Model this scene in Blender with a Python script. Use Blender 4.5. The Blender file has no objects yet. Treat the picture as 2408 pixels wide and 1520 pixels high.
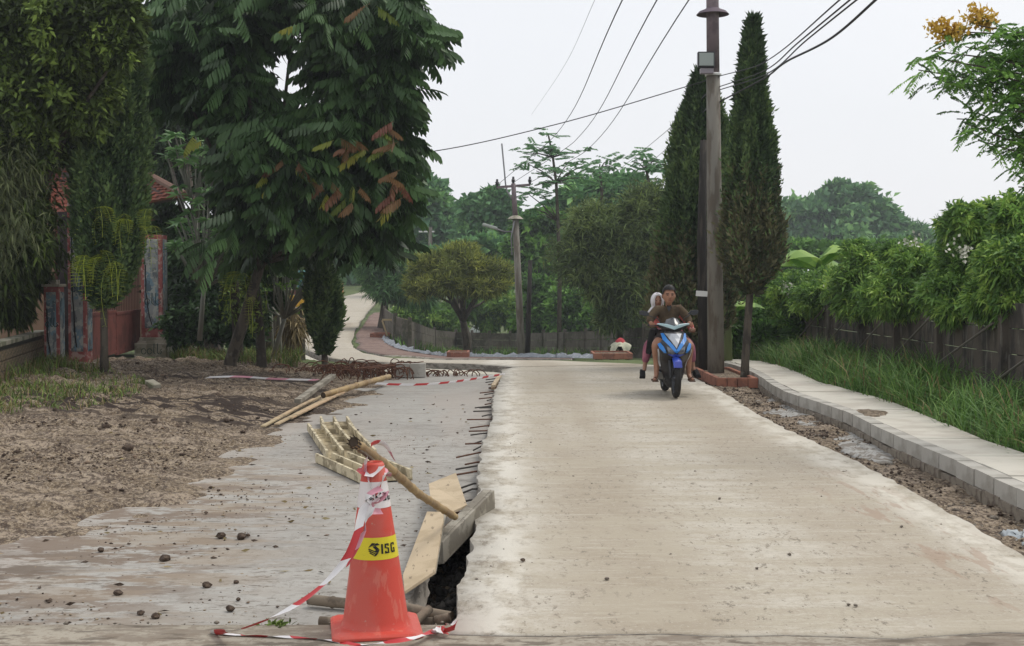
import bpy, bmesh, math, random
import numpy as np
from mathutils import Vector, Matrix
random.seed(7)
RNG = np.random.default_rng(11)
PI = math.pi
sc = bpy.context.scene
COL = sc.collection

# ------------------------------------------------------------------ camera, sky, sun
CAM_H, FPX, PITCH = 1.67, 3000.0, math.atan(95/3000.0)
cam_d = bpy.data.cameras.new('camera'); cam = bpy.data.objects.new('camera', cam_d); COL.objects.link(cam)
cam.location = (0, 0, CAM_H); cam.rotation_euler = (PI/2-PITCH, 0, 0)
cam_d.sensor_width = 36; cam_d.lens = 36*FPX/2408; cam_d.clip_end = 3000; cam_d.clip_start = .05
sc.camera = cam
world = bpy.data.worlds.new('World'); sc.world = world; world.use_nodes = True
wn = world.node_tree.nodes; wl = world.node_tree.links
SUN_EL, SUN_AZ = math.radians(58), math.radians(60)      # azimuth clockwise from +Y (the view direction)
sky = wn.new('ShaderNodeTexSky'); sky.sky_type = 'NISHITA'; sky.sun_disc = False
sky.sun_elevation = SUN_EL; sky.sun_rotation = SUN_AZ; sky.dust_density = 4; sky.air_density = 1.5
ov = wn.new('ShaderNodeMixRGB'); ov.inputs[0].default_value = .9       # a closed, even cloud cover over the clear sky
ov.inputs[2].default_value = (8.3, 8.4, 8.75, 1)
wl.new(sky.outputs[0], ov.inputs[1])
cn = wn.new('ShaderNodeTexNoise'); cn.inputs['Scale'].default_value = 2.2; cn.inputs['Detail'].default_value = 5      # faint tone in the cloud
ctc = wn.new('ShaderNodeTexCoord'); wl.new(ctc.outputs['Generated'], cn.inputs['Vector'])
cr0 = wn.new('ShaderNodeMixRGB'); cr0.inputs[1].default_value = (7.4, 7.55, 7.95, 1); cr0.inputs[2].default_value = (8.5, 8.55, 8.75, 1); wl.new(cn.outputs[0], cr0.inputs[0]); wl.new(cr0.outputs[0], ov.inputs[2])
bg = wn['Background']; bg.inputs[1].default_value = .1
wl.new(ov.outputs[0], bg.inputs[0])
sun_d = bpy.data.lights.new('sun', 'SUN'); sun_d.energy = 1.3; sun_d.angle = math.radians(25); sun_d.color = (1, .95, .87)
sun = bpy.data.objects.new('sun', sun_d); COL.objects.link(sun)
sdir = Vector((math.cos(SUN_EL)*math.sin(SUN_AZ), math.cos(SUN_EL)*math.cos(SUN_AZ), math.sin(SUN_EL)))
sun.rotation_euler = sdir.to_track_quat('Z', 'Y').to_euler(); sun.location = sdir*60
sc.view_settings.view_transform = 'Standard'; sc.view_settings.look = 'None'
sc.view_settings.exposure = .32; sc.view_settings.gamma = 1; sc.view_settings.use_curve_mapping = False
sc.render.engine = 'CYCLES'
sc.cycles.max_bounces = 6; sc.cycles.diffuse_bounces = 3; sc.cycles.transparent_max_bounces = 6
sc.cycles.volume_bounces = 0; sc.cycles.use_denoising = True

# ------------------------------------------------------------------ measuring: picture points (2408 wide) to places
CP, SP = math.cos(PITCH), math.sin(PITCH)
def at(px, py, d):
    u, v = (px-1204)/FPX, (760-py)/FPX
    x, y, z = u, CP+v*SP, -SP+v*CP
    k = d/y
    return Vector((x*k, d, CAM_H+z*k))
def hit(px, py, z=0.0):
    u, v = (px-1204)/FPX, (760-py)/FPX
    k = (z-CAM_H)/(-SP+v*CP)
    return Vector((u*k, (CP+v*SP)*k, z))
CY = [0, 24, 26, 28, 35, 50, 60, 70, 90, 130, 200, 600]
CZ = [0, 0, -.04, -.12, -.5, -1.28, -1.8, -2.28, -2.5, -1.5, -1.0, 0]
LY = [0, 24, 28, 35, 45, 60, 80, 110, 150, 250, 600]
LZ = [0, 0, -.1, -.43, -.73, -.83, -.33, .75, 3, 8, 16]
def H(x, y):
    x = np.asarray(x, float); y = np.asarray(y, float)
    u = x/np.maximum(y, 1)*FPX+1204
    t = np.clip((u-880)/180, 0, 1); t = t*t*(3-2*t)
    return np.interp(y, LY, LZ)*(1-t)+np.interp(y, CY, CZ)*t
def h1(x, y): return float(H(x, y))
def hitH(px, py, dz=0.0, dmin=23.0):
    u, v = (px-1204)/FPX, (760-py)/FPX
    vz = (-SP+v*CP)/(CP+v*SP); ux = u/(CP+v*SP)
    d = dmin
    while d < 400:
        if CAM_H+vz*d <= h1(ux*d, d)+dz: break
        d += .25 if d < 80 else .6
    return Vector((ux*d, d, h1(ux*d, d)+dz))

# ------------------------------------------------------------------ materials
MATS = {}
def M(name, base, layers=(), rough=.8, bump=(), metal=0., spec=.3, attr=None, trans=0., disp=None):
    """procedural material: base colour, noise layers over it, noise bumps; attr = colour stops driven by the 'tint' of each leaf"""
    m = bpy.data.materials.new(name); m.use_nodes = True; nt = m.node_tree; n = nt.nodes; l = nt.links
    b = n['Principled BSDF']; b.inputs['Roughness'].default_value = rough
    b.inputs['Metallic'].default_value = metal; b.inputs['Specular IOR Level'].default_value = spec
    tc = n.new('ShaderNodeTexCoord'); coord = tc.outputs['Object']
    sep = n.new('ShaderNodeSeparateXYZ'); l.new(coord, sep.inputs[0])
    def noise(scale, detail=4, kind='noise', rg=.6, off=0):
        mp = n.new('ShaderNodeMapping'); l.new(coord, mp.inputs[0])
        s = scale if isinstance(scale, (tuple, list)) else (scale,)*3
        mp.inputs['Scale'].default_value = s; mp.inputs['Location'].default_value = (off, off*.7, off*.3)
        if kind == 'noise':
            t = n.new('ShaderNodeTexNoise'); t.inputs['Scale'].default_value = 1; t.inputs['Detail'].default_value = detail
            t.inputs['Roughness'].default_value = rg; l.new(mp.outputs[0], t.inputs['Vector']); return t.outputs[0]
        t = n.new('ShaderNodeTexVoronoi'); t.inputs['Scale'].default_value = 1
        if kind == 'cell':
            l.new(mp.outputs[0], t.inputs['Vector']); s2 = n.new('ShaderNodeSeparateColor'); l.new(t.outputs['Color'], s2.inputs[0]); return s2.outputs[0]
        l.new(mp.outputs[0], t.inputs['Vector']); return t.outputs['Distance']
    def mr(src, lo, hi, a=0., c=1.):
        r = n.new('ShaderNodeMapRange'); r.interpolation_type = 'SMOOTHSTEP'
        l.new(src, r.inputs[0])
        for i, v in zip((1, 2, 3, 4), (lo, hi, a, c)): r.inputs[i].default_value = v
        return r.outputs[0]
    def mul(a, c):
        q = n.new('ShaderNodeMath'); q.operation = 'MULTIPLY'; l.new(a, q.inputs[0])
        if isinstance(c, (int, float)): q.inputs[1].default_value = c
        else: l.new(c, q.inputs[1])
        return q.outputs[0]
    if attr:
        a = n.new('ShaderNodeAttribute'); a.attribute_name = 'tint'
        r = n.new('ShaderNodeValToRGB'); l.new(a.outputs['Fac'], r.inputs[0])
        while len(r.color_ramp.elements) < len(attr): r.color_ramp.elements.new(.5)
        for i, c in enumerate(attr):
            r.color_ramp.elements[i].position = i/(len(attr)-1); r.color_ramp.elements[i].color = (*c, 1)
        cur = r.outputs[0]
    else:
        rg = n.new('ShaderNodeRGB'); rg.outputs[0].default_value = (*base, 1); cur = rg.outputs[0]
    for i, L in enumerate(layers):
        if L.get('det', 4) >= 5: L = dict(L, lo=.5+(L['lo']-.5)*.55, hi=.5+(L['hi']-.5)*.55)      # fine-grained noise has a narrow spread
        f = mr(noise(L.get('s', 3), L.get('det', 4), L.get('kind', 'noise'), L.get('rg', .6), off=3.1*i+L.get('off', 0)), L['lo'], L['hi'])
        for (ax, c, w0, w1) in L.get('bands', ()):
            s_ = n.new('ShaderNodeMath'); s_.operation = 'SUBTRACT'; l.new(sep.outputs['XYZ'.index(ax)], s_.inputs[0]); s_.inputs[1].default_value = c
            ab = n.new('ShaderNodeMath'); ab.operation = 'ABSOLUTE'; l.new(s_.outputs[0], ab.inputs[0])
            f = mul(f, mr(ab.outputs[0], w0, w1, 1., 0.))
        f = mul(f, L.get('amt', 1.))
        mx = n.new('ShaderNodeMixRGB'); l.new(f, mx.inputs[0]); l.new(cur, mx.inputs[1]); mx.inputs[2].default_value = (*L['col'], 1)
        cur = mx.outputs[0]
    l.new(cur, b.inputs['Base Color'])
    prev = None
    for i, (s, k, dist) in enumerate(bump):
        bp = n.new('ShaderNodeBump'); bp.inputs['Strength'].default_value = k; bp.inputs['Distance'].default_value = dist
        l.new(noise(s, 5, off=17+i), bp.inputs['Height'])
        if prev: l.new(prev, bp.inputs['Normal'])
        prev = bp.outputs[0]
    if prev: l.new(prev, b.inputs['Normal'])
    if trans:
        t = n.new('ShaderNodeBsdfTranslucent'); l.new(cur, t.inputs[0]); mxs = n.new('ShaderNodeMixShader'); mxs.inputs[0].default_value = trans
        l.new(b.outputs[0], mxs.inputs[1]); l.new(t.outputs[0], mxs.inputs[2]); l.new(mxs.outputs[0], n['Material Output'].inputs[0])
    MATS[name] = m
    return m

soil_m = M('soil', (.18, .135, .088), [
    dict(s=(.8, 1.5, 1), lo=.46, hi=.62, col=(.085, .058, .042), amt=.85, det=9, rg=.72),
    dict(s=(1.2, 3.5, 1), lo=.5, hi=.62, col=(.36, .29, .22), amt=.8, det=9, rg=.72),
    dict(s=9, lo=.52, hi=.66, col=(.07, .048, .036), amt=.75, det=9, rg=.8),
    dict(s=(34, 24, 30), lo=.50, hi=.58, col=(.37, .30, .215), amt=.75, det=5, rg=.8),
    dict(s=(22, 14, 20), lo=.52, hi=.58, col=(.05, .034, .026), amt=.75, det=5, rg=.8, off=9),
    dict(s=26, lo=.6, hi=.72, col=(.42, .36, .29), amt=.7, det=4),
    dict(s=(.8, 5, 1), lo=.44, hi=.56, col=(.038, .026, .02), amt=1., det=7, bands=(('Y', 17.2, .9, 2.6), ('X', -6, 2.6, 5))),
    dict(s=(1, 4, 1), lo=.44, hi=.56, col=(.038, .026, .02), amt=.95, det=7, bands=(('Y', 21.5, .5, 2.2), ('X', -4.6, 1, 2.6)))],
    rough=.95, bump=[(11, .9, .05), (38, .8, .02)])
road_m = M('pale_concrete', (.475, .438, .368), [
    dict(s=(.45, 2.2, 1), lo=.42, hi=.66, col=(.375, .33, .25), amt=.75, det=9, rg=.7),
    dict(s=(.5, .12, 1), lo=.30, hi=.54, col=(.325, .275, .205), amt=.9, bands=(('X', .68, .12, .65),)),
    dict(s=(.6, .15, 1), lo=.32, hi=.56, col=(.335, .285, .215), amt=.8, bands=(('X', 2.35, .15, .7),)),
    dict(s=(2, 16, 1), lo=.52, hi=.72, col=(.58, .54, .46), amt=.3, det=7, rg=.7),
    dict(s=(2.5, 20, 1), lo=.58, hi=.75, col=(.33, .29, .235), amt=.35, det=7, rg=.7),
    dict(s=7, lo=.58, hi=.68, col=(.37, .32, .255), amt=.5, det=8, rg=.75),
    dict(s=(9, 3.5, 1), lo=.5, hi=.62, col=(.36, .31, .24), amt=.38, det=8, rg=.75),
    dict(s=(14, 5, 1), lo=.56, hi=.62, col=(.22, .185, .145), amt=.65, det=6, rg=.75, bands=(('X', -.2, .12, .42),)),
    dict(s=(22, 9, 1), lo=.66, hi=.70, col=(.17, .145, .11), amt=.8, det=6, rg=.75),
    dict(s=(26, 60, 1), lo=.56, hi=.66, col=(.30, .26, .2), amt=.55, det=5, rg=.8),
    dict(s=(40, 75, 1), lo=.58, hi=.66, col=(.66, .62, .54), amt=.5, det=4, rg=.8),
    dict(s=1.1, lo=.5, hi=.66, col=(.40, .355, .275), amt=.5, det=8, rg=.7),
    dict(s=(3.5, 2.2, 1), lo=.34, hi=.6, det=7, rg=.7, col=(.62, .59, .52), amt=.8, bands=(('X', -.28, .2, .55),)),
    dict(s=(3.5, 1.8, 1), lo=.34, hi=.6, det=7, rg=.7, col=(.60, .565, .49), amt=.8, bands=(('X', 3.17, .15, .5),)),
    dict(s=(7, 1.2, 1), lo=.55, hi=.66, col=(.30, .2, .14), amt=.5, det=6, bands=(('X', 2.75, .12, .45), ('Y', 8.5, 1, 4))),
    ], rough=.85, bump=[((5, 45, 1), .10, .006), (18, .16, .008)])
slab_m = M('grey_lean_concrete', (.345, .33, .30), [
    dict(s=.6, lo=.4, hi=.66, col=(.28, .265, .24), amt=.7, det=9, rg=.6),
    dict(s=(13, 9, 1), lo=.56, hi=.64, col=(.2, .185, .16), amt=.45, det=7, rg=.8),
    dict(s=(8, 16, 1), lo=.56, hi=.68, col=(.40, .39, .36), amt=.4, det=6, rg=.75),
    dict(s=(1.6, 5, 1), lo=.56, hi=.68, col=(.23, .21, .185), amt=.4, det=8, rg=.65),
    dict(s=(.7, .12, 1), lo=.44, hi=.6, col=(.36, .32, .28), amt=.6, det=4),
    dict(s=(7, 22, 1), lo=.64, hi=.70, col=(.11, .09, .07), amt=.75, det=6, rg=.7, bands=(('Y', 9, 5.5, 9),)),
    dict(s=(2.2, 5, 1), lo=.47, hi=.57, col=(.17, .125, .09), amt=.85, det=8, rg=.7, bands=(('X', -2.75, .45, 1.3), ('Y', 9.2, 1.5, 4.5))),
    dict(s=(1.4, 5, 1), lo=.46, hi=.6, col=(.27, .215, .155), amt=.55, det=8, bands=(('X', -2.2, .3, 1.1), ('Y', 9.5, 1.6, 4))),
    dict(s=(1.4, 4, 1), lo=.46, hi=.56, col=(.13, .1, .075), amt=.9, det=8, rg=.7, bands=(('X', -3.5, .4, 1.2), ('Y', 7.6, .3, 1.1))),
    dict(s=(1.5, 4, 1), lo=.40, hi=.53, col=(.17, .125, .092), amt=.95, det=8, rg=.7, bands=(('X', -5.1, .9, 1.9),)),
    ], rough=.85, bump=[((10, 16, 1), .16, .008), (24, .22, .01)])
side_m = M('rough_concrete_side', (.33, .30, .26), [dict(s=(3, 3, 12), lo=.45, hi=.65, col=(.18, .16, .135), det=6)], bump=[(22, .9, .03)])
pave_m = M('pale_paving', (.56, .53, .46), [dict(s=1.6, lo=.42, hi=.68, col=(.45, .41, .35), amt=.7, det=6),
    dict(s=(2, 30, 2), lo=.6, hi=.7, col=(.40, .36, .31), amt=.4, det=4)], rough=.85, bump=[(30, .2, .005)])
kerb_m = M('kerb_concrete', (.45, .43, .385), [dict(s=2.3, lo=.42, hi=.66, col=(.33, .31, .27), det=6, amt=.8),
    dict(s=14, lo=.6, hi=.7, col=(.2, .18, .15), amt=.5)], rough=.9, bump=[(30, .4, .008)])
kerb2_m = M('kerb_base_concrete', (.26, .225, .18), [dict(s=5, lo=.45, hi=.65, col=(.15, .12, .095), det=6)], rough=.95, bump=[(20, .7, .02)])
wetcem_m = M('spilled_cement', (.36, .355, .335), [dict(s=(3, 7, 1), lo=.45, hi=.6, col=(.2, .18, .155), det=7),
    dict(s=12, lo=.58, hi=.68, col=(.1, .075, .06), amt=.8)], rough=.8, bump=[(9, 1., .05)])
dirty_m = M('old_dirty_concrete', (.34, .305, .245), [dict(s=(1.5, 6, 1), lo=.45, hi=.62, col=(.22, .185, .145), det=8, rg=.7), dict(s=(14, 12, 1), lo=.5, hi=.6, col=(.2, .16, .12), amt=.6, det=7, rg=.75),
    dict(s=(4, 14, 1), lo=.6, hi=.7, col=(.1, .08, .06), amt=.7, det=6)], rough=.9, bump=[((5, 40, 1), .4, .01)])
dark_strip_m = M('dark_speckled_sheet', (.05, .05, .05), [dict(s=30, lo=.5, hi=.7, col=(.13, .12, .11), amt=.7)], rough=.9, bump=[(60, .6, .01)])
redsoil_m = M('red_soil', (.205, .142, .118), [dict(s=1.1, lo=.45, hi=.66, col=(.15, .095, .078), det=6), dict(s=6, lo=.6, hi=.7, col=(.33, .24, .2), amt=.7, det=6)], rough=.95, bump=[(8, .8, .04)])
grassland_m = M('grassy_ground', (.10, .13, .045), [dict(s=.4, lo=.4, hi=.65, col=(.06, .085, .03), det=6), dict(s=4, lo=.5, hi=.7, col=(.14, .16, .06), amt=.7)], rough=.95, bump=[(4, 1, .1)])
white_m = M('white_paint', (.72, .72, .70), [dict(s=5, lo=.5, hi=.7, col=(.55, .54, .5), amt=.5)])
black_m = M('black_plastic', (.012, .012, .014), rough=.35, spec=.5)
rubber_m = M('tyre_rubber', (.022, .021, .02), [dict(s=9, lo=.5, hi=.7, col=(.06, .052, .045), amt=.6)], rough=.85)
steel_m = M('grey_steel', (.3, .3, .31), rough=.4, metal=.8)
rust_m = M('rusty_rebar', (.11, .052, .033), [dict(s=20, lo=.5, hi=.7, col=(.2, .09, .05))], rough=.9)

# ------------------------------------------------------------------ building
def link(o): COL.objects.link(o); return o
def tag(o, label=None, cat=None, group=None, kind=None):
    if label: o['label'] = label
    if cat: o['category'] = cat
    if group: o['group'] = group
    if kind: o['kind'] = kind
    return o
def thing(name, label, cat, loc, group=None, rz=0.):
    e = bpy.data.objects.new(name, None); e.location = loc; e.rotation_euler = (0, 0, rz); e.empty_display_size = .2
    link(e); return tag(e, label, cat, group)
def child(o, p):
    if p is not None:
        o.parent = p; o.matrix_parent_inverse = Matrix.LocRotScale(p.location, p.rotation_euler, None).inverted() if p.parent is None else Matrix()
    return o
def mesh_np(name, V, F, mats, parent=None, midx=None, tint=None, smooth=False, raw=False):
    """V (n,3); F (m,k) faces of k corners, or a list of such arrays"""
    Fs = F if isinstance(F, list) else [F]
    me = bpy.data.meshes.new(name); V = np.asarray(V, np.float32)
    me.vertices.add(len(V)); me.vertices.foreach_set('co', V.ravel())
    loops = np.concatenate([np.asarray(f, np.int32).ravel() for f in Fs])
    tot = np.concatenate([np.full(len(f), np.asarray(f).shape[1], np.int32) for f in Fs])
    start = np.concatenate([[0], np.cumsum(tot)[:-1]]).astype(np.int32)
    me.loops.add(len(loops)); me.loops.foreach_set('vertex_index', loops)
    me.polygons.add(len(tot)); me.polygons.foreach_set('loop_start', start)
    try: me.polygons.foreach_set('loop_total', tot)
    except Exception: pass
    if midx is not None: me.polygons.foreach_set('material_index', np.asarray(midx, np.int32))
    if smooth: me.polygons.foreach_set('use_smooth', np.ones(len(tot), bool))
    me.update(calc_edges=True)
    if tint is not None:
        a = me.attributes.new('tint', 'FLOAT', 'FACE'); a.data.foreach_set('value', np.asarray(tint, np.float32))
    for m in (mats if isinstance(mats, (list, tuple)) else [mats]): me.materials.append(m)
    if raw: return me
    o = link(bpy.data.objects.new(name, me)); return child(o, parent)
class MB:
    def __init__(s): s.v = []; s.f = []; s.m = []
    def add(s, vs, fs, mi=0):
        o = len(s.v); s.v += [tuple(p) for p in vs]; s.f += [tuple(i+o for i in f) for f in fs]; s.m += [mi]*len(fs); return s
    def box(s, c, size, R=None, mi=0, taper=1.):
        hx, hy, hz = size[0]/2, size[1]/2, size[2]/2; vs = []
        for z in (-1, 1):
            k = taper if z > 0 else 1
            for x, y in ((-1, -1), (1, -1), (1, 1), (-1, 1)): vs.append(Vector((x*hx*k, y*hy*k, z*hz)))
        if R is not None: vs = [R @ p for p in vs]
        vs = [p+Vector(c) for p in vs]
        return s.add(vs, [(3, 2, 1, 0), (4, 5, 6, 7), (0, 1, 5, 4), (1, 2, 6, 5), (2, 3, 7, 6), (3, 0, 4, 7)], mi)
    def tube(s, pts, rad, n=8, mi=0, cap=True, sx=1.):
        pts = [Vector(p) for p in pts]; rs = rad if isinstance(rad, (list, tuple)) else [rad]*len(pts)
        T = [(pts[min(i+1, len(pts)-1)]-pts[max(i-1, 0)]).normalized() for i in range(len(pts))]
        ref = Vector((0, 0, 1)) if abs(T[0].z) < .9 else Vector((1, 0, 0)); a = T[0].cross(ref).normalized(); vs = []
        for p, t, r in zip(pts, T, rs):
            a = (a-t*a.dot(t)).normalized(); b = t.cross(a)
            for k in range(n):
                q = 2*PI*k/n; vs.append(p+a*math.cos(q)*r*sx+b*math.sin(q)*r)
        fs = [(i*n+k, i*n+(k+1) % n, (i+1)*n+(k+1) % n, (i+1)*n+k) for i in range(len(pts)-1) for k in range(n)]
        if cap: fs += [tuple(range(n))[::-1], tuple((len(pts)-1)*n+k for k in range(n))]
        return s.add(vs, fs, mi)
    def lathe(s, prof, n=24, c=(0, 0, 0), mi=0, R=None, cap=True, ph=0.):
        vs = []
        for r, z in prof:
            for k in range(n):
                q = 2*PI*k/n+ph; p = Vector((r*math.cos(q), r*math.sin(q), z)); vs.append((R @ p if R is not None else p)+Vector(c))
        m = len(prof); fs = [(i*n+k, i*n+(k+1) % n, (i+1)*n+(k+1) % n, (i+1)*n+k) for i in range(m-1) for k in range(n)]
        if cap: fs += [tuple(range(n))[::-1], tuple((m-1)*n+k for k in range(n))]
        return s.add(vs, fs, mi)
    def loft(s, secs, mi=0, closed=True, cap=True):
        n = len(secs[0]); vs = [p for q in secs for p in q]; m = len(secs); kk = n if closed else n-1
        fs = [(i*n+k, i*n+(k+1) % n, (i+1)*n+(k+1) % n, (i+1)*n+k) for i in range(m-1) for k in range(kk)]
        if cap and closed: fs += [tuple(range(n))[::-1], tuple((m-1)*n+k for k in range(n))]
        return s.add(vs, fs, mi)
    def build(s, name, mats, parent=None, smooth=False, bevel=0., sub=0):
        me = bpy.data.meshes.new(name); me.from_pydata([tuple(p) for p in s.v], [], s.f)
        me.polygons.foreach_set('material_index', s.m)
        if smooth: me.polygons.foreach_set('use_smooth', [True]*len(me.polygons))
        me.update()
        bm = bmesh.new(); bm.from_mesh(me); bmesh.ops.recalc_face_normals(bm, faces=bm.faces); bm.to_mesh(me); bm.free()
        for m in (mats if isinstance(mats, (list, tuple)) else [mats]): me.materials.append(m)
        o = link(bpy.data.objects.new(name, me))
        if bevel: b = o.modifiers.new('bevel', 'BEVEL'); b.width = bevel; b.segments = 2; b.limit_method = 'ANGLE'
        if sub: u = o.modifiers.new('sub', 'SUBSURF'); u.levels = sub; u.render_levels = sub
        return child(o, parent)
def copy_tree(o, parent=None):
    c = o.copy(); link(c)
    if parent is not None: c.parent = parent
    for ch in [q for q in bpy.data.objects if q.parent == o]: copy_tree(ch, c)
    return c
def share(o, loc, rz=0., parent=None, R=None, scale=1.):
    """one more piece with the same mesh data"""
    c = bpy.data.objects.new(o.name.split('.')[0], o if isinstance(o, bpy.types.Mesh) else o.data); link(c)
    c.matrix_world = Matrix.LocRotScale(Vector(loc), R if R is not None else Matrix.Rotation(rz, 3, 'Z'), Vector((scale,)*3) if not isinstance(scale, tuple) else Vector(scale))
    b = c.matrix_world.copy()
    if parent is not None:
        child(c, parent); c.matrix_basis = b
    return c
def pip(x, y, poly):
    inside = np.zeros(x.shape, bool); n = len(poly); j = n-1
    for i in range(n):
        xi, yi = poly[i][0], poly[i][1]; xj, yj = poly[j][0], poly[j][1]
        c = ((yi > y) != (yj > y)) & (x < (xj-xi)*(y-yi)/(yj-yi+1e-12)+xi); inside ^= c; j = i
    return inside
def vnoise(x, y, s, seed=0):
    """smooth value noise"""
    g = np.random.default_rng(seed).random((256, 256)); x = np.asarray(x)*s+100; y = np.asarray(y)*s+100
    xi = np.floor(x).astype(int); yi = np.floor(y).astype(int); fx = x-xi; fy = y-yi; fx = fx*fx*(3-2*fx); fy = fy*fy*(3-2*fy)
    a = g[xi % 256, yi % 256]; b = g[(xi+1) % 256, yi % 256]; c = g[xi % 256, (yi+1) % 256]; d = g[(xi+1) % 256, (yi+1) % 256]
    return (a*(1-fx)+b*fx)*(1-fy)+(c*(1-fx)+d*fx)*fy-.5

# ------------------------------------------------------------------ the ground
ROAD_L, ROAD_R, SLAB_Z = -.28, 3.17, -.12
slab_edge = [hit(px, py, SLAB_Z) for px, py in [(900, 884), (861, 899), (778, 943), (710, 976), (610, 1005), (520, 1068), (440, 1122), (330, 1180), (180, 1225), (0, 1262)]]
slab_edge = [(p.x, p.y) for p in slab_edge]+[(-7.2, 9.2)]
far_pairs = [((1203, 864), (1480, 853)), ((1100, 857), (1300, 848)), ((1000, 854), (1150, 847)), ((900, 853), (1019, 846)), ((820, 849), (919, 843)),
    ((775, 843), (870, 834)), ((740, 832), (840, 824)), ((708, 816), (829, 817)), ((690, 795), (825, 803)), ((690, 775), (834, 780)),
    ((700, 752), (847, 757)), ((735, 727), (866, 733)), ((770, 712), (885, 713)), ((804, 699), (900, 700)), ((858, 684), (908, 688))]
farL = [hitH(*a) for a, b in far_pairs]; farR = [hitH(*b) for a, b in far_pairs]
farL[0] = Vector((ROAD_L+.25, 25.6, h1(0, 25.6))); farR[0] = Vector((ROAD_R-.2, 27.2, h1(3, 27.2)))
low_top = [(690, 826), (711, 829), (747, 849), (820, 857), (900, 862), (1019, 864), (1205, 866)]
low_bot = [(690, 850), (720, 853), (747, 860), (800, 864), (850, 868), (930, 877), (1000, 880), (1100, 884), (1190, 884)]
lowT = [hitH(a, b, -.13, 22) for a, b in low_top]; lowB = [hitH(a, b, -.13, 20) for a, b in low_bot]
under = [[(p.x, p.y) for p in farL]+[(p.x, p.y) for p in farR[::-1]],
         [(p.x, p.y+1) for p in lowT]+[(p.x, p.y) for p in lowB[::-1]],
         [(ROAD_L+.03, 0), (ROAD_L+.03, 26), (ROAD_R-.03, 27.5), (ROAD_R-.03, 0)],
         [(ROAD_L+.1, 28.5), (-5.5, 28.5), (-4.2, 25.6), (-2.9, 24.9)]+slab_edge+[(-7.2, 0), (ROAD_L+.1, 0)], [(-12, 0), (-12, 6.2), (9, 6.2), (9, 0)]]
def earth_z(x, y):
    x = np.asarray(x, float); y = np.asarray(y, float); z = H(x, y)
    near = np.clip((30-y)/5, 0, 1)
    offL = np.interp(x, [-14, -8.5, -6.5, -5.2, -4.2, -3.1, -2.5], [.16, .14, .10, .02, -.02, -.12, -.14])
    offR = np.interp(x, [2.8, 4.1, 4.35, 4.9, 5.2, 7, 30], [-.14, -.16, -.15, -.02, .06, .12, .3])
    off = np.where(x < 1, offL, offR)*near + (-.04)*(1-near)
    b = (vnoise(x, y, 1.6, 1)*.10+vnoise(x, y, 4.5, 2)*.085+vnoise(x, y, 11, 3)*.05+np.maximum(vnoise(x, y, 6.5, 11), .12)*.16)
    amp = np.where((x > 4) & (x < 5.2), .2, np.where(x > 1, .7, np.interp(x, [-9, -6, -3.4, -2.6], [1, 1.1, .75, .25])))
    z = z+off+b*amp*np.where(y > 30, .5, 1)
    for p in under: z = np.where(pip(x, y, p), H(x, y)-.42, z)
    # loose earth spilling raggedly over the edge of the slab
    ds = np.full(x.shape, 9.)
    for (ax_, ay_), (bx_, by_) in zip(slab_edge[:-1], slab_edge[1:]):
        ex, ey = bx_-ax_, by_-ay_; t = np.clip(((x-ax_)*ex+(y-ay_)*ey)/(ex*ex+ey*ey+1e-9), 0, 1); ds = np.minimum(ds, np.hypot(x-ax_-ex*t, y-ay_-ey*t))
    ins = pip(x, y, under[3]) & (ds < .9) & (y < 24.5) & (x < -1.6)
    z = np.where(ins, SLAB_Z+.035-ds*.13+vnoise(x, y, 2.2, 21)*.10+vnoise(x, y, 7, 22)*.05, z)
    tr = np.clip(1-np.abs(x+.52)/.42, 0, 1)*np.clip((y-6.3)*4, 0, 1)*np.clip((10.2-y)*2, 0, 1)
    return z-tr*.16+tr*vnoise(x, y, 9, 5)*.22
def axis(segs):
    out = [segs[0][0]]
    for a, b, st in segs:
        k = max(1, int(round((b-a)/st))); out += [a+(b-a)*(i+1)/k for i in range(k)]
    return np.array(out)
xs = axis([(-700, -100, 60), (-100, -30, 7), (-30, -11, .8), (-11, 6.6, .075), (6.6, 12, .4), (12, 40, 2), (40, 120, 10), (120, 700, 70)])
ys = axis([(-30, 3, 2), (3, 29, .08), (29, 60, .3), (60, 130, .8), (130, 300, 8), (300, 900, 60)])
X, Y = np.meshgrid(xs, ys); Z = earth_z(X, Y)
nx, ny = len(xs), len(ys); idx = np.arange(nx*ny).reshape(ny, nx)
Fq = np.stack([idx[:-1, :-1].ravel(), idx[:-1, 1:].ravel(), idx[1:, 1:].ravel(), idx[1:, :-1].ravel()], 1)
cx = X[:-1, :-1].ravel(); cy = Y[:-1, :-1].ravel()
mi = np.where((cy > 28.5) | (cx > 4.9) | (cx < -9.6), 1, 0)
ground = mesh_np('ground', np.stack([X.ravel(), Y.ravel(), Z.ravel()], 1), Fq, [soil_m, grassland_m], midx=mi, smooth=True)
tag(ground, kind='structure')

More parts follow.
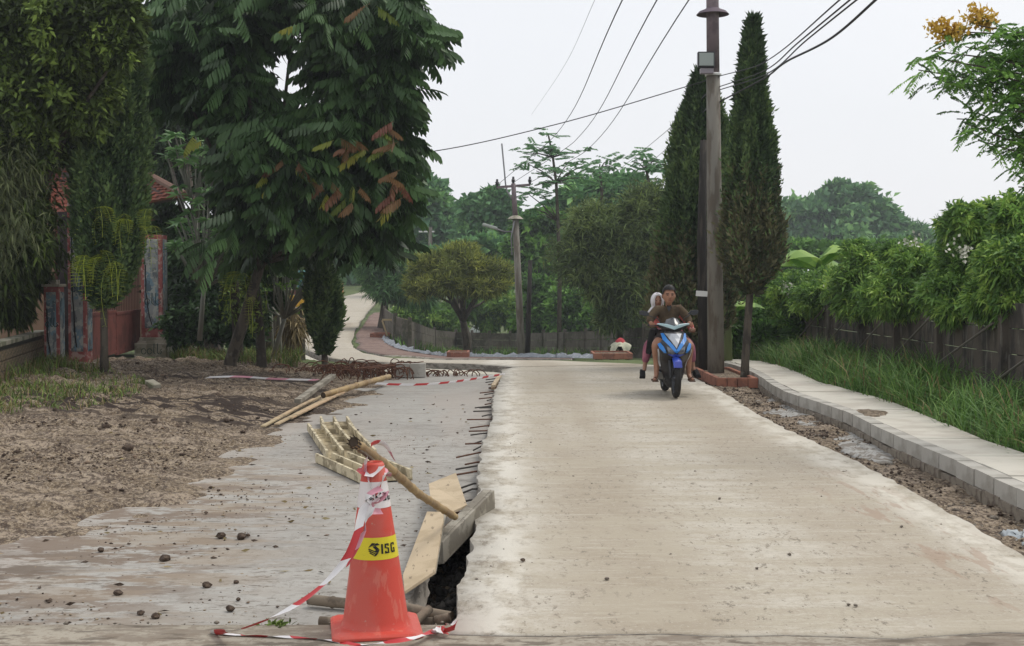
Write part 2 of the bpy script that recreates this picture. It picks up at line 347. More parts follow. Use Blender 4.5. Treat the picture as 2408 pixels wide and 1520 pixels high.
def lerp_path(P, t):
    d = [0]
    for a, b in zip(P[:-1], P[1:]): d.append(d[-1]+(Vector(b)-Vector(a)).length)
    return [np.interp(t*d[-1], d, [p[k] for p in P]) for k in range(3)]
def strip(name, L, R, nu, nv, mat, dz=0., drape=True, thick=.3, jag=0., sidem=None, par=True):
    """a slab between two edge lines, following the ground height, with its rough side faces"""
    V = np.zeros((nu, nv, 3)); ts = np.linspace(0, 1, nu)
    if par:
        kk = np.linspace(0, len(L)-1, nu)
        Lp = np.array([[np.interp(k, range(len(L)), [p[c] for p in L]) for c in range(3)] for k in kk]); Rp = np.array([[np.interp(k, range(len(R)), [p[c] for p in R]) for c in range(3)] for k in kk])
    else:
        Lp = np.array([lerp_path(L, t) for t in ts]); Rp = np.array([lerp_path(R, t) for t in ts])
    if jag:
        w = RNG.normal(0, jag, (nu, 2)); w = (w+np.roll(w, 1, 0)+np.roll(w, -1, 0)*.7)/1.6
        Lp[:, 0] += w[:, 0]; Rp[:, 0] += w[:, 1]
    for j, s in enumerate(np.linspace(0, 1, nv)): V[:, j] = Lp*(1-s)+Rp*s
    if drape: V[:, :, 2] = H(V[:, :, 0], V[:, :, 1])+dz
    bot = V.copy(); bot[:, :, 2] -= thick
    A = V.reshape(-1, 3); n0 = len(A); B = np.concatenate([bot[:, 0], bot[:, -1], bot[0], bot[-1]])
    ii = np.arange(n0).reshape(nu, nv)
    F = [tuple(q) for q in np.stack([ii[:-1, :-1].ravel(), ii[:-1, 1:].ravel(), ii[1:, 1:].ravel(), ii[1:, :-1].ravel()], 1)]; nt_ = len(F)
    l0, r0, f0, b0 = n0, n0+nu, n0+2*nu, n0+2*nu+nv
    for i in range(nu-1):
        F.append((ii[i, 0], ii[i+1, 0], l0+i+1, l0+i)); F.append((ii[i+1, -1], ii[i, -1], r0+i, r0+i+1))
    for j in range(nv-1):
        F.append((ii[0, j+1], ii[0, j], f0+j, f0+j+1)); F.append((ii[-1, j], ii[-1, j+1], b0+j+1, b0+j))
    o = mesh_np(name, np.concatenate([A, B]), np.array(F), [mat, sidem or side_m], midx=[0]*nt_+[1]*(len(F)-nt_))
    bpy.context.view_layer.update(); return tag(o, kind='structure')
# the new concrete lane, straight to the crest, then bending away to the left and climbing
yy = np.linspace(6.0, 25.6, 20)
strip('road', [Vector((ROAD_L+.09*math.sin(y*.9)*.3+(.25 if y > 25 else .0)+.08*max(0, y-15)/10, y, 0)) for y in yy],
      [Vector((ROAD_R+.05*math.sin(y*.7), y+max(0, (y-20))/5.6*1.6, 0)) for y in yy], 260, 14, road_m, 0, thick=.34, jag=.012)
_r = bpy.data.objects['road']; 
for _v in _r.data.vertices:
    if _v.co.y < 6.3: _v.co.y += .14*float(vnoise(_v.co.x, 1., 1.7, 31))+.05*float(vnoise(_v.co.x, 1., 7, 32)); _v.co.z -= max(0, 6.14-_v.co.y)*.01
strip('road', farL, farR, 90, 8, road_m, .004, thick=.3, jag=.03)
strip('lower_road', lowB, [lerp_path(lowT, t) for t in np.linspace(0, 1, len(lowB))], 60, 6, M('fresh_pale_concrete', (.56, .53, .44), [dict(s=2, lo=.45, hi=.65, col=(.48, .44, .36), amt=.6)]), -.13, thick=.3, par=True, jag=0)
strip('cross_strip', [Vector((-7, 4.4, 0)), Vector((7, 4.4, 0))], [Vector((-7, 6.2, 0)), Vector((7, 6.2, 0))], 90, 10, dirty_m, -.006, thick=.4, jag=0)
strip('dark_strip', [Vector((1.6, 4.5, 0)), Vector((7, 4.5, 0))], [Vector((1.9, 5.82, 0)), Vector((7, 5.98, 0))], 20, 4, dark_strip_m, -.012, thick=.01)  # thin dark sheet added as a stand-in for a black edge at near right
# grey lean concrete slab beside it
sl = [Vector((x, y, 0)) for x, y in slab_edge[:-1]]+[Vector((-7.2, 8.9, 0)), Vector((-7.2, 6.22, 0))]
ys_ = np.linspace(6.17, 24.8, 150)
def slab_left(y):
    e = sorted([(p[1], p[0]) for p in slab_edge[:-1]]); r = float(np.interp(y, [a for a, b in e], [b for a, b in e]))
    return r if y > e[0][0] else -7.2
def slab_right(y):
    k = ROAD_L+.06*max(0, y-15)/10
    if y < 10.1: k -= .34*min(1, (10.1-y)*.9)*min(1, max(0, (y-6.4))*2.5)*(1+.16*math.sin(y*3.1)+.5*float(vnoise(y, 3., 2.2, 8)))
    return k-.004
gv = []
us = np.linspace(0, 1, 60)
for y in ys_:
    l, r = slab_left(y), slab_right(y)+RNG.normal(0, .008)
    l += .10*float(vnoise(0., y, 2., 9)) if y > 9.5 else 0
    gv.append([(l+(r-l)*u**.8, y, SLAB_Z+.02*float(vnoise(l+(r-l)*u, y, 1.3, 4))) for u in us])
gv = np.array(gv); A = gv.reshape(-1, 3); ii = np.arange(len(A)).reshape(len(ys_), 60); B = gv[:, -1].copy(); B[:, 2] -= .12; B[:, 0] += .05
F = [tuple(q) for q in np.stack([ii[:-1, :-1].ravel(), ii[:-1, 1:].ravel(), ii[1:, 1:].ravel(), ii[1:, :-1].ravel()], 1)]; k0 = len(F)
F += [(ii[i+1, -1], ii[i, -1], len(A)+i, len(A)+i+1) for i in range(len(ys_)-1)]
tag(mesh_np('base_slab', np.concatenate([A, B]), np.array(F), [slab_m, side_m], midx=[0]*k0+[1]*(len(F)-k0), smooth=False), kind='structure')

# ------------------------------------------------------------------ sidewalk of slabs and kerb blocks
kf = [hit(a, b, .08) for a, b in [(1700, 846), (1774, 876), (1815, 905), (1859, 929), (1917, 944), (1975, 958), (2014, 978), (2053, 1002), (2106, 1026), (2169, 1048), (2208, 1070), (2256, 1084), (2305, 1106), (2348, 1123), (2408, 1162)]]
kb = [hit(a, b, .08) for a, b in [(1760, 846), (1781, 859), (1840, 869), (1878, 881), (1946, 907), (1995, 917), (2067, 934), (2116, 951), (2179, 978), (2237, 1002), (2310, 1031), (2363, 1055), (2408, 1080)]]
fy = sorted([(p.y, p.x) for p in kf]); by = sorted([(p.y, p.x) for p in kb])
def smooth1(a, y):
    q = [np.interp(y+k, [t[0] for t in a], [t[1] for t in a]) for k in (-1.2, -.6, 0, .6, 1.2)]; return float(np.mean(q))
def kx(y): return smooth1(fy, y)
def bx(y): return max(smooth1(by, y), kx(y)+.8)
side = thing('sidewalk', None, None, (4.4, 16, .05)); tag(side, kind='structure')
blk = MB().box((0, 0, 0), (.15, .485, .145)).build('kerb_block', kerb_m, side, bevel=.012); blk.location = (kx(8.6), 8.6, .015-.0)
low = MB().box((0, 0, 0), (.14, .385, .12)).build('base_block', kerb2_m, side, bevel=.012)
y = 8.1; first = True
while y < 27.5:
    ang = -math.atan2(kx(y+.25)-kx(y-.25), .5)
    loc = (kx(y)+.075+random.gauss(0, .004), y, .008+random.gauss(0, .003)+h1(4, y))
    if first: blk.matrix_basis = Matrix.LocRotScale(Vector(loc), Matrix.Rotation(ang, 3, 'Z'), None); first = False
    else: share(blk, loc, ang+random.gauss(0, .01), side)
    y += .5
for k in range(48):
    y = 8+k*.4; loc = (kx(y)+.05+random.gauss(0, .008), y, -.128+random.gauss(0, .006)+h1(4, y)); ang = -math.atan2(kx(y+.25)-kx(y-.25), .5)
    if k == 0: low.matrix_basis = Matrix.LocRotScale(Vector(loc), Matrix.Rotation(ang, 3, 'Z'), None)
    else: share(low, loc, ang+random.gauss(0, .02), side)
for o in side.children[1:]:
    pass
y = 8.0
while y < 27.5:
    L = random.choice((.5, .62, .72)); y2 = y+L-.012
    a0, a1, b0, b1 = kx(y)+.155, kx(y2)+.155, bx(y), bx(y2); e = random.gauss(0, .004); zt = .082+e; zz = h1(4, y)
    MB().loft([[(a0, y, zz-.08), (b0, y, zz-.08), (b0, y, zz+zt), (a0, y, zz+zt)], [(a1, y2, zz-.08), (b1, y2, zz-.08), (b1, y2, zz+zt+random.gauss(0, .003)), (a1, y2, zz+zt)]]).build('paving_slab', pave_m, side, bevel=.006)
    y += L
bpy.context.view_layer.update()
# dirt patch lying on the sidewalk, cement spilled on the verge
def blob_sheet(name, pts, mat, z, n=5, kind='structure', seed=1, amp=.02):
    """an irregular low mound inside an outline"""
    c = Vector((sum(p[0] for p in pts)/len(pts), sum(p[1] for p in pts)/len(pts), 0)); m = len(pts)*6; mb = MB(); rings = []
    P = [Vector((p[0], p[1], 0)) for p in pts]; rr = random.Random(seed)
    out = []
    for i in range(len(P)):
        p0, p1, p2, p3 = P[i-1], P[i], P[(i+1) % len(P)], P[(i+2) % len(P)]
        for k in range(6):
            t = k/6; out.append(.5*((2*p1)+(-p0+p2)*t+(2*p0-5*p1+4*p2-p3)*t*t+(-p0+3*p1-3*p2+p3)*t**3)+Vector((rr.gauss(0, .012), rr.gauss(0, .03), 0)))
    for j in range(n+1):
        s = 1-j/n*.985
        rings.append([tuple((c+(q-c)*s)[:2])+((z((c+(q-c)*s).x, (c+(q-c)*s).y) if callable(z) else z)+(amp*(1-s*s)+rr.gauss(0, amp*.35) if j else -.02),) for q in out])
    mb.loft(rings, cap=True); o = mb.build(name, mat, smooth=True); return tag(o, kind=kind)
def ez(x, y): return float(earth_z(np.array([x]), np.array([y]))[0])
def verge_px(pts, z=-.14): return [tuple(hit(a, b, z)[:2]) for a, b in pts]
blob_sheet('spilled_cement', verge_px([(1745, 938), (1800, 925), (1880, 935), (1925, 958), (1945, 985), (1900, 1005), (1830, 985), (1780, 965)]), wetcem_m, -.15, seed=3, amp=.03)
blob_sheet('spilled_cement', verge_px([(1935, 1015), (1990, 1008), (2060, 1040), (2110, 1075), (2085, 1092), (2010, 1075), (1960, 1050)]), wetcem_m, -.15, seed=4, amp=.025)
blob_sheet('spilled_cement', verge_px([(2345, 1252), (2390, 1252), (2440, 1270), (2440, 1310), (2400, 1285)]), M('blueish_cement', (.42, .46, .48), [dict(s=6, lo=.5, hi=.7, col=(.3, .31, .31))], rough=.5), -.13, seed=5, amp=.03)
blob_sheet('dirt_patch', [tuple(hit(a, b, .09)[:2]) for a, b in [(2010, 962), (2050, 962), (2090, 968), (2075, 978), (2030, 977)]], soil_m, .086, seed=6, amp=.006)
# red soil island inside the bend, pale plastic sheet along its edge
isl = [hitH(a, b) for a, b in [(880, 738), (862, 752), (845, 776), (838, 800), (836, 817), (858, 829), (905, 838), (1000, 842), (1140, 845), (1350, 846)]]
isr = [hitH(a, b) for a, b in [(905, 738), (906, 752), (908, 776), (912, 795), (918, 806), (935, 818), (985, 829), (1050, 836), (1160, 842), (1350, 844)]]
strip('red_verge', isl, isr, 60, 8, redsoil_m, .03, thick=.1, jag=.05)

# ------------------------------------------------------------------ vegetation builders
def unit(a): return a/np.maximum(np.linalg.norm(a, axis=-1, keepdims=True), 1e-9)
def leaf_np(C, D, L, W, droop=.15, rng=RNG):
    """one folded rhombus per leaf: base C, axis D, length L, width W"""
    n = len(C); D = unit(D); S = unit(np.cross(D, rng.normal(size=(n, 3)))); N = np.cross(D, S)
    L = np.broadcast_to(L, n)[:, None]; W = np.broadcast_to(W, n)[:, None]
    tip = C+D*L; tip[:, 2] -= (L*droop)[:, 0]
    mid = C+D*L*.42+N*L*.06
    V = np.stack([C, mid+S*W/2, tip, mid-S*W/2], 1).reshape(-1, 3)
    F = np.arange(4*n).reshape(n, 4)
    return V, F
def blob_w(px, py, rx, ry, d, deep=1.):
    c = at(px, py, d); k = d/FPX; return (c.x, c.y, c.z, rx*k, rx*k*deep, ry*k)
def crown_leaves(blobs, n, L, W, up=.25, droop=.2, clump=.16, clumps=26, tint=(.2, .8), rng=None, shell=.55, inner=.28):
    """leaves in uneven clumps through the volume of several ellipsoids; returns vertices, faces, tint"""
    rng = rng or RNG; Vs, Fs, Ts = [], [], []; o = 0
    w = np.array([b[3]*b[5]+.3*b[3]*b[4] for b in blobs]); w = w/w.sum()
    for b, f in zip(blobs, w):
        k = max(40, int(n*f)); c = np.array(b[:3]); r = np.array(b[3:6])
        K = max(8, int(clumps*(1+f*len(blobs))/2)); cd = unit(rng.normal(size=(K, 3))); cr = shell+(1-shell)*rng.random((K, 1))**.6
        cc = cd*cr; tc = rng.uniform(tint[0], tint[1], K)
        a = rng.integers(0, K, k); P = cc[a]+rng.normal(size=(k, 3))*clump
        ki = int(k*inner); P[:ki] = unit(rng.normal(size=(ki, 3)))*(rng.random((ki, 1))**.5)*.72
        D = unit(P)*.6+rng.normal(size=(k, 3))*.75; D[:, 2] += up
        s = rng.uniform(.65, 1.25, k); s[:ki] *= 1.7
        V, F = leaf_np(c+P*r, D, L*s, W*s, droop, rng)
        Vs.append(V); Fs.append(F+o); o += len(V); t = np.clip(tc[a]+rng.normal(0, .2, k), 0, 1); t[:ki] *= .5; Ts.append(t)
    return np.concatenate(Vs), np.concatenate(Fs), np.concatenate(Ts)
def limbs(base, tops, r0, fork=.45, bend=.12, mb=None, rng=random):
    mb = mb or MB(); base = Vector(base); c = Vector((sum(t[0] for t in tops)/len(tops), sum(t[1] for t in tops)/len(tops), sum(t[2] for t in tops)/len(tops)))
    fk = base.lerp(c, fork)+Vector((rng.gauss(0, .05), 0, 0)); h = (fk-base).length
    mid = base.lerp(fk, .5)+Vector((rng.gauss(0, bend*.4)*h*.3, 0, 0))
    mb.tube([base-Vector((0, 0, .3)), base+(mid-base)*.1, mid, fk], [r0*1.35, r0*1.05, r0*.9, r0*.75], 8)
    for t in tops:
        t = Vector(t); m = fk.lerp(t, .5)+Vector((rng.gauss(0, bend), rng.gauss(0, bend), rng.uniform(-.1, .2)))*(t-fk).length*.5
        mb.tube([fk, m, t], [r0*.55, r0*.35, r0*.12], 6)
    return mb
bark_m = M('bark', (.10, .085, .065), [dict(s=(9, 9, 2), lo=.45, hi=.65, col=(.05, .042, .034), det=6), dict(s=5, lo=.6, hi=.7, col=(.2, .19, .16), amt=.6)], rough=.95, bump=[((20, 20, 5), .8, .02)])
leafm = {
 'casu': M('casuarina_needle_leaf', (0, 0, 0), attr=[(.05, .075, .03), (.13, .19, .06), (.22, .29, .09)], rough=.7, trans=.25),
 'dark': M('dark_glossy_leaf', (0, 0, 0), attr=[(0.017, 0.035, 0.013), (0.055, 0.116, 0.036), (0.094, 0.178, 0.055)], rough=.5, spec=.35, trans=.12),
 'mid': M('mid_green_leaf', (0, 0, 0), attr=[(0.039, 0.088, 0.021), (0.125, 0.270, 0.054), (0.249, 0.463, 0.084)], rough=.55, trans=.22),
 'bright': M('bright_green_leaf', (0, 0, 0), attr=[(0.081, 0.167, 0.042), (0.192, 0.347, 0.077), (0.385, 0.551, 0.115)], rough=.55, trans=.3),
 'cyp': M('cypress_scale_leaf', (0, 0, 0), attr=[(0.026, 0.049, 0.022), (0.084, 0.147, 0.055), (0.153, 0.229, 0.076)], rough=.75, trans=.1),
 'cypbrown': M('cypress_brown_leaf', (0, 0, 0), attr=[(0.044, 0.058, 0.029), (0.102, 0.102, 0.053), (0.174, 0.167, 0.082)], rough=.8, trans=.1),
 'olive': M('olive_needle_leaf', (0, 0, 0), attr=[(0.066, 0.086, 0.026), (0.245, 0.294, 0.067), (0.440, 0.461, 0.099)], rough=.7, trans=.25),
 'pine': M('pine_needle_leaf', (0, 0, 0), attr=[(0.043, 0.092, 0.039), (0.136, 0.280, 0.106), (0.246, 0.446, 0.149)], rough=.7, trans=.2),
 'far': M('distant_leaf', (0, 0, 0), attr=[(0.078, 0.182, 0.084), (0.150, 0.319, 0.118), (0.271, 0.490, 0.157)], rough=.7, trans=.15),
 'bamboo': M('bamboo_leaf', (0, 0, 0), attr=[(0.073, 0.092, 0.045), (0.144, 0.176, 0.073), (0.288, 0.309, 0.144)], rough=.6, trans=.2),
 'moss': M('mossy_leaf', (0, 0, 0), attr=[(0.034, 0.052, 0.013), (0.125, 0.190, 0.041), (0.253, 0.351, 0.067)], rough=.7, trans=.15),
 'grass': M('grass_blade', (0, 0, 0), attr=[(0.049, 0.116, 0.026), (0.108, 0.225, 0.043), (0.232, 0.358, 0.087)], rough=.6, trans=.25),
 'dry': M('dry_leaf', (0, 0, 0), attr=[(.15, .11, .05), (.25, .19, .09), (.36, .3, .16)], rough=.8, trans=.2),
 'fern': M('lime_fern_leaf', (0, 0, 0), attr=[(.22, .3, .03), (.36, .44, .05), (.5, .56, .09)], rough=.6, trans=.35),
 'red': M('new_red_leaf', (0, 0, 0), attr=[(.17, .065, .04), (.22, .115, .055), (.22, .17, .06)], rough=.5, trans=.3),
 'yg': M('yellow_green_leaf', (0, 0, 0), attr=[(.10, .15, .02), (.2, .24, .035), (.3, .3, .05)], rough=.5, trans=.3),
 'plum': M('frangipani_leaf', (0, 0, 0), attr=[(0.081, 0.175, 0.067), (0.148, 0.293, 0.105), (0.230, 0.411, 0.140)], rough=.5, trans=.2),
 'yellow': M('yellow_flower', (0, 0, 0), attr=[(.5, .3, .03), (.62, .4, .06), (.7, .5, .12)], rough=.6, trans=.3),
 'white': M('white_flower', (0, 0, 0), attr=[(.5, .5, .42), (.6, .6, .5), (.7, .7, .6)], rough=.7),
}
def tree(name, label, cat, blobs, base, lm, n, L, W, r0=.15, group=None, fork=.5, up=.25, droop=.2, clump=.16, clumps=26, tint=(.2, .8), seed=1, shell=.55, inner=.28, trunk=True, bark=None):
    rng = np.random.default_rng(seed); random.seed(seed)
    base = Vector(base); root = thing(name, label, cat, base, group)
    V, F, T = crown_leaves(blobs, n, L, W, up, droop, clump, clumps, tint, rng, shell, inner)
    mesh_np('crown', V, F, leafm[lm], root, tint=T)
    if trunk: limbs(base, [b[:3] for b in blobs[:9]], r0, fork).build('trunk', bark or bark_m, root, smooth=True)
    return root
def cypress(label, prof, d, base, lm, n, seed, group=None, L=.15, W=.04, lump=.26, trunk_r=.09, brown=None, tilt=.9):
    """prof: (centre px, py, half width px) down the crown"""
    rng = np.random.default_rng(seed); root = thing('cypress_tree', label, 'tree', base, group)
    P = [(at(cx_, py, d).x, at(cx_, py, d).z, hw*d/FPX) for cx_, py, hw in prof]; P.sort(key=lambda q: q[1])
    zs = np.array([p[1] for p in P]); xs_ = np.array([p[0] for p in P]); rs = np.array([p[2] for p in P])
    zz = np.linspace(zs[0], zs[-1], 400); w = np.interp(zz, zs, rs)+.05; cdf = np.cumsum(w)/w.sum()
    def cloud(n, r0, r1, Lk):
        z = np.interp(rng.random(n), cdf, zz); a = rng.uniform(0, 2*PI, n); R = np.interp(z, zs, rs); X0 = np.interp(z, zs, xs_)
        lumpn = vnoise(a*1.6+X0, z, 1.9, seed)+.6*vnoise(a*4, z, 4.5, seed+1)
        k = np.sqrt(rng.uniform(r0, r1, n)); k = np.where(rng.random(n) < .05, k*rng.uniform(1.05, 1.25, n), k); r = R*k*(1+lump*2*lumpn)
        C = np.stack([X0+r*np.cos(a), d+r*np.sin(a), z], 1)
        D = np.stack([np.cos(a)*.55, np.sin(a)*.55, np.full(n, tilt)], 1)+rng.normal(size=(n, 3))*.5
        s = rng.uniform(.6, 1.3, n)*Lk; V, F = leaf_np(C, D, L*s, W*s, -.05, rng); t = np.clip(.5+lumpn*.9+rng.normal(0, .24, n), 0, 1)
        return V, F, t, z
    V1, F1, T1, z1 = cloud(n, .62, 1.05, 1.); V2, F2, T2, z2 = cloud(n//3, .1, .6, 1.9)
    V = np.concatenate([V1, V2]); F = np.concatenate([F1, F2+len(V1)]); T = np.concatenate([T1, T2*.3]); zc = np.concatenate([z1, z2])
    mi = None; mats = [leafm[lm]]
    if brown is not None:
        zb = at(0, brown, d).z; pr = np.clip((zb-zc)/1.2+.3, 0, .8); mi = (rng.random(len(T)) < pr).astype(int); mats.append(leafm['cypbrown'])
    mesh_np('crown', V, F, mats, root, tint=T, midx=mi)
    b = Vector(base); mb = MB(); mb.tube([b-Vector((0, 0, .2)), b+Vector((.01, 0, .4)), Vector((P[0][0], d, P[0][1]+.3)), Vector((P[-1][0], d, P[-1][1]-.3))], [trunk_r*1.25, trunk_r, trunk_r*.85, .02], 9)
    mb.build('trunk', bark_m, root, smooth=True)
    return root
def gpt(px, d):
    x = (px-1204)/FPX*d; return Vector((x, d, ez(x, d)))

# ------------------------------------------------------------------ the two tall cypresses by the utility pole and the trimmed ones on the left
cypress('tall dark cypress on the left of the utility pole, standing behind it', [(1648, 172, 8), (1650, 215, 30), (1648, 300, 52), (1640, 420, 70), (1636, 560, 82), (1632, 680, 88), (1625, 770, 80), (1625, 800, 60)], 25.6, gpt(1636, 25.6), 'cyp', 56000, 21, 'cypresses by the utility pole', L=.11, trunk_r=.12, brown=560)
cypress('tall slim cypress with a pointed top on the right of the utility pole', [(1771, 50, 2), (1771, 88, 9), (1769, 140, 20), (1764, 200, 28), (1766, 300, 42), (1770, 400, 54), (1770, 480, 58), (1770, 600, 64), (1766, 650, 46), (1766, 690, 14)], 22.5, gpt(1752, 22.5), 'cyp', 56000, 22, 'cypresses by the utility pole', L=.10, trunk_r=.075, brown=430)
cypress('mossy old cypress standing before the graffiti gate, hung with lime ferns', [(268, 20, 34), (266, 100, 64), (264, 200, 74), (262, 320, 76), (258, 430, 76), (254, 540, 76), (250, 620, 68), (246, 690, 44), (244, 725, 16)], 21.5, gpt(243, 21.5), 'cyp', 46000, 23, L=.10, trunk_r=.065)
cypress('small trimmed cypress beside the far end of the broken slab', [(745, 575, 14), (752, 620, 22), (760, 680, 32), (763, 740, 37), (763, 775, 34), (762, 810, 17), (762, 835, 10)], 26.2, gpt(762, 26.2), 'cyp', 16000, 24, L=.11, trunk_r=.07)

# ------------------------------------------------------------------ the big dark tree with long drooping leaflets
def compound(n=8, Ln=.6, l=.24, w=.062, seed=0, quads=1):
    r = np.random.default_rng(seed); V = []; F = []
    for i in range(n):
        t = (i+1)/n; p = np.array([Ln*t, 0, -.22*Ln*t*t])
        for s in (-1, 1):
            dr = unit(np.array([.45+.2*t, s*.42, -.85])+r.normal(0, .07, 3)); ll = l*(.75+.4*math.sin(PI*min(1, t*.8+.15)))*r.uniform(.9, 1.1)
            sd = unit(np.cross(dr, [s*.2, 1, .1])); nn = np.cross(dr, sd); o = len(V)
            V += [p, p+dr*ll*.35+sd*w/2, p+dr*ll*.75+sd*w*.42, p+dr*ll+nn*.02, p+dr*ll*.75-sd*w*.42, p+dr*ll*.35-sd*w/2, p+dr*ll*.55-nn*.014]
            if quads: F += [(o, o+1, o+2, o+6), (o+6, o+2, o+3, o+3), (o, o+6, o+4, o+5), (o+6, o+3, o+3, o+4)]
    F = [tuple(dict.fromkeys(f)) for f in F]
    V += [np.array([0, 0, .004]), np.array([Ln, .0, -.22*Ln]), np.array([Ln, .0, -.22*Ln-.012]), np.array([0, 0, -.012])]; k = len(V); F.append((k-4, k-3, k-2, k-1))
    return np.array(V), F
def frame(az, pitch, roll=0.): return (Matrix.Rotation(az, 3, 'Z') @ Matrix.Rotation(pitch, 3, 'Y') @ Matrix.Rotation(roll, 3, 'X'))
big_px = [(700, -40, 210, 70, 24), (860, 50, 120, 100, 23.5), (955, 75, 62, 48, 23), (885, 190, 66, 85, 23), (800, 300, 120, 90, 23.2), (890, 320, 70, 90, 23.5), (905, 440, 52, 70, 23),
  (835, 490, 88, 80, 23), (720, 430, 100, 75, 22.6), (630, 350, 90, 90, 22.8), (620, 460, 70, 80, 23.4), (465, 90, 110, 130, 24.2), (560, 210, 70, 80, 23.6), (420, 190, 80, 80, 24.4),
  (560, 60, 80, 60, 24), (790, 160, 45, 70, 24), (880, 560, 40, 30, 23.2), (770, 540, 60, 40, 23.4), (610, 560, 60, 60, 25), (660, 530, 60, 40, 24)]
bigb = [blob_w(*b, ) for b in big_px]
big = thing('big_tree', 'huge dark tree with long drooping leaflets overhanging the left of the street', 'tree', (-5.6, 25.2, ez(-5.6, 25.2)))
rb = np.random.default_rng(5); tmpl = [compound(8, .62, .26, .066, s) for s in range(5)]
def place_compound(blobs, n, rng, sc_=(.7, 1.15), shell=(.55, 1.05)):
    out = []; w = np.array([b[3]*b[5] for b in blobs]); w /= w.sum()
    for b, f in zip(blobs, w):
        for _ in range(int(n*f)+1):
            u = unit(rng.normal(size=3)); r = rng.uniform(*shell); p = np.array(b[:3])+u*r*np.array(b[3:6])
            out.append((p, math.atan2(u[1], u[0])+rng.normal(0, .6), rng.uniform(-.1, .75), rng.uniform(*sc_)))
    return out
def merge_compound(items, rng, tints=(0, 1)):
    Vs, F3, F4, T3, T4 = [], [], [], [], []; o = 0
    for p, az, pt, s in items:
        V, F = tmpl[rng.integers(0, 5)]; R = np.array(frame(az, pt, rng.normal(0, .3))); W = (V*s) @ R.T+p; Vs.append(W); t = rng.uniform(*tints)
        for f in F:
            (F4 if len(f) == 4 else F3).append([i+o for i in f]); (T4 if len(f) == 4 else T3).append(min(1, max(0, t+rng.normal(0, .08))))
        o += len(W)
    return np.concatenate(Vs), [np.array(F3), np.array(F4)], np.array(T3+T4)
V, F, T = merge_compound(place_compound(bigb, 2300, rb), rb)
crown = mesh_np('crown', V, F, leafm['dark'], big, tint=T); tag(crown, kind='stuff')
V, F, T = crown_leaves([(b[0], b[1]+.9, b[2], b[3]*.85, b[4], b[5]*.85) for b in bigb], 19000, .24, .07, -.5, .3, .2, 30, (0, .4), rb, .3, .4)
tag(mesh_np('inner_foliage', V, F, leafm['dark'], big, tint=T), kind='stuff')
limbs((-5.6, 25.2, ez(-5.6, 25.2)), [b[:3] for b in bigb], .12, .45).build('trunk', bark_m, big, smooth=True)
def lone(lm, tint, seed):
    V, F = tmpl[seed % 5]; F3 = [f for f in F if len(f) == 3]; F4 = [f for f in F if len(f) == 4]
    return mesh_np('leaf', V, [np.array(F3), np.array(F4)], leafm[lm], tint=np.full(len(F), tint), raw=True)
kinds = {'dark': [lone('dark', t, i) for i, t in enumerate((.15, .4, .65, .85))], 'red': [lone('red', t, i) for i, t in enumerate((0., .3, .6))], 'yg': [lone('yg', t, i+1) for i, t in enumerate((.2, .6, 1.))]}
front = []
for (p, az, pt, s) in place_compound([q for q in bigb if q[0]/q[1]*FPX+1204 > 540], 190, rb, (.7, 1.05), (.95, 1.08)):
    if p[1] > 23.8: p[1] = 46.4-p[1]-rb.uniform(0, .6)
    front.append((p, az if rb.random() < .3 else rb.uniform(-PI, 0), pt, s, 'dark'))
for px, py, k in [(905, 295, 'red'), (925, 285, 'red'), (890, 305, 'yg'), (925, 320, 'red'), (905, 345, 'yg'), (935, 335, 'red'), (800, 325, 'red'), (830, 328, 'red'), (815, 345, 'red'), (850, 335, 'red'), (785, 330, 'yg'), (845, 358, 'yg'), (860, 350, 'yg'),
    (620, 380, 'red'), (665, 375, 'red'), (655, 392, 'red'), (635, 400, 'yg'), (650, 425, 'yg'), (690, 395, 'yg'), (700, 380, 'red'), (730, 425, 'red'), (760, 430, 'red'), (780, 428, 'red'), (800, 440, 'red'), (830, 435, 'yg'), (845, 440, 'red'),
    (815, 465, 'yg'), (830, 475, 'red'), (770, 455, 'yg'), (910, 415, 'red'), (928, 420, 'red'), (940, 430, 'red'), (930, 450, 'red'), (945, 465, 'red'), (925, 470, 'yg'), (940, 400, 'red'), (870, 8, 'red'), (885, 15, 'yg'), (455, 320, 'yg'), (475, 330, 'yg'), (700, 60, 'yg')]:
    front.append((np.array(at(px, py, 21.9)), rb.uniform(-PI, 0), rb.uniform(.1, .6), rb.uniform(.48, .72), k))
for i, (p, az, pt, s, k) in enumerate(front):
    me = kinds[k][int(rb.integers(0, len(kinds[k])))]; o = share(me, p, parent=big, R=frame(az, pt, rb.normal(0, .2)), scale=s); o.name = 'leaf'

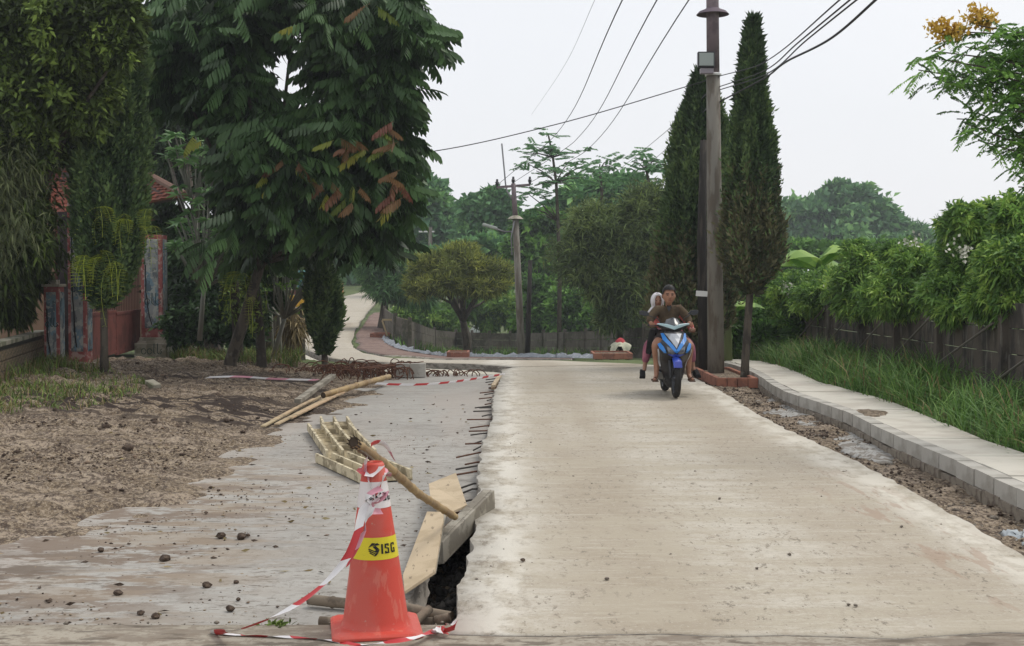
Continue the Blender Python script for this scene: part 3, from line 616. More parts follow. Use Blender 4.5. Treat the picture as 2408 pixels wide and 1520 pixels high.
# ------------------------------------------------------------------ left: dark garden trees, climbing leaves, bamboo
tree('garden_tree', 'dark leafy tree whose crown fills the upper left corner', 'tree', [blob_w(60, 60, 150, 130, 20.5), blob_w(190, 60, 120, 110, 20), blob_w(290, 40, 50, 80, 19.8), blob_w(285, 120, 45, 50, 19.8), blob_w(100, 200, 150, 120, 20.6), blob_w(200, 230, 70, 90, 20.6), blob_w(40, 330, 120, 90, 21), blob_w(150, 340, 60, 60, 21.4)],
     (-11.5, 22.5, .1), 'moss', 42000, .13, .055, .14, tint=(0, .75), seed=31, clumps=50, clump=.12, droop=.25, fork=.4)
tree('dark_tree', 'dark tree mass behind the gate wall, almost black', 'tree', [blob_w(420, 180, 110, 150, 36), blob_w(380, 300, 60, 80, 37), blob_w(530, 420, 80, 110, 31.5), blob_w(450, 380, 80, 60, 40), blob_w(600, 620, 90, 70, 30.5), blob_w(500, 600, 110, 90, 33), blob_w(400, 560, 60, 60, 36), blob_w(560, 680, 90, 50, 31), blob_w(410, 660, 60, 60, 36), blob_w(650, 610, 45, 40, 30)],
     gpt(500, 32.5), 'dark', 36000, .26, .10, .22, tint=(0, .6), seed=32, clumps=30, fork=.3)
tree('background_tree', 'dense dark tree behind the tiled roof on the left', 'tree', [blob_w(120, 250, 200, 180, 44), blob_w(300, 330, 130, 150, 44), blob_w(60, 480, 130, 140, 44), blob_w(330, 560, 110, 120, 43), blob_w(200, 640, 160, 110, 43)],
     gpt(200, 44), 'dark', 24000, .42, .17, .25, tint=(0, .6), seed=33, clumps=30, fork=.3)
for lab, bl, sd in [('low dark undergrowth between the gate pillar and the leaning trunk', [blob_w(430, 770, 45, 45, 29.5), blob_w(500, 750, 50, 55, 29.3), blob_w(560, 770, 45, 50, 29), blob_w(460, 700, 50, 40, 31)], 35),
    ('dark bush in front of the board fence, left of the pale pipes', [blob_w(600, 740, 30, 60, 29.2), blob_w(575, 690, 40, 50, 29.4), blob_w(640, 690, 30, 40, 30.6), blob_w(655, 650, 40, 30, 31)], 36)]:
    tree('undergrowth_bush', lab, 'bush', bl, gpt(bl[0][0]/bl[0][1]*FPX+1204, bl[0][1]), 'dark', 9000, .14, .06, .05, 'dark bushes in the garden', tint=(0, .7), seed=sd, droop=.3)
def bamboo(label, culms, n, seed, L=.2, W=.022, lm='bamboo', group=None):
    rng = np.random.default_rng(seed); rr = random.Random(seed); base = Vector(culms[0][0]); root = thing('bamboo_clump', label, 'bamboo', base, group); mb = MB(); C = []; D = []
    for b, t in culms:
        b = Vector(b); t = Vector(t); m = b.lerp(t, .6)+Vector((0, 0, (t-b).length*.16)); pts = [b.lerp(m, k/4)*(1-k/8)+m.lerp(t, k/4)*(k/8) if k else b for k in range(5)]
        pts = [((1-s)**2*b+2*s*(1-s)*m+s*s*t) for s in np.linspace(0, 1, 9)]; mb.tube(pts, [.02-.0018*i for i in range(9)], 6)
        for _ in range(n//len(culms)):
            s = rr.uniform(.25, 1)**.7; q = (1-s)**2*b+2*s*(1-s)*m+s*s*t; C.append(tuple(q+Vector((rr.gauss(0, .22), rr.gauss(0, .22), rr.gauss(0, .18))))); D.append((rr.gauss(.1, .5), rr.gauss(-.1, .5), rr.gauss(-.75, .35)))
    s = rng.uniform(.6, 1.25, len(C)); V, F = leaf_np(np.array(C), np.array(D), L*s, W*s, .2, rng); T = np.clip(rng.beta(1.6, 2.2, len(C)), 0, 1)
    mesh_np('foliage', V, F, leafm[lm], root, tint=T); mb.build('culms', M('culm_%d' % seed, (.16, .17, .07)), root, smooth=True); return root
cu = []
for i in range(34):
    cu.append(((random.uniform(-10.6, -9.4), random.uniform(21.3, 24), .1), tuple(at(random.uniform(-80, 62), random.uniform(320, 600), 21+random.uniform(-1., .8)))))
bamboo('thick drooping bamboo clump at the left edge, above the stone wall', cu, 26000, 41)
tree('hedge_bush', 'dark tangled bush behind the low stone wall at the left edge', 'bush', [blob_w(20, 560, 120, 130, 21.5), blob_w(10, 700, 70, 60, 22.6), blob_w(60, 640, 50, 60, 23)], (-9.6, 21.5, .1), 'moss', 16000, .16, .045, .08, tint=(0, .5), seed=34, droop=.5, up=-.3)
def frond(L, n=13, w=.13, droop=.55, seed=0):
    """a hanging fern frond along +X with leaflets"""
    r = np.random.default_rng(seed); V = []; F = []
    for i in range(n):
        t = i/(n-1); p = np.array([L*t*(1-.35*t), 0, -droop*L*t*t]); ww = w*(.35+.9*math.sin(PI*(.12+.8*t))); b0 = len(V)
        V += [p+np.array([0, -.004, 0]), p+np.array([0, .004, 0])]
        if i: F.append((pb, b0, b0+1, pb+1))
        pb = b0
        for s in (-1, 1):
            o = len(V); V += [p+np.array([.032, s*ww*.5, 0]), p+np.array([.02, s*ww, -.02]), p+np.array([L/n*.55, s*ww*.45, -.006])]; F.append((b0+(s+1)//2, o, o+1, o+2))
    return mesh_np('frond', np.array(V), np.array(F), leafm['fern'], tint=r.uniform(.2, 1, len(F)), raw=True)
fr = [frond(L, 14, w, dr, i) for i, (L, w, dr) in enumerate([(.55, .15, 1.0), (.7, .14, 1.15), (.4, .16, .9)])]
def fern(label, px, py, d, n, group, spread=1., sc_=1., seed=0):
    r = random.Random(seed); c = at(px, py, d); root = thing('fern', label, 'fern', c, group)
    for i in range(n):
        a = -PI/2+r.uniform(-1.3, 1.3)*spread; share(fr[r.randrange(3)], c+Vector((r.gauss(0, .05), r.gauss(0, .03), r.gauss(0, .06))), parent=root, R=frame(a, r.uniform(-.1, .5)), scale=sc_*.95*r.uniform(.8, 1.15))
    return root
G = 'ferns growing out of the trees on the left'
fern('lime fern with three fronds hanging from the middle of the mossy cypress', 238, 495, 20.55, 4, G, 1, .9, 1)
fern('lime fern high on the right side of the mossy cypress crown', 285, 510, 20.55, 5, G, 1, .8, 2)
fern('pale fern hanging at the right edge of the mossy cypress, above the tall pillar', 345, 520, 20.6, 5, G, 1, .8, 3)
fern('bright fern hanging right in front of the mossy cypress trunk', 240, 600, 20.45, 4, G, .7, .9, 4)
fern('feathery fern hanging left of the mossy cypress trunk', 205, 610, 20.45, 4, G, .6, 1.1, 5)
fern('feathery fern hanging right of the mossy cypress trunk', 275, 630, 20.45, 4, G, .6, 1., 6)
fern('feathery fern drooping below the dark tree near the board fence', 560, 640, 24.5, 5, G, .8, 1.1, 7)
fern('fern drooping low beside the leaning dark trunk', 590, 700, 24.3, 3, G, .7, .8, 8)
# frangipani with rosettes of long leaves
def frangipani(label, base, tips, seed, lm='plum', L=.3, W=.075, nl=9, group=None, br=None):
    rng = np.random.default_rng(seed); root = thing('frangipani_tree', label, 'tree', base, group); mb = MB(); b = Vector(base)
    Vs, Fs, T = [], [], []; o = 0
    tips = [Vector(t) for t in tips]; mid = b.lerp(sum(tips, Vector())/len(tips), .45); mb.tube([b, mid], [.06, .045], 7)
    for t in tips:
        k = mid.lerp(t, .5)+Vector((rng.normal(0, .08), 0, -.12)); mb.tube([mid, k, t], [.02, .016, .013], 6)
        a = rng.uniform(0, 2*PI, nl); el = rng.uniform(-.35, .7, nl); D = np.stack([np.cos(a)*np.cos(el), np.sin(a)*np.cos(el), np.sin(el)], 1)
        V, F = leaf_np(np.tile(np.array(t), (nl, 1)), D, L*rng.uniform(.7, 1.1, nl), W, .2, rng); Vs.append(V); Fs.append(F+o); o += len(V); T.append(rng.random(nl))
    mesh_np('leaves', np.concatenate(Vs), np.concatenate(Fs), leafm[lm], root, tint=np.concatenate(T)); mb.build('branches', br or M('grey_branch_%d' % seed, (.2, .2, .17)), root, smooth=True); return root
rr = random.Random(4)
frangipani('grey branched frangipani with leaf rosettes right of the tiled roof', tuple(at(455, 640, 27)), [at(rr.uniform(385, 545), rr.uniform(310, 400), 26.5+rr.uniform(-.5, .5)) for _ in range(26)], 51)
frangipani('lower frangipani with glossy rosettes in front of the dark trunks', tuple(at(470, 800, 26.5)), [at(rr.uniform(410, 570), rr.uniform(430, 600), 26+rr.uniform(-.5, .5)) for _ in range(46)], 52)
frangipani('yellow green frangipani leaning over the board fence', tuple(gpt(640, 27.5)), [at(rr.uniform(620, 770), rr.uniform(570, 690), 26.8+rr.uniform(-.5, .5)) for _ in range(34)], 53, 'bright', .22, .05, 11)
def banana(label, base, n, L, seed, lm='bright', group='banana plants'):
    rng = np.random.default_rng(seed); root = thing('banana_plant', label, 'banana plant', base, group); b = Vector(base); me_b = MB(); me_b.tube([b-Vector((0, 0, .2)), b+Vector((0, 0, L*.9))], [.11, .06], 8); me_b.build('stem', M('banana_stem_%d' % seed, (.16, .19, .08)), root, smooth=True)
    for i in range(n):
        a = 2*PI*i/n+rng.normal(0, .3); e = rng.uniform(.5, 1.2); V = []; F = []
        for j in range(8):
            t = j/7; p = Vector((math.cos(a), math.sin(a), 0))*L*t*math.cos(e)+Vector((0, 0, L*(.9+t*math.sin(e)*(1-.55*t)-.25*t*t))); s = Vector((-math.sin(a), math.cos(a), 0)); w = .22*math.sin(PI*min(1, t*.93+.07))*L*.9
            V += [b+p+s*w-Vector((0, 0, w*.5)), b+p, b+p-s*w-Vector((0, 0, w*.5))]
            if j: k = 3*j; F += [(k-3, k-2, k+1, k), (k-2, k-1, k+2, k+1)]
        mesh_np('leaf', np.array([tuple(v) for v in V]), np.array(F), leafm[lm], root, tint=rng.uniform(.3, .9, len(F)))
    return root
banana('banana plant behind the board fence, left of the small cypress', gpt(690, 34), 5, 1.35, 61)
banana('banana plant with wide leaves behind the far concrete fence, by the wooden pole', (at(1262, 830, 72).x, 72.5, h1(2, 72)-.4), 7, 2.0, 62, 'mid')
banana('young banana plant rising from the green hedge on the right', (at(1920, 700, 30).x, 30, .2), 6, 2.0, 63)
banana('small banana plant in front of the hedge right of the slim cypress trunk', (at(1712, 830, 27).x, 27, h1(4.5, 27)), 6, 1.2, 64)

# ------------------------------------------------------------------ right: leafy hedge plants over the fence
G = 'bushy hedge plants behind the right fence'
for i, (lab, bl, sd) in enumerate([
  ('bright hedge bush with drooping top at the right edge of the picture', [blob_w(2385, 640, 80, 90, 16.6), blob_w(2400, 520, 60, 60, 17), blob_w(2330, 700, 60, 50, 16.9), blob_w(2385, 715, 50, 30, 16.5)], 71),
  ('tallest hedge bush, feathery crown rising left of the right edge', [blob_w(2265, 530, 52, 50, 18.5), blob_w(2290, 610, 70, 70, 18.5), blob_w(2240, 690, 70, 60, 18.4), blob_w(2250, 725, 45, 30, 18.1), blob_w(2330, 510, 40, 35, 18.6)], 72),
  ('wide hedge bush hanging over the second fence panel from the right', [blob_w(2150, 640, 80, 60, 20.5), blob_w(2110, 695, 80, 50, 20.4), blob_w(2180, 700, 50, 40, 20), blob_w(2120, 600, 50, 30, 20.8)], 73),
  ('rounded hedge bush in the middle of the right fence', [blob_w(2040, 620, 60, 40, 23), blob_w(2020, 690, 75, 60, 23), blob_w(2010, 590, 28, 24, 23.2), blob_w(2060, 715, 50, 30, 22.6)], 74),
  ('hedge bush with small white flowers before the distant blue trees', [blob_w(1930, 700, 70, 45, 26.5), blob_w(1870, 690, 60, 50, 28), blob_w(1950, 660, 50, 30, 27)], 75),
  ('lowest hedge bush next to the slim cypress trunk', [blob_w(1820, 720, 50, 50, 30), blob_w(1850, 770, 45, 35, 29.4), blob_w(1800, 670, 45, 40, 31)], 76)]):
    c = bl[0]; bs = (max(c[0], 6.9), c[1]+.3, .1)
    tree('hedge_bush', lab, 'bush', bl, bs, 'bright', 27000 if i < 3 else 17000, .125, .034, .05, G, tint=(.0, 1.), seed=sd, clumps=70, clump=.12, droop=.3, up=.2, fork=.3, inner=.3)
tree('dark_shrub', 'dark shrub pile at the foot of the hedge by the cypresses', 'bush', [blob_w(1730, 760, 50, 60, 29), blob_w(1660, 790, 60, 50, 30), blob_w(1790, 800, 40, 40, 28.4), blob_w(1880, 790, 40, 40, 28)], (at(1740, 800, 29).x, 29, h1(5, 29)), 'mid', 12000, .15, .05, .05, seed=77, tint=(0, .6))
def sprinkle(name, label, cat, pts, lm, n, L, W, r, seed, group=None):
    rng = np.random.default_rng(seed); C = np.concatenate([rng.normal(size=(n, 3))*r+np.array(p) for p in pts]); V, F = leaf_np(C, rng.normal(size=(len(C), 3))+np.array([0, 0, .6]), L, W, 0, rng)
    o = mesh_np(name, V, F, leafm[lm], tint=rng.random(len(C))); return tag(o, label, cat, group, 'stuff')
sprinkle('white_flowers', 'scattered small white flower heads on the green hedge', 'flowers', [at(px, py, d) for px, py, d in [(2130, 575, 20.4), (2145, 570, 20.3), (2255, 590, 17.9), (2275, 600, 17.7), (1955, 692, 25.5), (1850, 685, 27.2), (1855, 678, 27.3), (1960, 698, 25.4)]], 'white', 26, .06, .05, .07, 5)

# ------------------------------------------------------------------ the yellow-flowered branch reaching in at the upper right
rb2 = np.random.default_rng(81); alb = thing('flame_tree', 'feathery branches with yellow flowers reaching in from the upper right', 'tree', (7.6, 13.6, .1))
mb = MB(); tr = Vector((7.6, 13.6, .1)); mb.tube([tr, (7.4, 13.6, 3), (7.2, 13.6, 5.5)], [.2, .17, .12], 9)
tw = []
for px, py in [(2160, 165), (2190, 120), (2215, 140), (2250, 75), (2300, 60), (2340, 95), (2240, 190), (2290, 160), (2350, 180), (2390, 230), (2270, 290), (2300, 330), (2340, 300), (2390, 320), (2405, 400), (2400, 90), (2330, 240), (2270, 110), (2380, 150), (2395, 440), (2200, 185), (2250, 280), (2320, 130), (2360, 260)]:
    t = at(px, py, 13+random.uniform(-.4, .6)); s = Vector((7.2+random.uniform(0, .4), 13.5, at(0, min(700, py+random.uniform(200, 420)), 13.3).z)); m = s.lerp(t, .6)+Vector((0, 0, .35)); mb.tube([s, s.lerp(m, .5)+Vector((0, 0, .12)), m, t], [.03, .022, .013, .006], 5); tw.append((m, t))
mb.build('branches', bark_m, alb, smooth=True)
C = []; D = []
for m, t in tw:                                          # bipinnate leaves: rows of fine leaflets on side stalks
    for _ in range(26):
        q = m.lerp(t, rb2.uniform(.1, 1.05))+Vector(rb2.normal(size=3))*.06; a = rb2.uniform(0, 2*PI); dr = Vector((math.cos(a), math.sin(a)*.8, rb2.uniform(-.7, .35))).normalized(); Ls = rb2.uniform(.14, .32)
        for j in range(13):
            for sgn in (-1, 1):
                c = q+dr*Ls*j/13+Vector((0, 0, -.08*(j/13)**2)); C.append(tuple(c)); side_ = dr.cross(Vector((0, 0, 1)))*sgn; D.append(tuple(side_+dr*.5+Vector((0, 0, -.25))))
V, F = leaf_np(np.array(C), np.array(D), .06, .022, .1, rb2); mesh_np('foliage', V, F, leafm['mid'], alb, tint=np.repeat(rb2.random(len(C)//26+1), 26)[:len(C)])
for px, py in [(2206, 66), (2228, 84), (2250, 74), (2297, 38), (2320, 52)]:
    C = rb2.normal(size=(130, 3))*np.array([.055, .05, .045])+np.array(at(px, py, 12.9)); V, F = leaf_np(C, rb2.normal(size=(len(C), 3))+np.array([0, 0, .5]), .06, .035, 0, rb2)
    tag(mesh_np('flower_cluster', V, F, leafm['yellow'], alb, tint=rb2.random(len(C))), kind='stuff')

# ------------------------------------------------------------------ middle distance
def fb(d, *bl): return [blob_w(*b, d) for b in bl]
def far_base(px, d): x = (px-1204)/FPX*d; return (x, d, h1(x, d)-.1)
tree('casuarina_tree', 'yellowish round casuarina with a slanting trunk beyond the far fence', 'tree', fb(58, (1010, 640, 55, 40), (1080, 625, 70, 42), (1150, 650, 55, 45), (1050, 668, 80, 22), (1130, 670, 70, 22), (985, 675, 35, 28), (1090, 595, 30, 18)), far_base(1102, 60), 'olive', 20000, .38, .045, .2, seed=91, up=.5, droop=.1, clumps=40, tint=(.1, .95), fork=.45, clump=.13)
tree('pine_tree', 'dark green pine with a thick trunk at the foot of the climbing road', 'tree', fb(66, (900, 620, 50, 45), (950, 640, 45, 45), (868, 612, 40, 26), (915, 672, 60, 26), (960, 684, 48, 22), (872, 640, 24, 14), (880, 590, 30, 26), (1000, 700, 26, 14)), far_base(897, 66), 'pine', 18000, .5, .06, .24, seed=92, up=.3, clumps=36, fork=.5, clump=.15)
tree('casuarina_tree', 'big olive green casuarina thicket in the centre, brown inside', 'tree', fb(48, (1400, 540, 80, 60), (1460, 560, 60, 70), (1370, 610, 70, 60), (1500, 520, 60, 80), (1430, 650, 80, 60), (1480, 690, 60, 60), (1530, 600, 50, 80), (1440, 740, 40, 40), (1540, 480, 40, 50)), far_base(1455, 49), 'casu', 34000, .34, .045, .2, seed=93, up=.3, clumps=60, tint=(.1, 1.), fork=.3, clump=.14)
G = 'broadleaf trees on the hillside behind'
for lab, bl, d, px, lm, n, sd, L in [
  ('rounded blue green tree just right of the overhanging leaves', [(1000, 500, 50, 60), (960, 540, 50, 60), (1030, 560, 45, 40), (1010, 450, 28, 22), (950, 600, 50, 40), (985, 420, 14, 14)], 105, 1000, 'far', 12000, 101, .8),
  ('tree with knobbly top left of the far utility pole', [(1140, 500, 50, 40), (1160, 470, 28, 20), (1110, 490, 24, 20), (1180, 530, 45, 50), (1130, 560, 60, 50), (1190, 490, 18, 18)], 98, 1140, 'far', 12000, 102, .7),
  ('low pale tree in the gap between two rounded hill trees', [(1075, 530, 30, 40), (1060, 580, 40, 40), (1090, 500, 14, 14)], 125, 1070, 'far', 5000, 103, .9),
  ('wide dome shaped tree behind the thin feathery tree', [(1370, 480, 70, 50), (1430, 460, 60, 40), (1480, 480, 60, 60), (1340, 540, 60, 50), (1420, 540, 80, 50), (1520, 500, 50, 60)], 85, 1420, 'far', 15000, 104, .7),
  ('dark leafy tree right of the far utility pole', [(1250, 540, 40, 34), (1290, 530, 40, 30), (1260, 590, 60, 40), (1300, 600, 50, 50), (1220, 610, 40, 30)], 80, 1270, 'mid', 12000, 105, .55),
  ('dense tree mass left of the far utility pole, above the yellowish casuarina', [(1160, 600, 60, 40), (1100, 600, 50, 30), (1190, 640, 40, 40), (1040, 610, 40, 24)], 88, 1150, 'far', 8000, 106, .6),
  ('tree closing the view over the upper end of the climbing road', [(840, 600, 70, 60), (780, 600, 70, 60), (720, 580, 70, 60), (885, 625, 36, 18), (700, 640, 40, 40)], 125, 800, 'far', 11000, 107, .8)]:
    tree('hill_tree', lab, 'tree', fb(d, *bl), far_base(px, d), lm, n, L, L*.5, .35, G, seed=sd, clumps=34, clump=.13, tint=(.1, .85), fork=.3)
tree('hill_tree', 'big blue green tree dome on the skyline right of the cypresses', 'tree', fb(150, (1990, 470, 60, 38), (1960, 510, 90, 50), (2040, 510, 70, 50), (1900, 510, 60, 40), (1860, 520, 40, 46), (2090, 540, 50, 40), (1980, 570, 130, 40), (2120, 580, 40, 26), (1965, 445, 22, 14)), far_base(1980, 150), 'far', 18000, 1.0, .5, .5, G, seed=111, clumps=44, clump=.12, fork=.3)
tree('conifer_tree', 'low conifer with spreading branch tips on the right skyline', 'tree', fb(150, (2140, 545, 44, 8), (2150, 560, 40, 10), (2120, 530, 20, 8), (2160, 575, 34, 9)), far_base(2140, 150), 'far', 3000, 1.1, .16, .3, seed=112, up=.1, clumps=20)
tree('hill_tree', 'pale bush line below the big blue green dome', 'tree', fb(70, (1870, 600, 60, 30), (1950, 600, 60, 24), (2060, 600, 60, 30), (1800, 620, 60, 40), (2150, 600, 60, 30), (1740, 640, 60, 60)), far_base(1900, 70), 'mid', 9000, .5, .2, .2, G, seed=113)
G = 'shrubs behind the far concrete fence'
for lab, bl, d, px, lm, n, sd, L in [
  ('light green scrub between the pine and the slanting trunk', [(960, 740, 40, 24), (1010, 745, 50, 26), (1050, 760, 40, 22), (930, 760, 30, 20)], 74, 990, 'bright', 9000, 121, .3),
  ('mid green scrub behind the slanting trunk', [(1150, 740, 40, 36), (1190, 730, 40, 40), (1110, 720, 40, 30), (1060, 740, 30, 24)], 76, 1150, 'bright', 8000, 122, .35),
  ('dark green shrub by the wooden pole', [(1280, 740, 50, 44), (1240, 760, 40, 30), (1300, 690, 50, 40), (1260, 680, 40, 30)], 72, 1275, 'mid', 12000, 123, .35),
  ('leafy shrub over the fence left of the covered stand', [(1340, 760, 50, 40), (1390, 740, 50, 50), (1330, 710, 40, 30), (1420, 770, 40, 30)], 70, 1360, 'mid', 13000, 124, .35),
  ('dark shrub behind the riders', [(1500, 790, 60, 50), (1570, 790, 60, 60), (1640, 800, 50, 50), (1560, 740, 50, 60), (1540, 660, 50, 50), (1610, 720, 40, 60), (1470, 720, 40, 40)], 53, 1530, 'mid', 12000, 125, .24)]:
    tree('shrub', lab, 'bush', fb(d, *bl), far_base(px, d), lm, n, L, L*.38, .06, G, seed=sd, clumps=34, clump=.15, tint=(.05, .85))
# thin feathery trees against the sky
def feather_tree(label, d, base_px, stem, tips, seed, n=26):
    rng = np.random.default_rng(seed); b = Vector(far_base(base_px, d)); root = thing('feathery_tree', label, 'tree', b, 'thin feathery trees against the sky'); mb = MB(); st = [b]+[at(px, py, d) for px, py in stem]
    mb.tube(st, [.13-.1*i/len(st) for i in range(len(st))], 6); C = []; D = []
    for px, py in tips:
        t = at(px+rng.normal(0, 3), py+rng.normal(0, 3), d+rng.normal(0, .8)); s = min(st[1:], key=lambda q: (q-t).length+max(0, q.z-t.z)*2); mb.tube([s, s.lerp(t, .5)+Vector((0, 0, .1)), t], [.045, .03, .015], 4)
        for _ in range(6):
            q = t+Vector(rng.normal(size=3))*.22; a = rng.uniform(0, 2*PI); dr = Vector((math.cos(a), math.sin(a), rng.uniform(-.5, .3))).normalized()
            for j in range(n//2):
                for sg in (-1, 1): C.append(tuple(q+dr*.05*j*1.1)); D.append(tuple(dr.cross(Vector((0, 0, 1)))*sg+dr*.4+Vector((0, 0, -.3))))
    V, F = leaf_np(np.array(C), np.array(D), .2, .06, .1, rng); mesh_np('foliage', V, F, leafm['far'], root, tint=rng.uniform(.0, .6, len(C))); mb.build('trunk', bark_m, root, smooth=True)
rr = random.Random(12)
feather_tree('thin feathery tree with two stems above the green dome, right of the far pole', 62, 1315, [(1316, 640), (1312, 520), (1308, 430), (1300, 370), (1290, 320)], [(1285, 318), (1305, 345), (1265, 350), (1240, 365), (1275, 380), (1320, 360), (1340, 375), (1365, 360), (1300, 400), (1260, 400), (1240, 390), (1330, 400), (1350, 410), (1380, 385), (1290, 430), (1320, 430), (1345, 440), (1255, 440), (1275, 460), (1240, 455), (1375, 420), (1285, 345), (1240, 500), (1260, 490)], 131)
feather_tree('second thin feathery tree, shorter, left of the tall cypresses', 60, 1420, [(1418, 560), (1415, 450), (1410, 400)], [(1410, 385), (1430, 380), (1425, 400), (1395, 405), (1400, 420), (1440, 395)], 132)
feather_tree('lacy tree top touching the left side of the tall cypress', 55, 1540, [(1538, 560), (1530, 450), (1520, 400)], [(1490, 380), (1520, 370), (1545, 375), (1500, 400), (1530, 400), (1560, 400), (1480, 420), (1550, 420), (1515, 430), (1540, 440), (1500, 360), (1570, 380)], 133)
# ------------------------------------------------------------------ grasses
def grass(name, pts, n, L, W, seed, lm='grass', lean=.5, kind='stuff', wild=1.):
    """arching blades inside the outline pts (x, y)"""
    rng = np.random.default_rng(seed); P = np.array(pts); lo = P.min(0); hi = P.max(0); C = np.zeros((0, 2))
    while len(C) < n:
        q = rng.random((n*2, 2))*(hi-lo)+lo; den = vnoise(q[:, 0], q[:, 1], 1.4, seed)+vnoise(q[:, 0], q[:, 1], 4, seed+3)*.6+.45
        C = np.concatenate([C, q[pip(q[:, 0], q[:, 1], pts) & (rng.random(len(q)) < den*wild+1-wild)]])
    C = C[:n]; z = earth_z(C[:, 0], C[:, 1])-.02; a = rng.uniform(0, 2*PI, n); dx, dy = np.cos(a), np.sin(a); l = L*rng.uniform(.45, 1.25, n)*(1+.5*vnoise(C[:, 0], C[:, 1], 1.1, seed+8)); ln = lean*rng.uniform(.3, 1.5, n)
    rows = []
    for t, wf in ((0, 1), (.45, .9), (.8, .55), (1, .05)):
        r = l*ln*t*t; h = l*(t-.38*ln*t*t); x = C[:, 0]+dx*r; y = C[:, 1]+dy*r
        w = W*wf/2; rows.append(np.stack([x-dy*w, y+dx*w, z+h], 1)); rows.append(np.stack([x+dy*w, y-dx*w, z+h], 1))
    V = np.stack(rows, 1).reshape(-1, 3); b = np.arange(n)[:, None]*8
    F = np.concatenate([b+np.array([[0, 1, 3, 2]]), b+np.array([[2, 3, 5, 4]]), b+np.array([[4, 5, 7, 6]])]); t = np.clip(rng.beta(2, 2.5, n), 0, 1)
    dry = np.tile(rng.random(n) < (.09 if lm == 'grass' else .25), 3).astype(int); o = mesh_np(name, V, F, [leafm[lm], leafm['dry']], tint=np.tile(t, 3), midx=dry); return tag(o, kind=kind)
yy = [8, 10, 12, 14, 16, 18, 20, 22, 24, 27, 31]
grass('tall_grass', [(bx(y)+.03, y) for y in yy]+[(7.2, y) for y in yy[::-1]], 16000, .58, .017, 201, lean=.95)
grass('short_grass', [(bx(y)-.06, y) for y in yy]+[(bx(y)+.5, y) for y in yy[::-1]], 3500, .28, .014, 202, lean=.9)
lg = [hit(a, b, .05) for a, b in [(0, 985), (100, 975), (240, 960), (330, 935), (345, 905), (270, 890), (150, 890), (60, 910), (-40, 935), (-60, 985)]]
grass('verge_grass', [(p.x, p.y) for p in lg], 2600, .17, .014, 203, lm='moss', lean=.9)
grass('verge_grass', [(p.x, p.y) for p in lg[5:]]+[(-9, 23), (-8.8, 23.5)], 1500, .3, .014, 204, lm='moss', lean=.6)
gpoly = [gpt(a, d) for a, d in [(395, 29), (460, 27.5), (540, 26.8), (610, 26), (700, 25.8), (715, 28), (690, 33), (560, 33), (420, 33)]]
grass('verge_grass', [(p.x, p.y) for p in gpoly], 6500, .38, .018, 205, lm='moss', lean=.7)
fg = [hitH(a, b) for a, b in [(915, 800), (945, 818), (1010, 829), (1100, 833), (1210, 836), (1480, 842), (1480, 838), (1200, 826), (1000, 812)]]
grass('fence_grass', [(p.x, p.y) for p in fg], 3200, .5, .04, 206, lean=.6)

# ------------------------------------------------------------------ right fence: posts, panels, stays
def Rx(dx, dy): return -math.atan2(dx, dy)
concd_m = M('weathered_dark_concrete', (.10, .084, .068), [dict(s=(3, 3, 1.2), lo=.4, hi=.65, col=(.045, .04, .035), det=6), dict(s=(9, 9, 2), lo=.58, hi=.72, col=(.16, .15, .13), amt=.6, det=6)], rough=.95, bump=[(25, .4, .01)])
concm_m = M('mossy_concrete_panel', (.12, .105, .085), [dict(s=1.2, lo=.4, hi=.65, col=(.07, .068, .045), det=6), dict(s=5, lo=.55, hi=.7, col=(.2, .17, .14), amt=.5, det=6)], rough=.95)
fx = 6.32; pys = [10.0, 12.1, 14.2, 16.4, 18.9, 21.0, 23.1, 25.4, 27.9, 30.5]
rf = thing('concrete_fence', 'dark weathered concrete panel fence with slanting stays along the right sidewalk', 'fence', (fx, 18, .1))
for i, y in enumerate(pys):
    MB().box((fx+.02, y, .72), (.14, .13, 1.5)).box((fx+.02, y, 1.49), (.17, .16, .05)).build('post', concd_m, rf, bevel=.008)
for a, b in zip(pys[:-1], pys[1:]):
    for k in range(4): MB().box((fx+.07+random.gauss(0, .004), (a+b)/2, .10+.33*k+.16), (.05, b-a-.14, .318)).build('panel', concd_m, rf, bevel=.006)
    MB().tube([(fx-.09, a+.1, 1.15), (fx-.10, b-.15, .45)], .016, 6).build('stay', M('pale_stay_%d' % int(a*10), (.15, .135, .115)), rf)
# ------------------------------------------------------------------ far concrete fence following the bend
fp = [hitH(a, b) for a, b in [(905, 780), (930, 808), (964, 820), (1022, 826), (1072, 829), (1110, 831), (1151, 833), (1200, 834), (1240, 835), (1278, 836), (1328, 838), (1377, 839), (1415, 840), (1465, 842), (1515, 843), (1560, 844)]]
ff = thing('concrete_fence', 'long low brown concrete panel fence curving beyond the crest of the road', 'fence', fp[5])
for i, p in enumerate(fp):
    MB().box((p.x, p.y, p.z+.62), (.16, .16, 1.35)).build('post', concm_m, ff)
    if i < len(fp)-1:
        q = fp[i+1]; mid = (p+q)/2; ang = math.atan2(q.y-p.y, q.x-p.x); Lg = (q-p).length-.1; tilt = math.atan2(q.z-p.z, math.hypot(q.x-p.x, q.y-p.y))
        for k in range(3): MB().box(mid+Vector((0, 0, .2+.385*k)), (Lg, .06, .37), Matrix.Rotation(ang, 3, 'Z') @ Matrix.Rotation(-tilt, 3, 'Y')).build('panel', concm_m, ff)
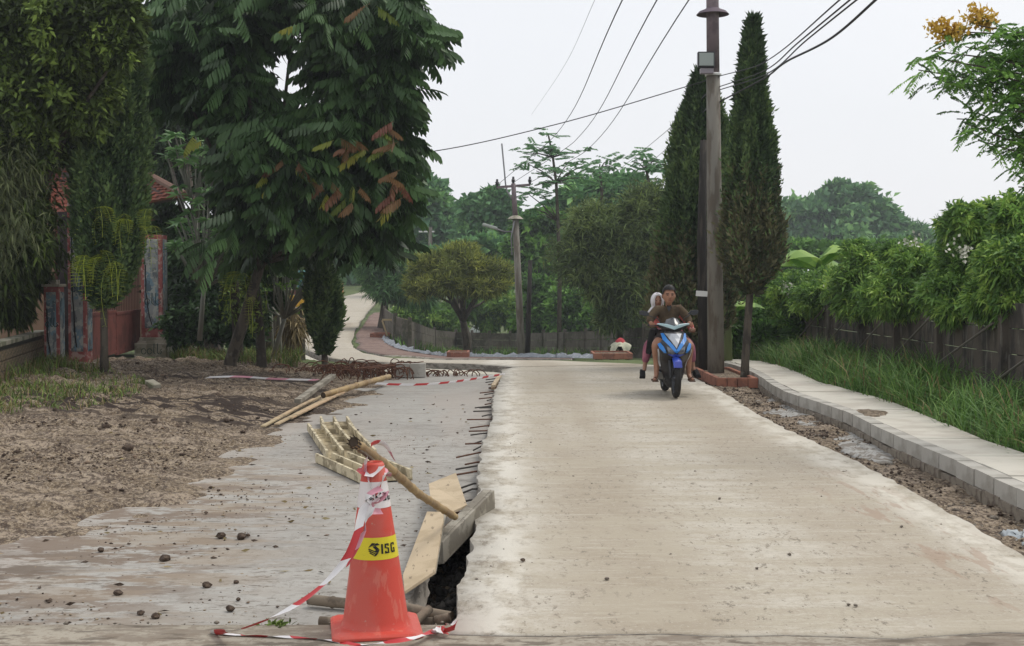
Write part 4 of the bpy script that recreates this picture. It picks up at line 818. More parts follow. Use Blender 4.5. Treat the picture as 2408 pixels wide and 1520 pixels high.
# ------------------------------------------------------------------ left: low stone wall, graffiti pillars, gate
stone_m = M('wall_stone', (.22, .155, .10), [dict(s=4, lo=.42, hi=.62, col=(.085, .085, .055), det=6), dict(s=9, lo=.55, hi=.7, col=(.22, .15, .1), amt=.7)], rough=.95, bump=[(20, .6, .01)])
cope_m = M('wall_coping', (.30, .28, .22), [dict(s=3, lo=.42, hi=.6, col=(.15, .15, .1), det=6)], rough=.95, bump=[(15, .4, .01)])
def stone_wall(label, A, B, z0, h, rows, sl, seed, cat='wall'):
    r = random.Random(seed); A = Vector(A); B = Vector(B); L = (B-A).length; u = (B-A)/L; ang = math.atan2(u.y, u.x); R = Matrix.Rotation(ang, 3, 'Z'); slope = (B.z-A.z)/L
    root = thing('stone_wall', label, cat, A.lerp(B, .5)); nrm = Vector((-u.y, u.x, 0)); nrm = nrm if nrm.x > 0 else -nrm
    c = (A+B)/2; MB().loft([[A+nrm*.0+Vector((0, 0, z0-.3)), A-nrm*.14+Vector((0, 0, z0-.3)), A-nrm*.14+Vector((0, 0, z0+h)), A+Vector((0, 0, z0+h))], [B+Vector((0, 0, z0-.3)), B-nrm*.14+Vector((0, 0, z0-.3)), B-nrm*.14+Vector((0, 0, z0+h)), B+Vector((0, 0, z0+h))]]).build('core', M('wall_mortar_%d' % seed, (.06, .058, .045)), root)
    rh = (h-.12)/rows; me = None
    for k in range(rows):
        s = -r.uniform(0, sl*.8)
        while s < L-.05:
            w = sl*r.uniform(.8, 1.2); a = max(0, s); b = min(L, s+w-.018)
            if b-a > .06:
                p = A+u*((a+b)/2)+nrm*(.012+r.uniform(0, .012))+Vector((0, 0, z0+.05+rh*(k+.5)))
                if me is None: me = MB().box((0, 0, 0), (1, .05, 1)).build('stone', stone_m, root, bevel=.0).data; o0 = bpy.data.objects['stone']; o0.matrix_basis = Matrix.LocRotScale(p, R, Vector((b-a, 1, rh-.018))); o0.name = 'stone'
                else: share(me, p, parent=root, R=R, scale=((b-a), 1., rh-.018))
            s += w
    for zc, th, ov_ in ((z0+h+.035, .07, .06), (z0+.0, .07, .045)):
        k = 0
        while k < L: 
            b = min(L, k+1.2); m = A+u*((k+b)/2)+Vector((0, 0, zc)); MB().box(m+nrm*(-.04 if zc > z0+.1 else .02), (b-k-.008, .22 if zc > z0+.1 else .09, th), R).build('coping', cope_m, root, bevel=.008); k = b
    return root
wA = hit(-70, 955, 0.0); wB = hit(104, 872, 0.0)
stone_wall('low mossy stone wall with pale coping at the left edge, ending at a graffiti pillar', (wA.x, wA.y, .0), (wB.x, wB.y, .0), .10, .60, 3, .34, 301)
wC = at(392, 0, 32.5); wD = at(520, 0, 40)
stone_wall('low stone wall beyond the tall graffiti pillar, half hidden by grass', (wC.x, 32.5, -.1), (wD.x, 40, -.3), .05, .75, 4, .4, 302)
pink_m = M('faded_pink_paint', (.33, .11, .10), [dict(s=3, lo=.45, hi=.65, col=(.27, .07, .065), det=6), dict(s=8, lo=.56, hi=.66, col=(.5, .38, .33), amt=.7, det=6)], rough=.8)
mural_m = M('blue_grey_mural', (.27, .28, .27), [dict(s=(3, 3, 1.6), lo=.50, hi=.60, col=(.12, .24, .32), det=6, amt=.7), dict(s=(9, 9, 3), lo=.53, hi=.6, col=(.06, .075, .10), det=6, amt=.65), dict(s=8, lo=.55, hi=.63, col=(.40, .40, .36), amt=.8, det=5)], rough=.8)
plinth_m = M('cream_plinth', (.42, .38, .31), [dict(s=4, lo=.45, hi=.65, col=(.26, .24, .18), det=6)], rough=.85, bump=[(20, .3, .006)])
greyp_m = M('grey_render', (.10, .085, .085), [dict(s=3, lo=.45, hi=.65, col=(.055, .05, .05))], rough=.9)
mar_m = M('maroon_gate_paint', (.17, .055, .045), [dict(s=3, lo=.45, hi=.65, col=(.11, .038, .032), det=6), dict(s=20, lo=.6, hi=.7, col=(.26, .13, .1), amt=.5)], rough=.7)
teal_m = M('dark_teal_spray', (.01, .05, .05)); crack_m = M('black_crack', (.01, .009, .008))
def pillar(label, c, w, dpt, h, base_h, seed, scrawl=None, rz=0., top=None):
    r = random.Random(seed); c = Vector(c); root = thing('gate_pillar', label, 'pillar', c, rz=0.); R = Matrix.Rotation(rz, 3, 'Z')
    def P(x, y, z): return c+R @ Vector((x, y, z))
    MB().box(P(0, 0, base_h+(h-base_h)/2), (w, dpt, h-base_h), R).build('shaft', pink_m, root, bevel=.015)
    # the painted panels stand in the frames, on the road side (+x) and on the near side (-y)
    MB().loft([[P(w/2+.004, -dpt*.33, base_h+.22), P(w/2+.004, dpt*.33, base_h+.22), P(w/2+.004, dpt*.36, h*.6), P(w/2+.004, dpt*.33, h-.1), P(w/2+.004, -dpt*.33, h-.1)], [P(w/2+.02, -dpt*.30, base_h+.26), P(w/2+.02, dpt*.30, base_h+.26), P(w/2+.02, dpt*.33, h*.6), P(w/2+.02, dpt*.30, h-.13), P(w/2+.02, -dpt*.30, h-.13)]]).build('road_panel', mural_m, root)
    MB().loft([[P(-w*.33, -dpt/2-.004, base_h+.22), P(w*.33, -dpt/2-.004, base_h+.22), P(w*.33, -dpt/2-.004, h-.1), P(-w*.33, -dpt/2-.004, h-.1)], [P(-w*.30, -dpt/2-.02, base_h+.26), P(w*.30, -dpt/2-.02, base_h+.26), P(w*.30, -dpt/2-.02, h-.13), P(-w*.30, -dpt/2-.02, h-.13)]]).build('near_panel', mural_m, root)
    b = MB(); b.box(P(0, 0, base_h-.04), (w+.08, dpt+.08, .08), R).box(P(0, 0, base_h-.11), (w+.14, dpt+.14, .06), R).box(P(0, 0, base_h-.17), (w+.2, dpt+.2, .065), R).box(P(0, 0, base_h/2-.13), (w+.26, dpt+.26, base_h-.0), R); b.build('plinth', plinth_m, root, bevel=.01)
    if top: MB().box(P(0, 0, h+.02), (w+.06, dpt+.06, .05), R).box(P(0, 0, h+.08), (w*.6, dpt*.6, .08), R).build('cap', plinth_m, root, bevel=.01)
    # cracked line down the near panel and sprayed marks
    pts = [P(-w*.26, -dpt/2-.024, h*.75)]
    for k in range(7): pts.append(P(-w*.28+k*w*.045*(k/6)+r.gauss(0, .008), -dpt/2-.024, h*.75-(h*.75-base_h-.3)*(k+1)/7))
    MB().tube(pts, .012, 4).build('crack', crack_m, root)
    if scrawl:
        m = MB()
        for s in scrawl: m.tube([P(x, y, z) for x, y, z in s], .009, 5)
        m.build('graffiti', teal_m, root)
    return root
def loops(x0, y, z0, n, s):
    """sprayed scrawl: rounded loops then strokes"""
    out = []
    for i in range(n):
        cx_ = x0+i*s*1.25; out.append([(cx_+s*.5*math.cos(a), y, z0+s*.6*math.sin(a)+s*.6) for a in np.linspace(0, 2*PI*.95, 11)])
    for i in range(2): cx_ = x0+(n+.05+i*.6)*s*1.25-s*.3; out.append([(cx_, y, z0+s*2.3), (cx_-.01, y, z0+s*.3), (cx_+s*.3, y, z0)])
    out.append([(cx_+s*.9, y, z0+s*1.1), (cx_+s*.5, y, z0+s*.9), (cx_+s*.9, y, z0+s*.45), (cx_+s*.45, y, z0+.0)])
    return out
q1 = at(119, 0, 23.0); q2 = at(181, 0, 24.0); q3 = at(357, 0, 30.5)
pillar('short cracked graffiti pillar at the end of the low stone wall', (q1.x, 23.0, -.02), .27, .3, 1.62, .1, 1, loops(-.06, -.18, .9, 1, .07), top=True)
pillar('tall graffiti pillar with pink frame and cream plinth on the near side of the gate', (q2.x, 24.0, .0), .34, .36, 3.4, .16, 2, loops(-.06, -.205, 1.5, 1, .08))
MB().box((q2.x-.30, 24.25, 1.5), (.22, .5, 3.0)).build('side_wall', greyp_m, bpy.data.objects['gate_pillar.001'])
MB().box((q2.x-.47, 24.35, 1.5), (.10, .4, 3.0)).build('side_wall', mar_m, bpy.data.objects['gate_pillar.001'])
pillar('tallest graffiti pillar with stepped white base on the far side of the gate', (q3.x, 30.5, -.05), .50, .5, 2.85, .42, 3, loops(-.16, -.38, .03, 2, .11)+loops(-.1, -.275, 1.2, 1, .12), rz=0)
# the gate
gA = Vector((at(192, 0, 25).x, 25.0, .12)); gB = Vector((at(322, 0, 31.4).x, 31.4, .02)); gu = (gB-gA).normalized(); gl = (gB-gA).length; gR = Matrix.Rotation(math.atan2(gu.y, gu.x), 3, 'Z')
gate = thing('iron_gate', 'maroon sheet and bar gate between the graffiti pillars', 'gate', gA)
for k in range(2):
    a = gA+gu*(gl*k/2+.03); b = gA+gu*(gl*(k+1)/2-.03); m = (a+b)/2
    MB().box(m+Vector((0, 0, .48)), ((b-a).length, .03, .86), gR).build('sheet_panel', mar_m, gate)
    MB().box(m+Vector((0, 0, .94)), ((b-a).length, .06, .06), gR).box(m+Vector((0, 0, 2.3)), ((b-a).length, .06, .06), gR).box(m+Vector((0, 0, .05)), ((b-a).length, .06, .06), gR).build('rail', mar_m, gate)
bar = None
for k in range(30):
    p = gA+gu*(gl*(k+.5)/30)+Vector((0, 0, 1.62))
    if bar is None: bar = MB().box((0, 0, 0), (.02, .02, 1.3)).build('bar', M('dark_gate_bar', (.09, .035, .03), rough=.6), gate); bar.matrix_basis = Matrix.LocRotScale(p, gR, None)
    else: share(bar, p, parent=gate, R=gR)
# concrete ramp to the gate is part of the trodden ground; stone fragment lying on it
def rock(name, label, cat, c, s, mat, seed, group=None, flat=.7):
    r = np.random.default_rng(seed); bm = bmesh.new(); bmesh.ops.create_icosphere(bm, subdivisions=2, radius=1)
    n = [unit(r.normal(size=3)) for _ in range(7)]; h = r.uniform(.55, .85, 7)
    for v in bm.verts:
        p = np.array(v.co)
        for a, b in zip(n, h):
            k = p @ a
            if k > b: p = p-a*(k-b)*.9
        p = p*(1+r.normal(0, .09)); v.co = Vector(p)*s; v.co.z *= flat
    me = bpy.data.meshes.new(name); bm.to_mesh(me); bm.free(); me.materials.append(mat); o = link(bpy.data.objects.new(name, me)); o.location = c
    return tag(o, label, cat, group)
o = MB().box((0, 0, 0), (.3, .14, .09)).build('broken_block', cope_m, bevel=.01); p = hit(360, 918, .04); o.location = (p.x, p.y, ez(p.x, p.y)+.05); o.rotation_euler = (.1, .2, -.9); tag(o, 'pale broken block lying at the edge of the gate ramp', 'concrete block')
# ------------------------------------------------------------------ tiled roof behind the gate
tile_m = M('terracotta_tile', (.30, .085, .05), [dict(s=1.5, lo=.4, hi=.65, col=(.20, .06, .04), det=5), dict(s=7, lo=.55, hi=.68, col=(.12, .07, .05), amt=.7, det=6)], rough=.85)
house = thing('tiled_pavilion', 'small house with a hipped terracotta tile roof behind the gate trees', 'house', (at(300, 700, 38).x, 37.5, 0))
RC, RE, RR2, RR1 = at(440, 462, 30), at(95, 522, 42), at(95, 398, 45), at(335, 404, 35)
def roofpt(u, v):  # u along the eave from the corner, v up the slope
    e = RC.lerp(RE, u); hip = RC.lerp(RR1, v); top = RR1.lerp(RR2, u); return RC.lerp(RR1, v).lerp(RE.lerp(RR2, v), u) if True else e
nrm = (RE-RC).cross(RR1-RC).normalized(); nrm = -nrm if nrm.z < 0 else nrm
MB().add([RC, RE, RR2, RR1, RC-nrm*.08, RE-nrm*.08, RR2-nrm*.08, RR1-nrm*.08], [(0, 1, 2, 3), (7, 6, 5, 4), (0, 4, 5, 1), (1, 5, 6, 2), (2, 6, 7, 3), (3, 7, 4, 0)]).build('roof', M('roof_board', (.05, .035, .03)), house)
NU, NV = 22, 12
for j in range(NV):
    for i in range(NU):
        a = roofpt(i/NU, j/NV); b = roofpt((i+1)/NU, j/NV); c_ = roofpt((i+1)/NU, (j+1.12)/NV); d_ = roofpt(i/NU, (j+1.12)/NV); e = nrm*(.05+random.uniform(0, .015)); f = nrm*.015; m1 = a.lerp(b, .5)+e+nrm*.035; m2 = d_.lerp(c_, .5)+f+nrm*.03
        MB().add([a+e, m1, b+e, c_+f, m2, d_+f, a-f, b-f], [(0, 1, 4, 5), (1, 2, 3, 4), (6, 7, 2, 1, 0)]).build('tile', tile_m, house)
MB().tube([RC+nrm*.06, RR1+nrm*.08, RR2+nrm*.08], .09, 7).build('ridge', M('ridge_cap', (.16, .09, .065)), house)
# hidden slope of the hip and the walls
back = Vector((RC.x-1, RC.y+9, RC.z)); MB().add([RC, RR1, back], [(0, 1, 2)]).build('roof', tile_m, house)
MB().box(((RC.x+RE.x)/2-1, 39, 1.7), (4.6, 4, 3.6)).build('wall', M('ochre_wall', (.23, .14, .09)), house)
# ------------------------------------------------------------------ garden columns behind the frangipani
dk = M('dark_column', (.035, .032, .028), rough=.95)
for px, d, w, lab in [(418, 34, .3, 'dark square garden column left of the frangipani trunk'), (470, 33, .22, 'dark narrow garden column between the pillars and the fence'), (500, 34, .34, 'broad dark garden column nearest the board fence')]:
    p = at(px, 0, d); tag(MB().box((p.x, d, h1(p.x, d)+1.35), (w, w, 3.1)).box((p.x, d, h1(p.x, d)+.1), (w+.1, w+.1, .35)).build('garden_column', dk, bevel=.02), lab, 'column')
# leaning dark trunk and slim trunk by the road
for lab, pts, r in [('leaning dark trunk rising into the big tree, nearest the earth road', [gpt(614, 25.6), at(612, 780, 25.8), at(603, 690, 26), at(590, 600, 26.2), at(570, 480, 26.4)], [.11, .085, .08, .08, .06]),
    ('ivy covered trunk hung with ferns left of the leaning trunk', [gpt(560, 27), at(556, 760, 27), at(550, 650, 27), at(540, 540, 27)], [.12, .1, .1, .08])]:
    root = thing('tree_trunk', lab, 'tree', pts[0]); MB().tube([pts[0]-Vector((0, 0, .3))]+pts, [r[0]*1.2]+r, 9).build('trunk', M('dark_bark_%d' % int(r[0]*100), (.045, .038, .03), [dict(s=6, lo=.5, hi=.65, col=(.09, .08, .06))], rough=.95, bump=[(20, .8, .02)]), root, smooth=True)
    V, F = leaf_np(np.array([tuple(pts[-1].lerp(pts[1], random.random())+Vector((random.gauss(0, .13), random.gauss(0, .1), 0))) for _ in range(700)]), RNG.normal(size=(700, 3))-np.array([0, 0, .6]), .12, .05, .2); mesh_np('ivy', V, F, leafm['moss'], root, tint=RNG.random(700))
# ------------------------------------------------------------------ board fence left of the road
bf_m = M('grey_weathered_board', (.17, .15, .12), [dict(s=(8, 8, 1), lo=.45, hi=.65, col=(.09, .08, .065), det=6)], rough=.95)
bfa, bfb = at(612, 0, 30.5), at(712, 0, 33.5); bfr = thing('board_fence', 'fence of upright grey weathered boards by the bend', 'fence', ((bfa.x+bfb.x)/2, 32, h1(-6, 32)))
for k in range(9):
    p = bfa.lerp(bfb, k/8.5); g = h1(p.x, p.y)-.1; hh = 1.75*random.uniform(.85, 1.05)-k*.03
    MB().box((p.x, p.y+random.gauss(0, .03), g+hh/2), (.14*random.uniform(.8, 1.1), .03, hh), Matrix.Rotation(random.gauss(0, .05), 3, 'Y')).build('board', bf_m, bfr)
for z in (.5, 1.3): MB().tube([(bfa.x-.1, bfa.y-.04, h1(-6, 32)+z), (bfb.x, bfb.y-.04, h1(-6, 32)+z)], .03, 6).build('rail', bf_m, bfr)
pw = M('pale_pole', (.34, .33, .28))
for i, (px, y0, y1) in enumerate([(643, 735, 850), (662, 745, 850)]):
    a = at(px, y1, 29.5); b = at(px-4, y0, 29.5); c_ = at(px-22, y0-22, 29.4); tag(MB().tube([a, b, c_], .025, 6).build('bent_pipe', pw, smooth=True), ('thin pale bent pipe leaning before the boards, left one', 'thin pale bent pipe leaning before the boards, right one')[i], 'pipe', 'bent pipes by the board fence')
rngd = np.random.default_rng(7); C = np.array([tuple(at(random.gauss(690, 12), random.gauss(760, 16), 30.2)) for _ in range(160)]); V, F = leaf_np(C, rngd.normal(size=(160, 3))-np.array([0, 0, 1.2]), .5, .05, .4, rngd)
tag(mesh_np('dead_banana_leaves', V, F, leafm['dry'], tint=rngd.random(160)), 'bundle of dry hanging banana leaves at the right end of the board fence', 'dead leaves', kind='stuff')
# ------------------------------------------------------------------ poles
pole_m = M('old_concrete_pole', (.225, .21, .18), [dict(s=(6, 6, 1.2), lo=.4, hi=.65, col=(.14, .12, .095), det=6), dict(s=(14, 14, 3), lo=.6, hi=.7, col=(.26, .24, .2), amt=.6)], rough=.9, bump=[((20, 20, 6), .4, .01)])
ppole_m = M('purplish_steel', (.20, .155, .165), [dict(s=4, lo=.45, hi=.65, col=(.13, .1, .11))], rough=.6)
dpole_m = M('tarred_pole', (.03, .027, .024), [dict(s=(12, 12, 2), lo=.5, hi=.65, col=(.07, .06, .05))], rough=.9)
D1 = 23.6; b0 = at(1684, 872, D1); b0.z = -.2; t0 = at(1677, 175, D1); t1_ = at(1674, -160, D1)
up = thing('utility_pole', 'tall concrete utility pole with a steel upper half, standing in the brick planter', 'utility pole', b0)
MB().tube([b0, b0.lerp(t0, .5), t0], [.158, .14, .125], 16).build('lower_shaft', pole_m, up, smooth=True)
MB().tube([t0, t1_], [.118, .11], 14).build('upper_shaft', ppole_m, up, smooth=True)
MB().lathe([(.15, -.03), (.155, .0), (.12, .02)], 16, t0).build('joint_ring', white_m, up)
cc = at(1676, 26, D1); MB().lathe([(.30, -.07), (.25, -.015), (.14, .03), (.12, .05), (.12, .0), (.24, -.04)], 24, cc, cap=False).build('rain_collar', M('collar_metal', (.13, .10, .12)), up, smooth=True)
MB().lathe([(.15, -.02), (.15, .02)], 16, at(1683, 792, D1)).build('band', steel_m, up)
lb = at(1660, 141, D1-.22); fl = thing('floodlight', 'square grey floodlight strapped to the utility pole', 'floodlight', lb)
MB().box(lb, (.31, .12, .28)).build('housing', black_m, fl, bevel=.012); MB().box(lb-Vector((0, .065, 0)), (.26, .012, .23)).build('glass', M('floodlight_glass', (.32, .36, .34), rough=.2), fl)
MB().box(lb-Vector((-.02, -.04, .2)), (.24, .12, .1)).build('driver_box', M('lamp_box_metal', (.30, .27, .30), rough=.5), fl, bevel=.01)
b1 = at(1655, 868, 24.4); b1.z = -.2; dp = thing('support_pole', 'dark thin support pole close behind the left of the utility pole', 'pole', b1)
MB().tube([b1, at(1650, 560, 24.4), at(1655, 330, 24.4)], [.1, .09, .07], 10).build('shaft', dpole_m, dp, smooth=True)
lp = at(1650, 691, 23.3); tag(MB().box(lp, (.21, .012, .10), Matrix.Rotation(.06, 3, 'Y')).build('number_plate', white_m, bevel=.004), 'small blank white plate fixed beside the utility pole at head height', 'plate')
D2 = 66; c0 = hitH(1228, 842); D2 = c0.y; c0 = at(1228, 842, D2); c1 = at(1212, 512, D2); c2 = at(1207, 432, D2)
fpole = thing('utility_pole', 'slender far utility pole with a crossarm and three insulators in the valley', 'utility pole', c0)
MB().tube([c0-Vector((0, 0, .5)), c1], [.15, .12], 12).build('lower_shaft', pole_m, fpole, smooth=True)
MB().tube([c1, c2], [.11, .09], 10).build('upper_shaft', ppole_m, fpole, smooth=True)
MB().lathe([(.32, -.06), (.2, .04), (.1, .08)], 14, c1).build('rain_collar', plinth_m, fpole)
ca, cb = at(1168, 441, D2), at(1247, 435, D2); MB().box((ca+cb)/2, ((cb-ca).length, .08, .09), Matrix.Rotation(-math.atan2(cb.z-ca.z, cb.x-ca.x), 3, 'Y')).build('crossarm', ppole_m, fpole)
for px, py in ((1169, 434), (1207, 428), (1246, 428)): MB().lathe([(.05, 0), (.05, .08), (.09, .1), (.05, .13), (.09, .17), (.05, .2), (.04, .3)], 8, at(px, py+6, D2)).build('insulator', black_m, fpole)
MB().tube([at(1205, 470, D2), at(1192, 450, D2), at(1189, 434, D2), at(1180, 338, D2)], .035, 6).build('mast', steel_m, fpole)
la = at(1208, 545, D2); MB().tube([la, at(1185, 545, D2-.3), at(1163, 538, D2-.6)], .035, 6).build('lamp_arm', steel_m, fpole); MB().box(at(1152, 533, D2-.7), (.6, .26, .12), Matrix.Rotation(.28, 3, 'Y')).build('lamp_head', M('lamp_head_metal', (.36, .39, .36)), fpole, bevel=.04)
MB().tube([at(1210, 520, D2-.2), at(1202, 560, D2-.3), at(1204, 600, D2-.25)], .03, 5).build('loose_cable', steel_m, fpole)
wpl = thing('wooden_pole', 'thinner dark wooden pole just right of the far utility pole', 'pole', at(1241, 842, D2+.5)); MB().tube([at(1240, 848, D2+.5), at(1247, 612, D2+.5)], [.11, .08], 8).build('shaft', dpole_m, wpl, smooth=True)
hp = at(975, 520, 90); sp = thing('utility_pole', 'distant small pole with a white crossarm left of the valley', 'utility pole', far_base(1010, 90)); p = at(1008, 470+60, 90); MB().tube([Vector(far_base(1010, 90)), at(1012, 535, 90)], .13, 8).build('shaft', pole_m, sp); MB().box(at(1003, 545, 90), (1.1, .1, .1)).build('crossarm', white_m, sp)
cable_m = M('cable', (.045, .045, .05)); cable2_m = M('pale_cable', (.16, .16, .17))
def wire(label, pts, r=.012, sag=0., m=cable_m, group='overhead wires'):
    r *= .72
    P = [at(*p) for p in pts]; out = []
    for i in range(len(P)-1):
        p0, p1, p2, p3 = P[max(i-1, 0)], P[i], P[i+1], P[min(i+2, len(P)-1)]; r1 = (p2-p1).length
        m1 = (p2-p0)*(r1/max(1e-6, (p2-p0).length)); m2 = (p3-p1)*(r1/max(1e-6, (p3-p1).length))
        for k in range(12): t = k/12; out.append(p1*(2*t**3-3*t*t+1)+m1*(t**3-2*t*t+t)+p2*(3*t*t-2*t**3)+m2*(t**3-t*t))
    out.append(P[-1]); return tag(MB().tube(out, r, 5).build('overhead_wire', m), label, 'wire', group)
wire('leftmost of the three wires slanting down from the top edge to the far pole', [(1478, -30, 16), (1306, 318, 42), (1169, 436, D2)], .013)
wire('middle of the three wires slanting down from the top edge to the far pole', [(1562, -30, 16), (1352, 332, 42), (1207, 430, D2)], .013)
wire('rightmost of the three wires slanting down from the top edge to the far pole', [(1640, -30, 16), (1382, 352, 42), (1246, 430, D2)], .013)
wire('faintest thin wire high in the sky left of the three slanting wires', [(1412, -30, 30), (1330, 150, 50), (1250, 270, 80)], .008, m=cable2_m)
wire('long wire from the overhanging tree up to the utility pole', [(560, 380, 24), (975, 362, 24), (1300, 295, 24), (1668, 188, D1)], .013)
wire('wire running left from the mossy cypress crown', [(-40, 270, 21), (250, 385, 21.5), (345, 400, 24)], .012)
wire('wire dropping left behind the tall cypress', [(1668, 215, D1+.2), (1560, 315, 36), (1440, 412, 60)], .011, m=cable2_m)
wire('lowest thin wire left of the utility pole', [(1668, 250, D1+.2), (1520, 390, 50), (1300, 560, 100)], .011, m=cable2_m)
wire('uppermost cable of the bundle at the top right', [(1690, 180, D1), (1792, 150, 20), (2010, -30, 11)], .012)
wire('second cable of the bundle at the top right', [(1690, 205, D1), (1795, 168, 20), (1880, 98, 15), (2035, -30, 11)], .013)
wire('third cable of the bundle at the top right', [(1692, 212, D1), (1800, 176, 20), (1900, 92, 14.5), (2052, -30, 11)], .013)
wire('lowest and thickest cable of the bundle at the top right', [(1692, 240, D1), (1796, 185, 20), (1850, 145, 16), (1955, 90, 13.5), (2090, -28, 11)], .019, .03)
# ------------------------------------------------------------------ brick planter round the pole foot
brick_m = M('terracotta_block', (.33, .145, .095), [dict(s=4, lo=.45, hi=.65, col=(.22, .1, .07), det=6)], rough=.9, bump=[(25, .3, .006)])
def planter(label, x0, x1, y0, y1, z, h=.16, n=4, ny_=4):
    root = thing('planter', label, 'planter', ((x0+x1)/2, y0, z))
    for k in range(n):
        w = (x1-x0)/n
        for yv in (y0, y1): MB().box((x0+w*(k+.5), yv, z+h/2), (w-.012, .08, h)).build('block', brick_m, root, bevel=.006)
    for k in range(ny_):
        w = (y1-y0-.1)/ny_
        for xv in (x0+.04, x1-.04): MB().box((xv, y0+.05+w*(k+.5), z+h/2), (.078, w-.012, h)).build('block', brick_m, root, bevel=.006)
    MB().box(((x0+x1)/2, (y0+y1)/2, z+h*.3), (x1-x0-.17, y1-y0-.09, h*.9)).build('soil', soil_m, root)
pa, pb = hit(1660, 901, -.14), hit(1772, 901, -.14)
planter('low terracotta block planter round the foot of the utility pole', pa.x, min(pb.x, kx(22)-.02), 21.8, 24.6, -.13, .17)
r1 = hitH(1395, 845.2); r2 = hitH(1488, 845.2)
planter('far terracotta planter under the covered stand', r1.x, r2.x, r1.y, r1.y+1.6, r1.z, .2, 4, 2)
r1 = hitH(1050, 842); r2 = hitH(1103, 842)
planter('far terracotta planter at the foot of the slanting trunk', r1.x, r2.x, r1.y, r1.y+1.4, r1.z, .22, 3, 2)
r1 = hitH(870, 795); planter('distant terracotta planter round the thick pine trunk', r1.x, r1.x+.9, r1.y, r1.y+1.2, r1.z, .2, 2, 2)
# slanting trunk of the yellowish casuarina: a second, visible stem
ct = thing('leaning_stem', 'slanting forked stem under the yellowish casuarina', 'tree stem', hitH(1104, 836)); q0 = hitH(1104, 836); dd = q0.y
m = MB(); m.tube([q0-Vector((0, 0, .2)), at(1100, 790, dd), at(1083, 740, dd), at(1075, 715, dd)], [.2, .17, .15, .13], 8)
for pts in ([(1075, 715), (1060, 690), (1040, 670)], [(1075, 715), (1090, 690), (1110, 660)], [(1082, 738), (1130, 715), (1165, 690)], [(1077, 720), (1075, 690), (1085, 650)]): m.tube([at(a, b, dd) for a, b in pts], [.1, .07, .03], 6)
m.build('stem', bark_m, ct, smooth=True)
# plastic sheeting along the far verge
plast_m = M('silver_plastic_sheet', (.22, .24, .27), [dict(s=(3, 3, 3), lo=.42, hi=.6, col=(.15, .17, .2), det=6), dict(s=7, lo=.55, hi=.65, col=(.6, .6, .6), amt=.6)], rough=.35, bump=[(6, 1., .08)])
pr = [hitH(a, b) for a, b in [(903, 797), (906, 806), (925, 818), (955, 828), (1000, 835), (1060, 840), (1130, 842), (1210, 843), (1300, 844), (1395, 846)]]
V = []; F = []; nn = 90
for i in range(nn):
    x, y, z = lerp_path(pr, i/(nn-1))
    for j in range(5): V.append((x+random.gauss(0, .05), y+j*.45-(.3), h1(x, y+j*.45)+.06+[.0, .12, .05, .14, .02][j]*random.uniform(.5, 1.3)))
    if i: 
        for j in range(4): k = i*5+j; F.append((k-5, k-4, k+1, k))
tag(mesh_np('plastic_sheet', np.array(V), np.array(F), plast_m), 'long crumpled silver plastic sheet lying along the far verge below the fence', 'plastic sheet')
for i, (px, py, s, lab) in enumerate([(1125, 822, .28, 'leftmost brown boulder on the plastic sheet'), (1142, 824, .34, 'middle brown boulder on the plastic sheet'), (1163, 828, .26, 'rightmost boulder on the plastic sheet')]):
    p = hitH(px+0, py+6); rock('boulder', lab, 'boulder', p+Vector((0, .3, s*.5)), s, stone_m, 400+i, 'boulders below the far fence')
# pale trestle and grey shed sheets
p = hitH(925, 803); tz = thing('trestle', 'pale wooden trestle by the thick pine trunk', 'trestle', p); tm = M('raw_timber', (.42, .33, .19))
for dx, l in ((-.35, -.2), (.0, .2), (.1, -.2), (.45, .2)): MB().box(p+Vector((dx, .1, .45)), (.07, .07, 1.), Matrix.Rotation(l*1.6, 3, 'Y')).build('leg', tm, tz)
MB().box(p+Vector((.05, .1, .95)), (1.1, .1, .08)).build('beam', tm, tz)
s0 = at(1135, 765, 78); sh = thing('lean_to_shed', 'grey lean-to roof sheets among the shrubs behind the slanting trunk', 'shed', (s0.x, 78, h1(s0.x, 78)))
a, b, c_, d_ = at(1098, 785, 77), at(1148, 780, 77), at(1168, 748, 80), at(1132, 746, 80); MB().add([a, b, c_, d_, a-Vector((0, 0, .05)), b-Vector((0, 0, .05)), c_-Vector((0, 0, .05)), d_-Vector((0, 0, .05))], [(0, 1, 2, 3), (7, 6, 5, 4), (0, 4, 5, 1), (1, 5, 6, 2), (2, 6, 7, 3), (3, 7, 4, 0)]).build('roof', M('grey_sheet', (.33, .37, .33)), sh)
for q in (a, b): MB().tube([q, (q.x, q.y, h1(q.x, q.y)-.2)], .06, 6).build('post', bf_m, sh)
# covered stand with red top and orange lamp
p = hitH(1458, 844); cs = thing('covered_motorbike', 'parked motorbike hidden under a cream cloth and a red cover, orange lamp below', 'motorbike', p)
cr = M('cream_cloth', (.50, .50, .37), [dict(s=4, lo=.45, hi=.65, col=(.33, .33, .25))]); k = p.y/FPX; V = []; n1, n2 = 9, 28
for i in range(n1):
    for j in range(n2):
        a = 2*PI*j/n2; t = i/(n1-1); r = (4+26*t**.9)*k*(1+.16*t*math.sin(a*3+1)+.12*t*math.sin(a*7)); drop = (40-19*t**2.1*(1+.6*math.sin(a*5+.6)))*k+random.gauss(0, .3)*k; V.append((p.x+r*math.cos(a), p.y+r*math.sin(a)*1.1, p.z+drop+.0))
F = [(i*n2+j, i*n2+(j+1) % n2, (i+1)*n2+(j+1) % n2, (i+1)*n2+j) for i in range(n1-1) for j in range(n2)]
mesh_np('cloth', np.array(V), np.array(F), cr, cs, smooth=True)
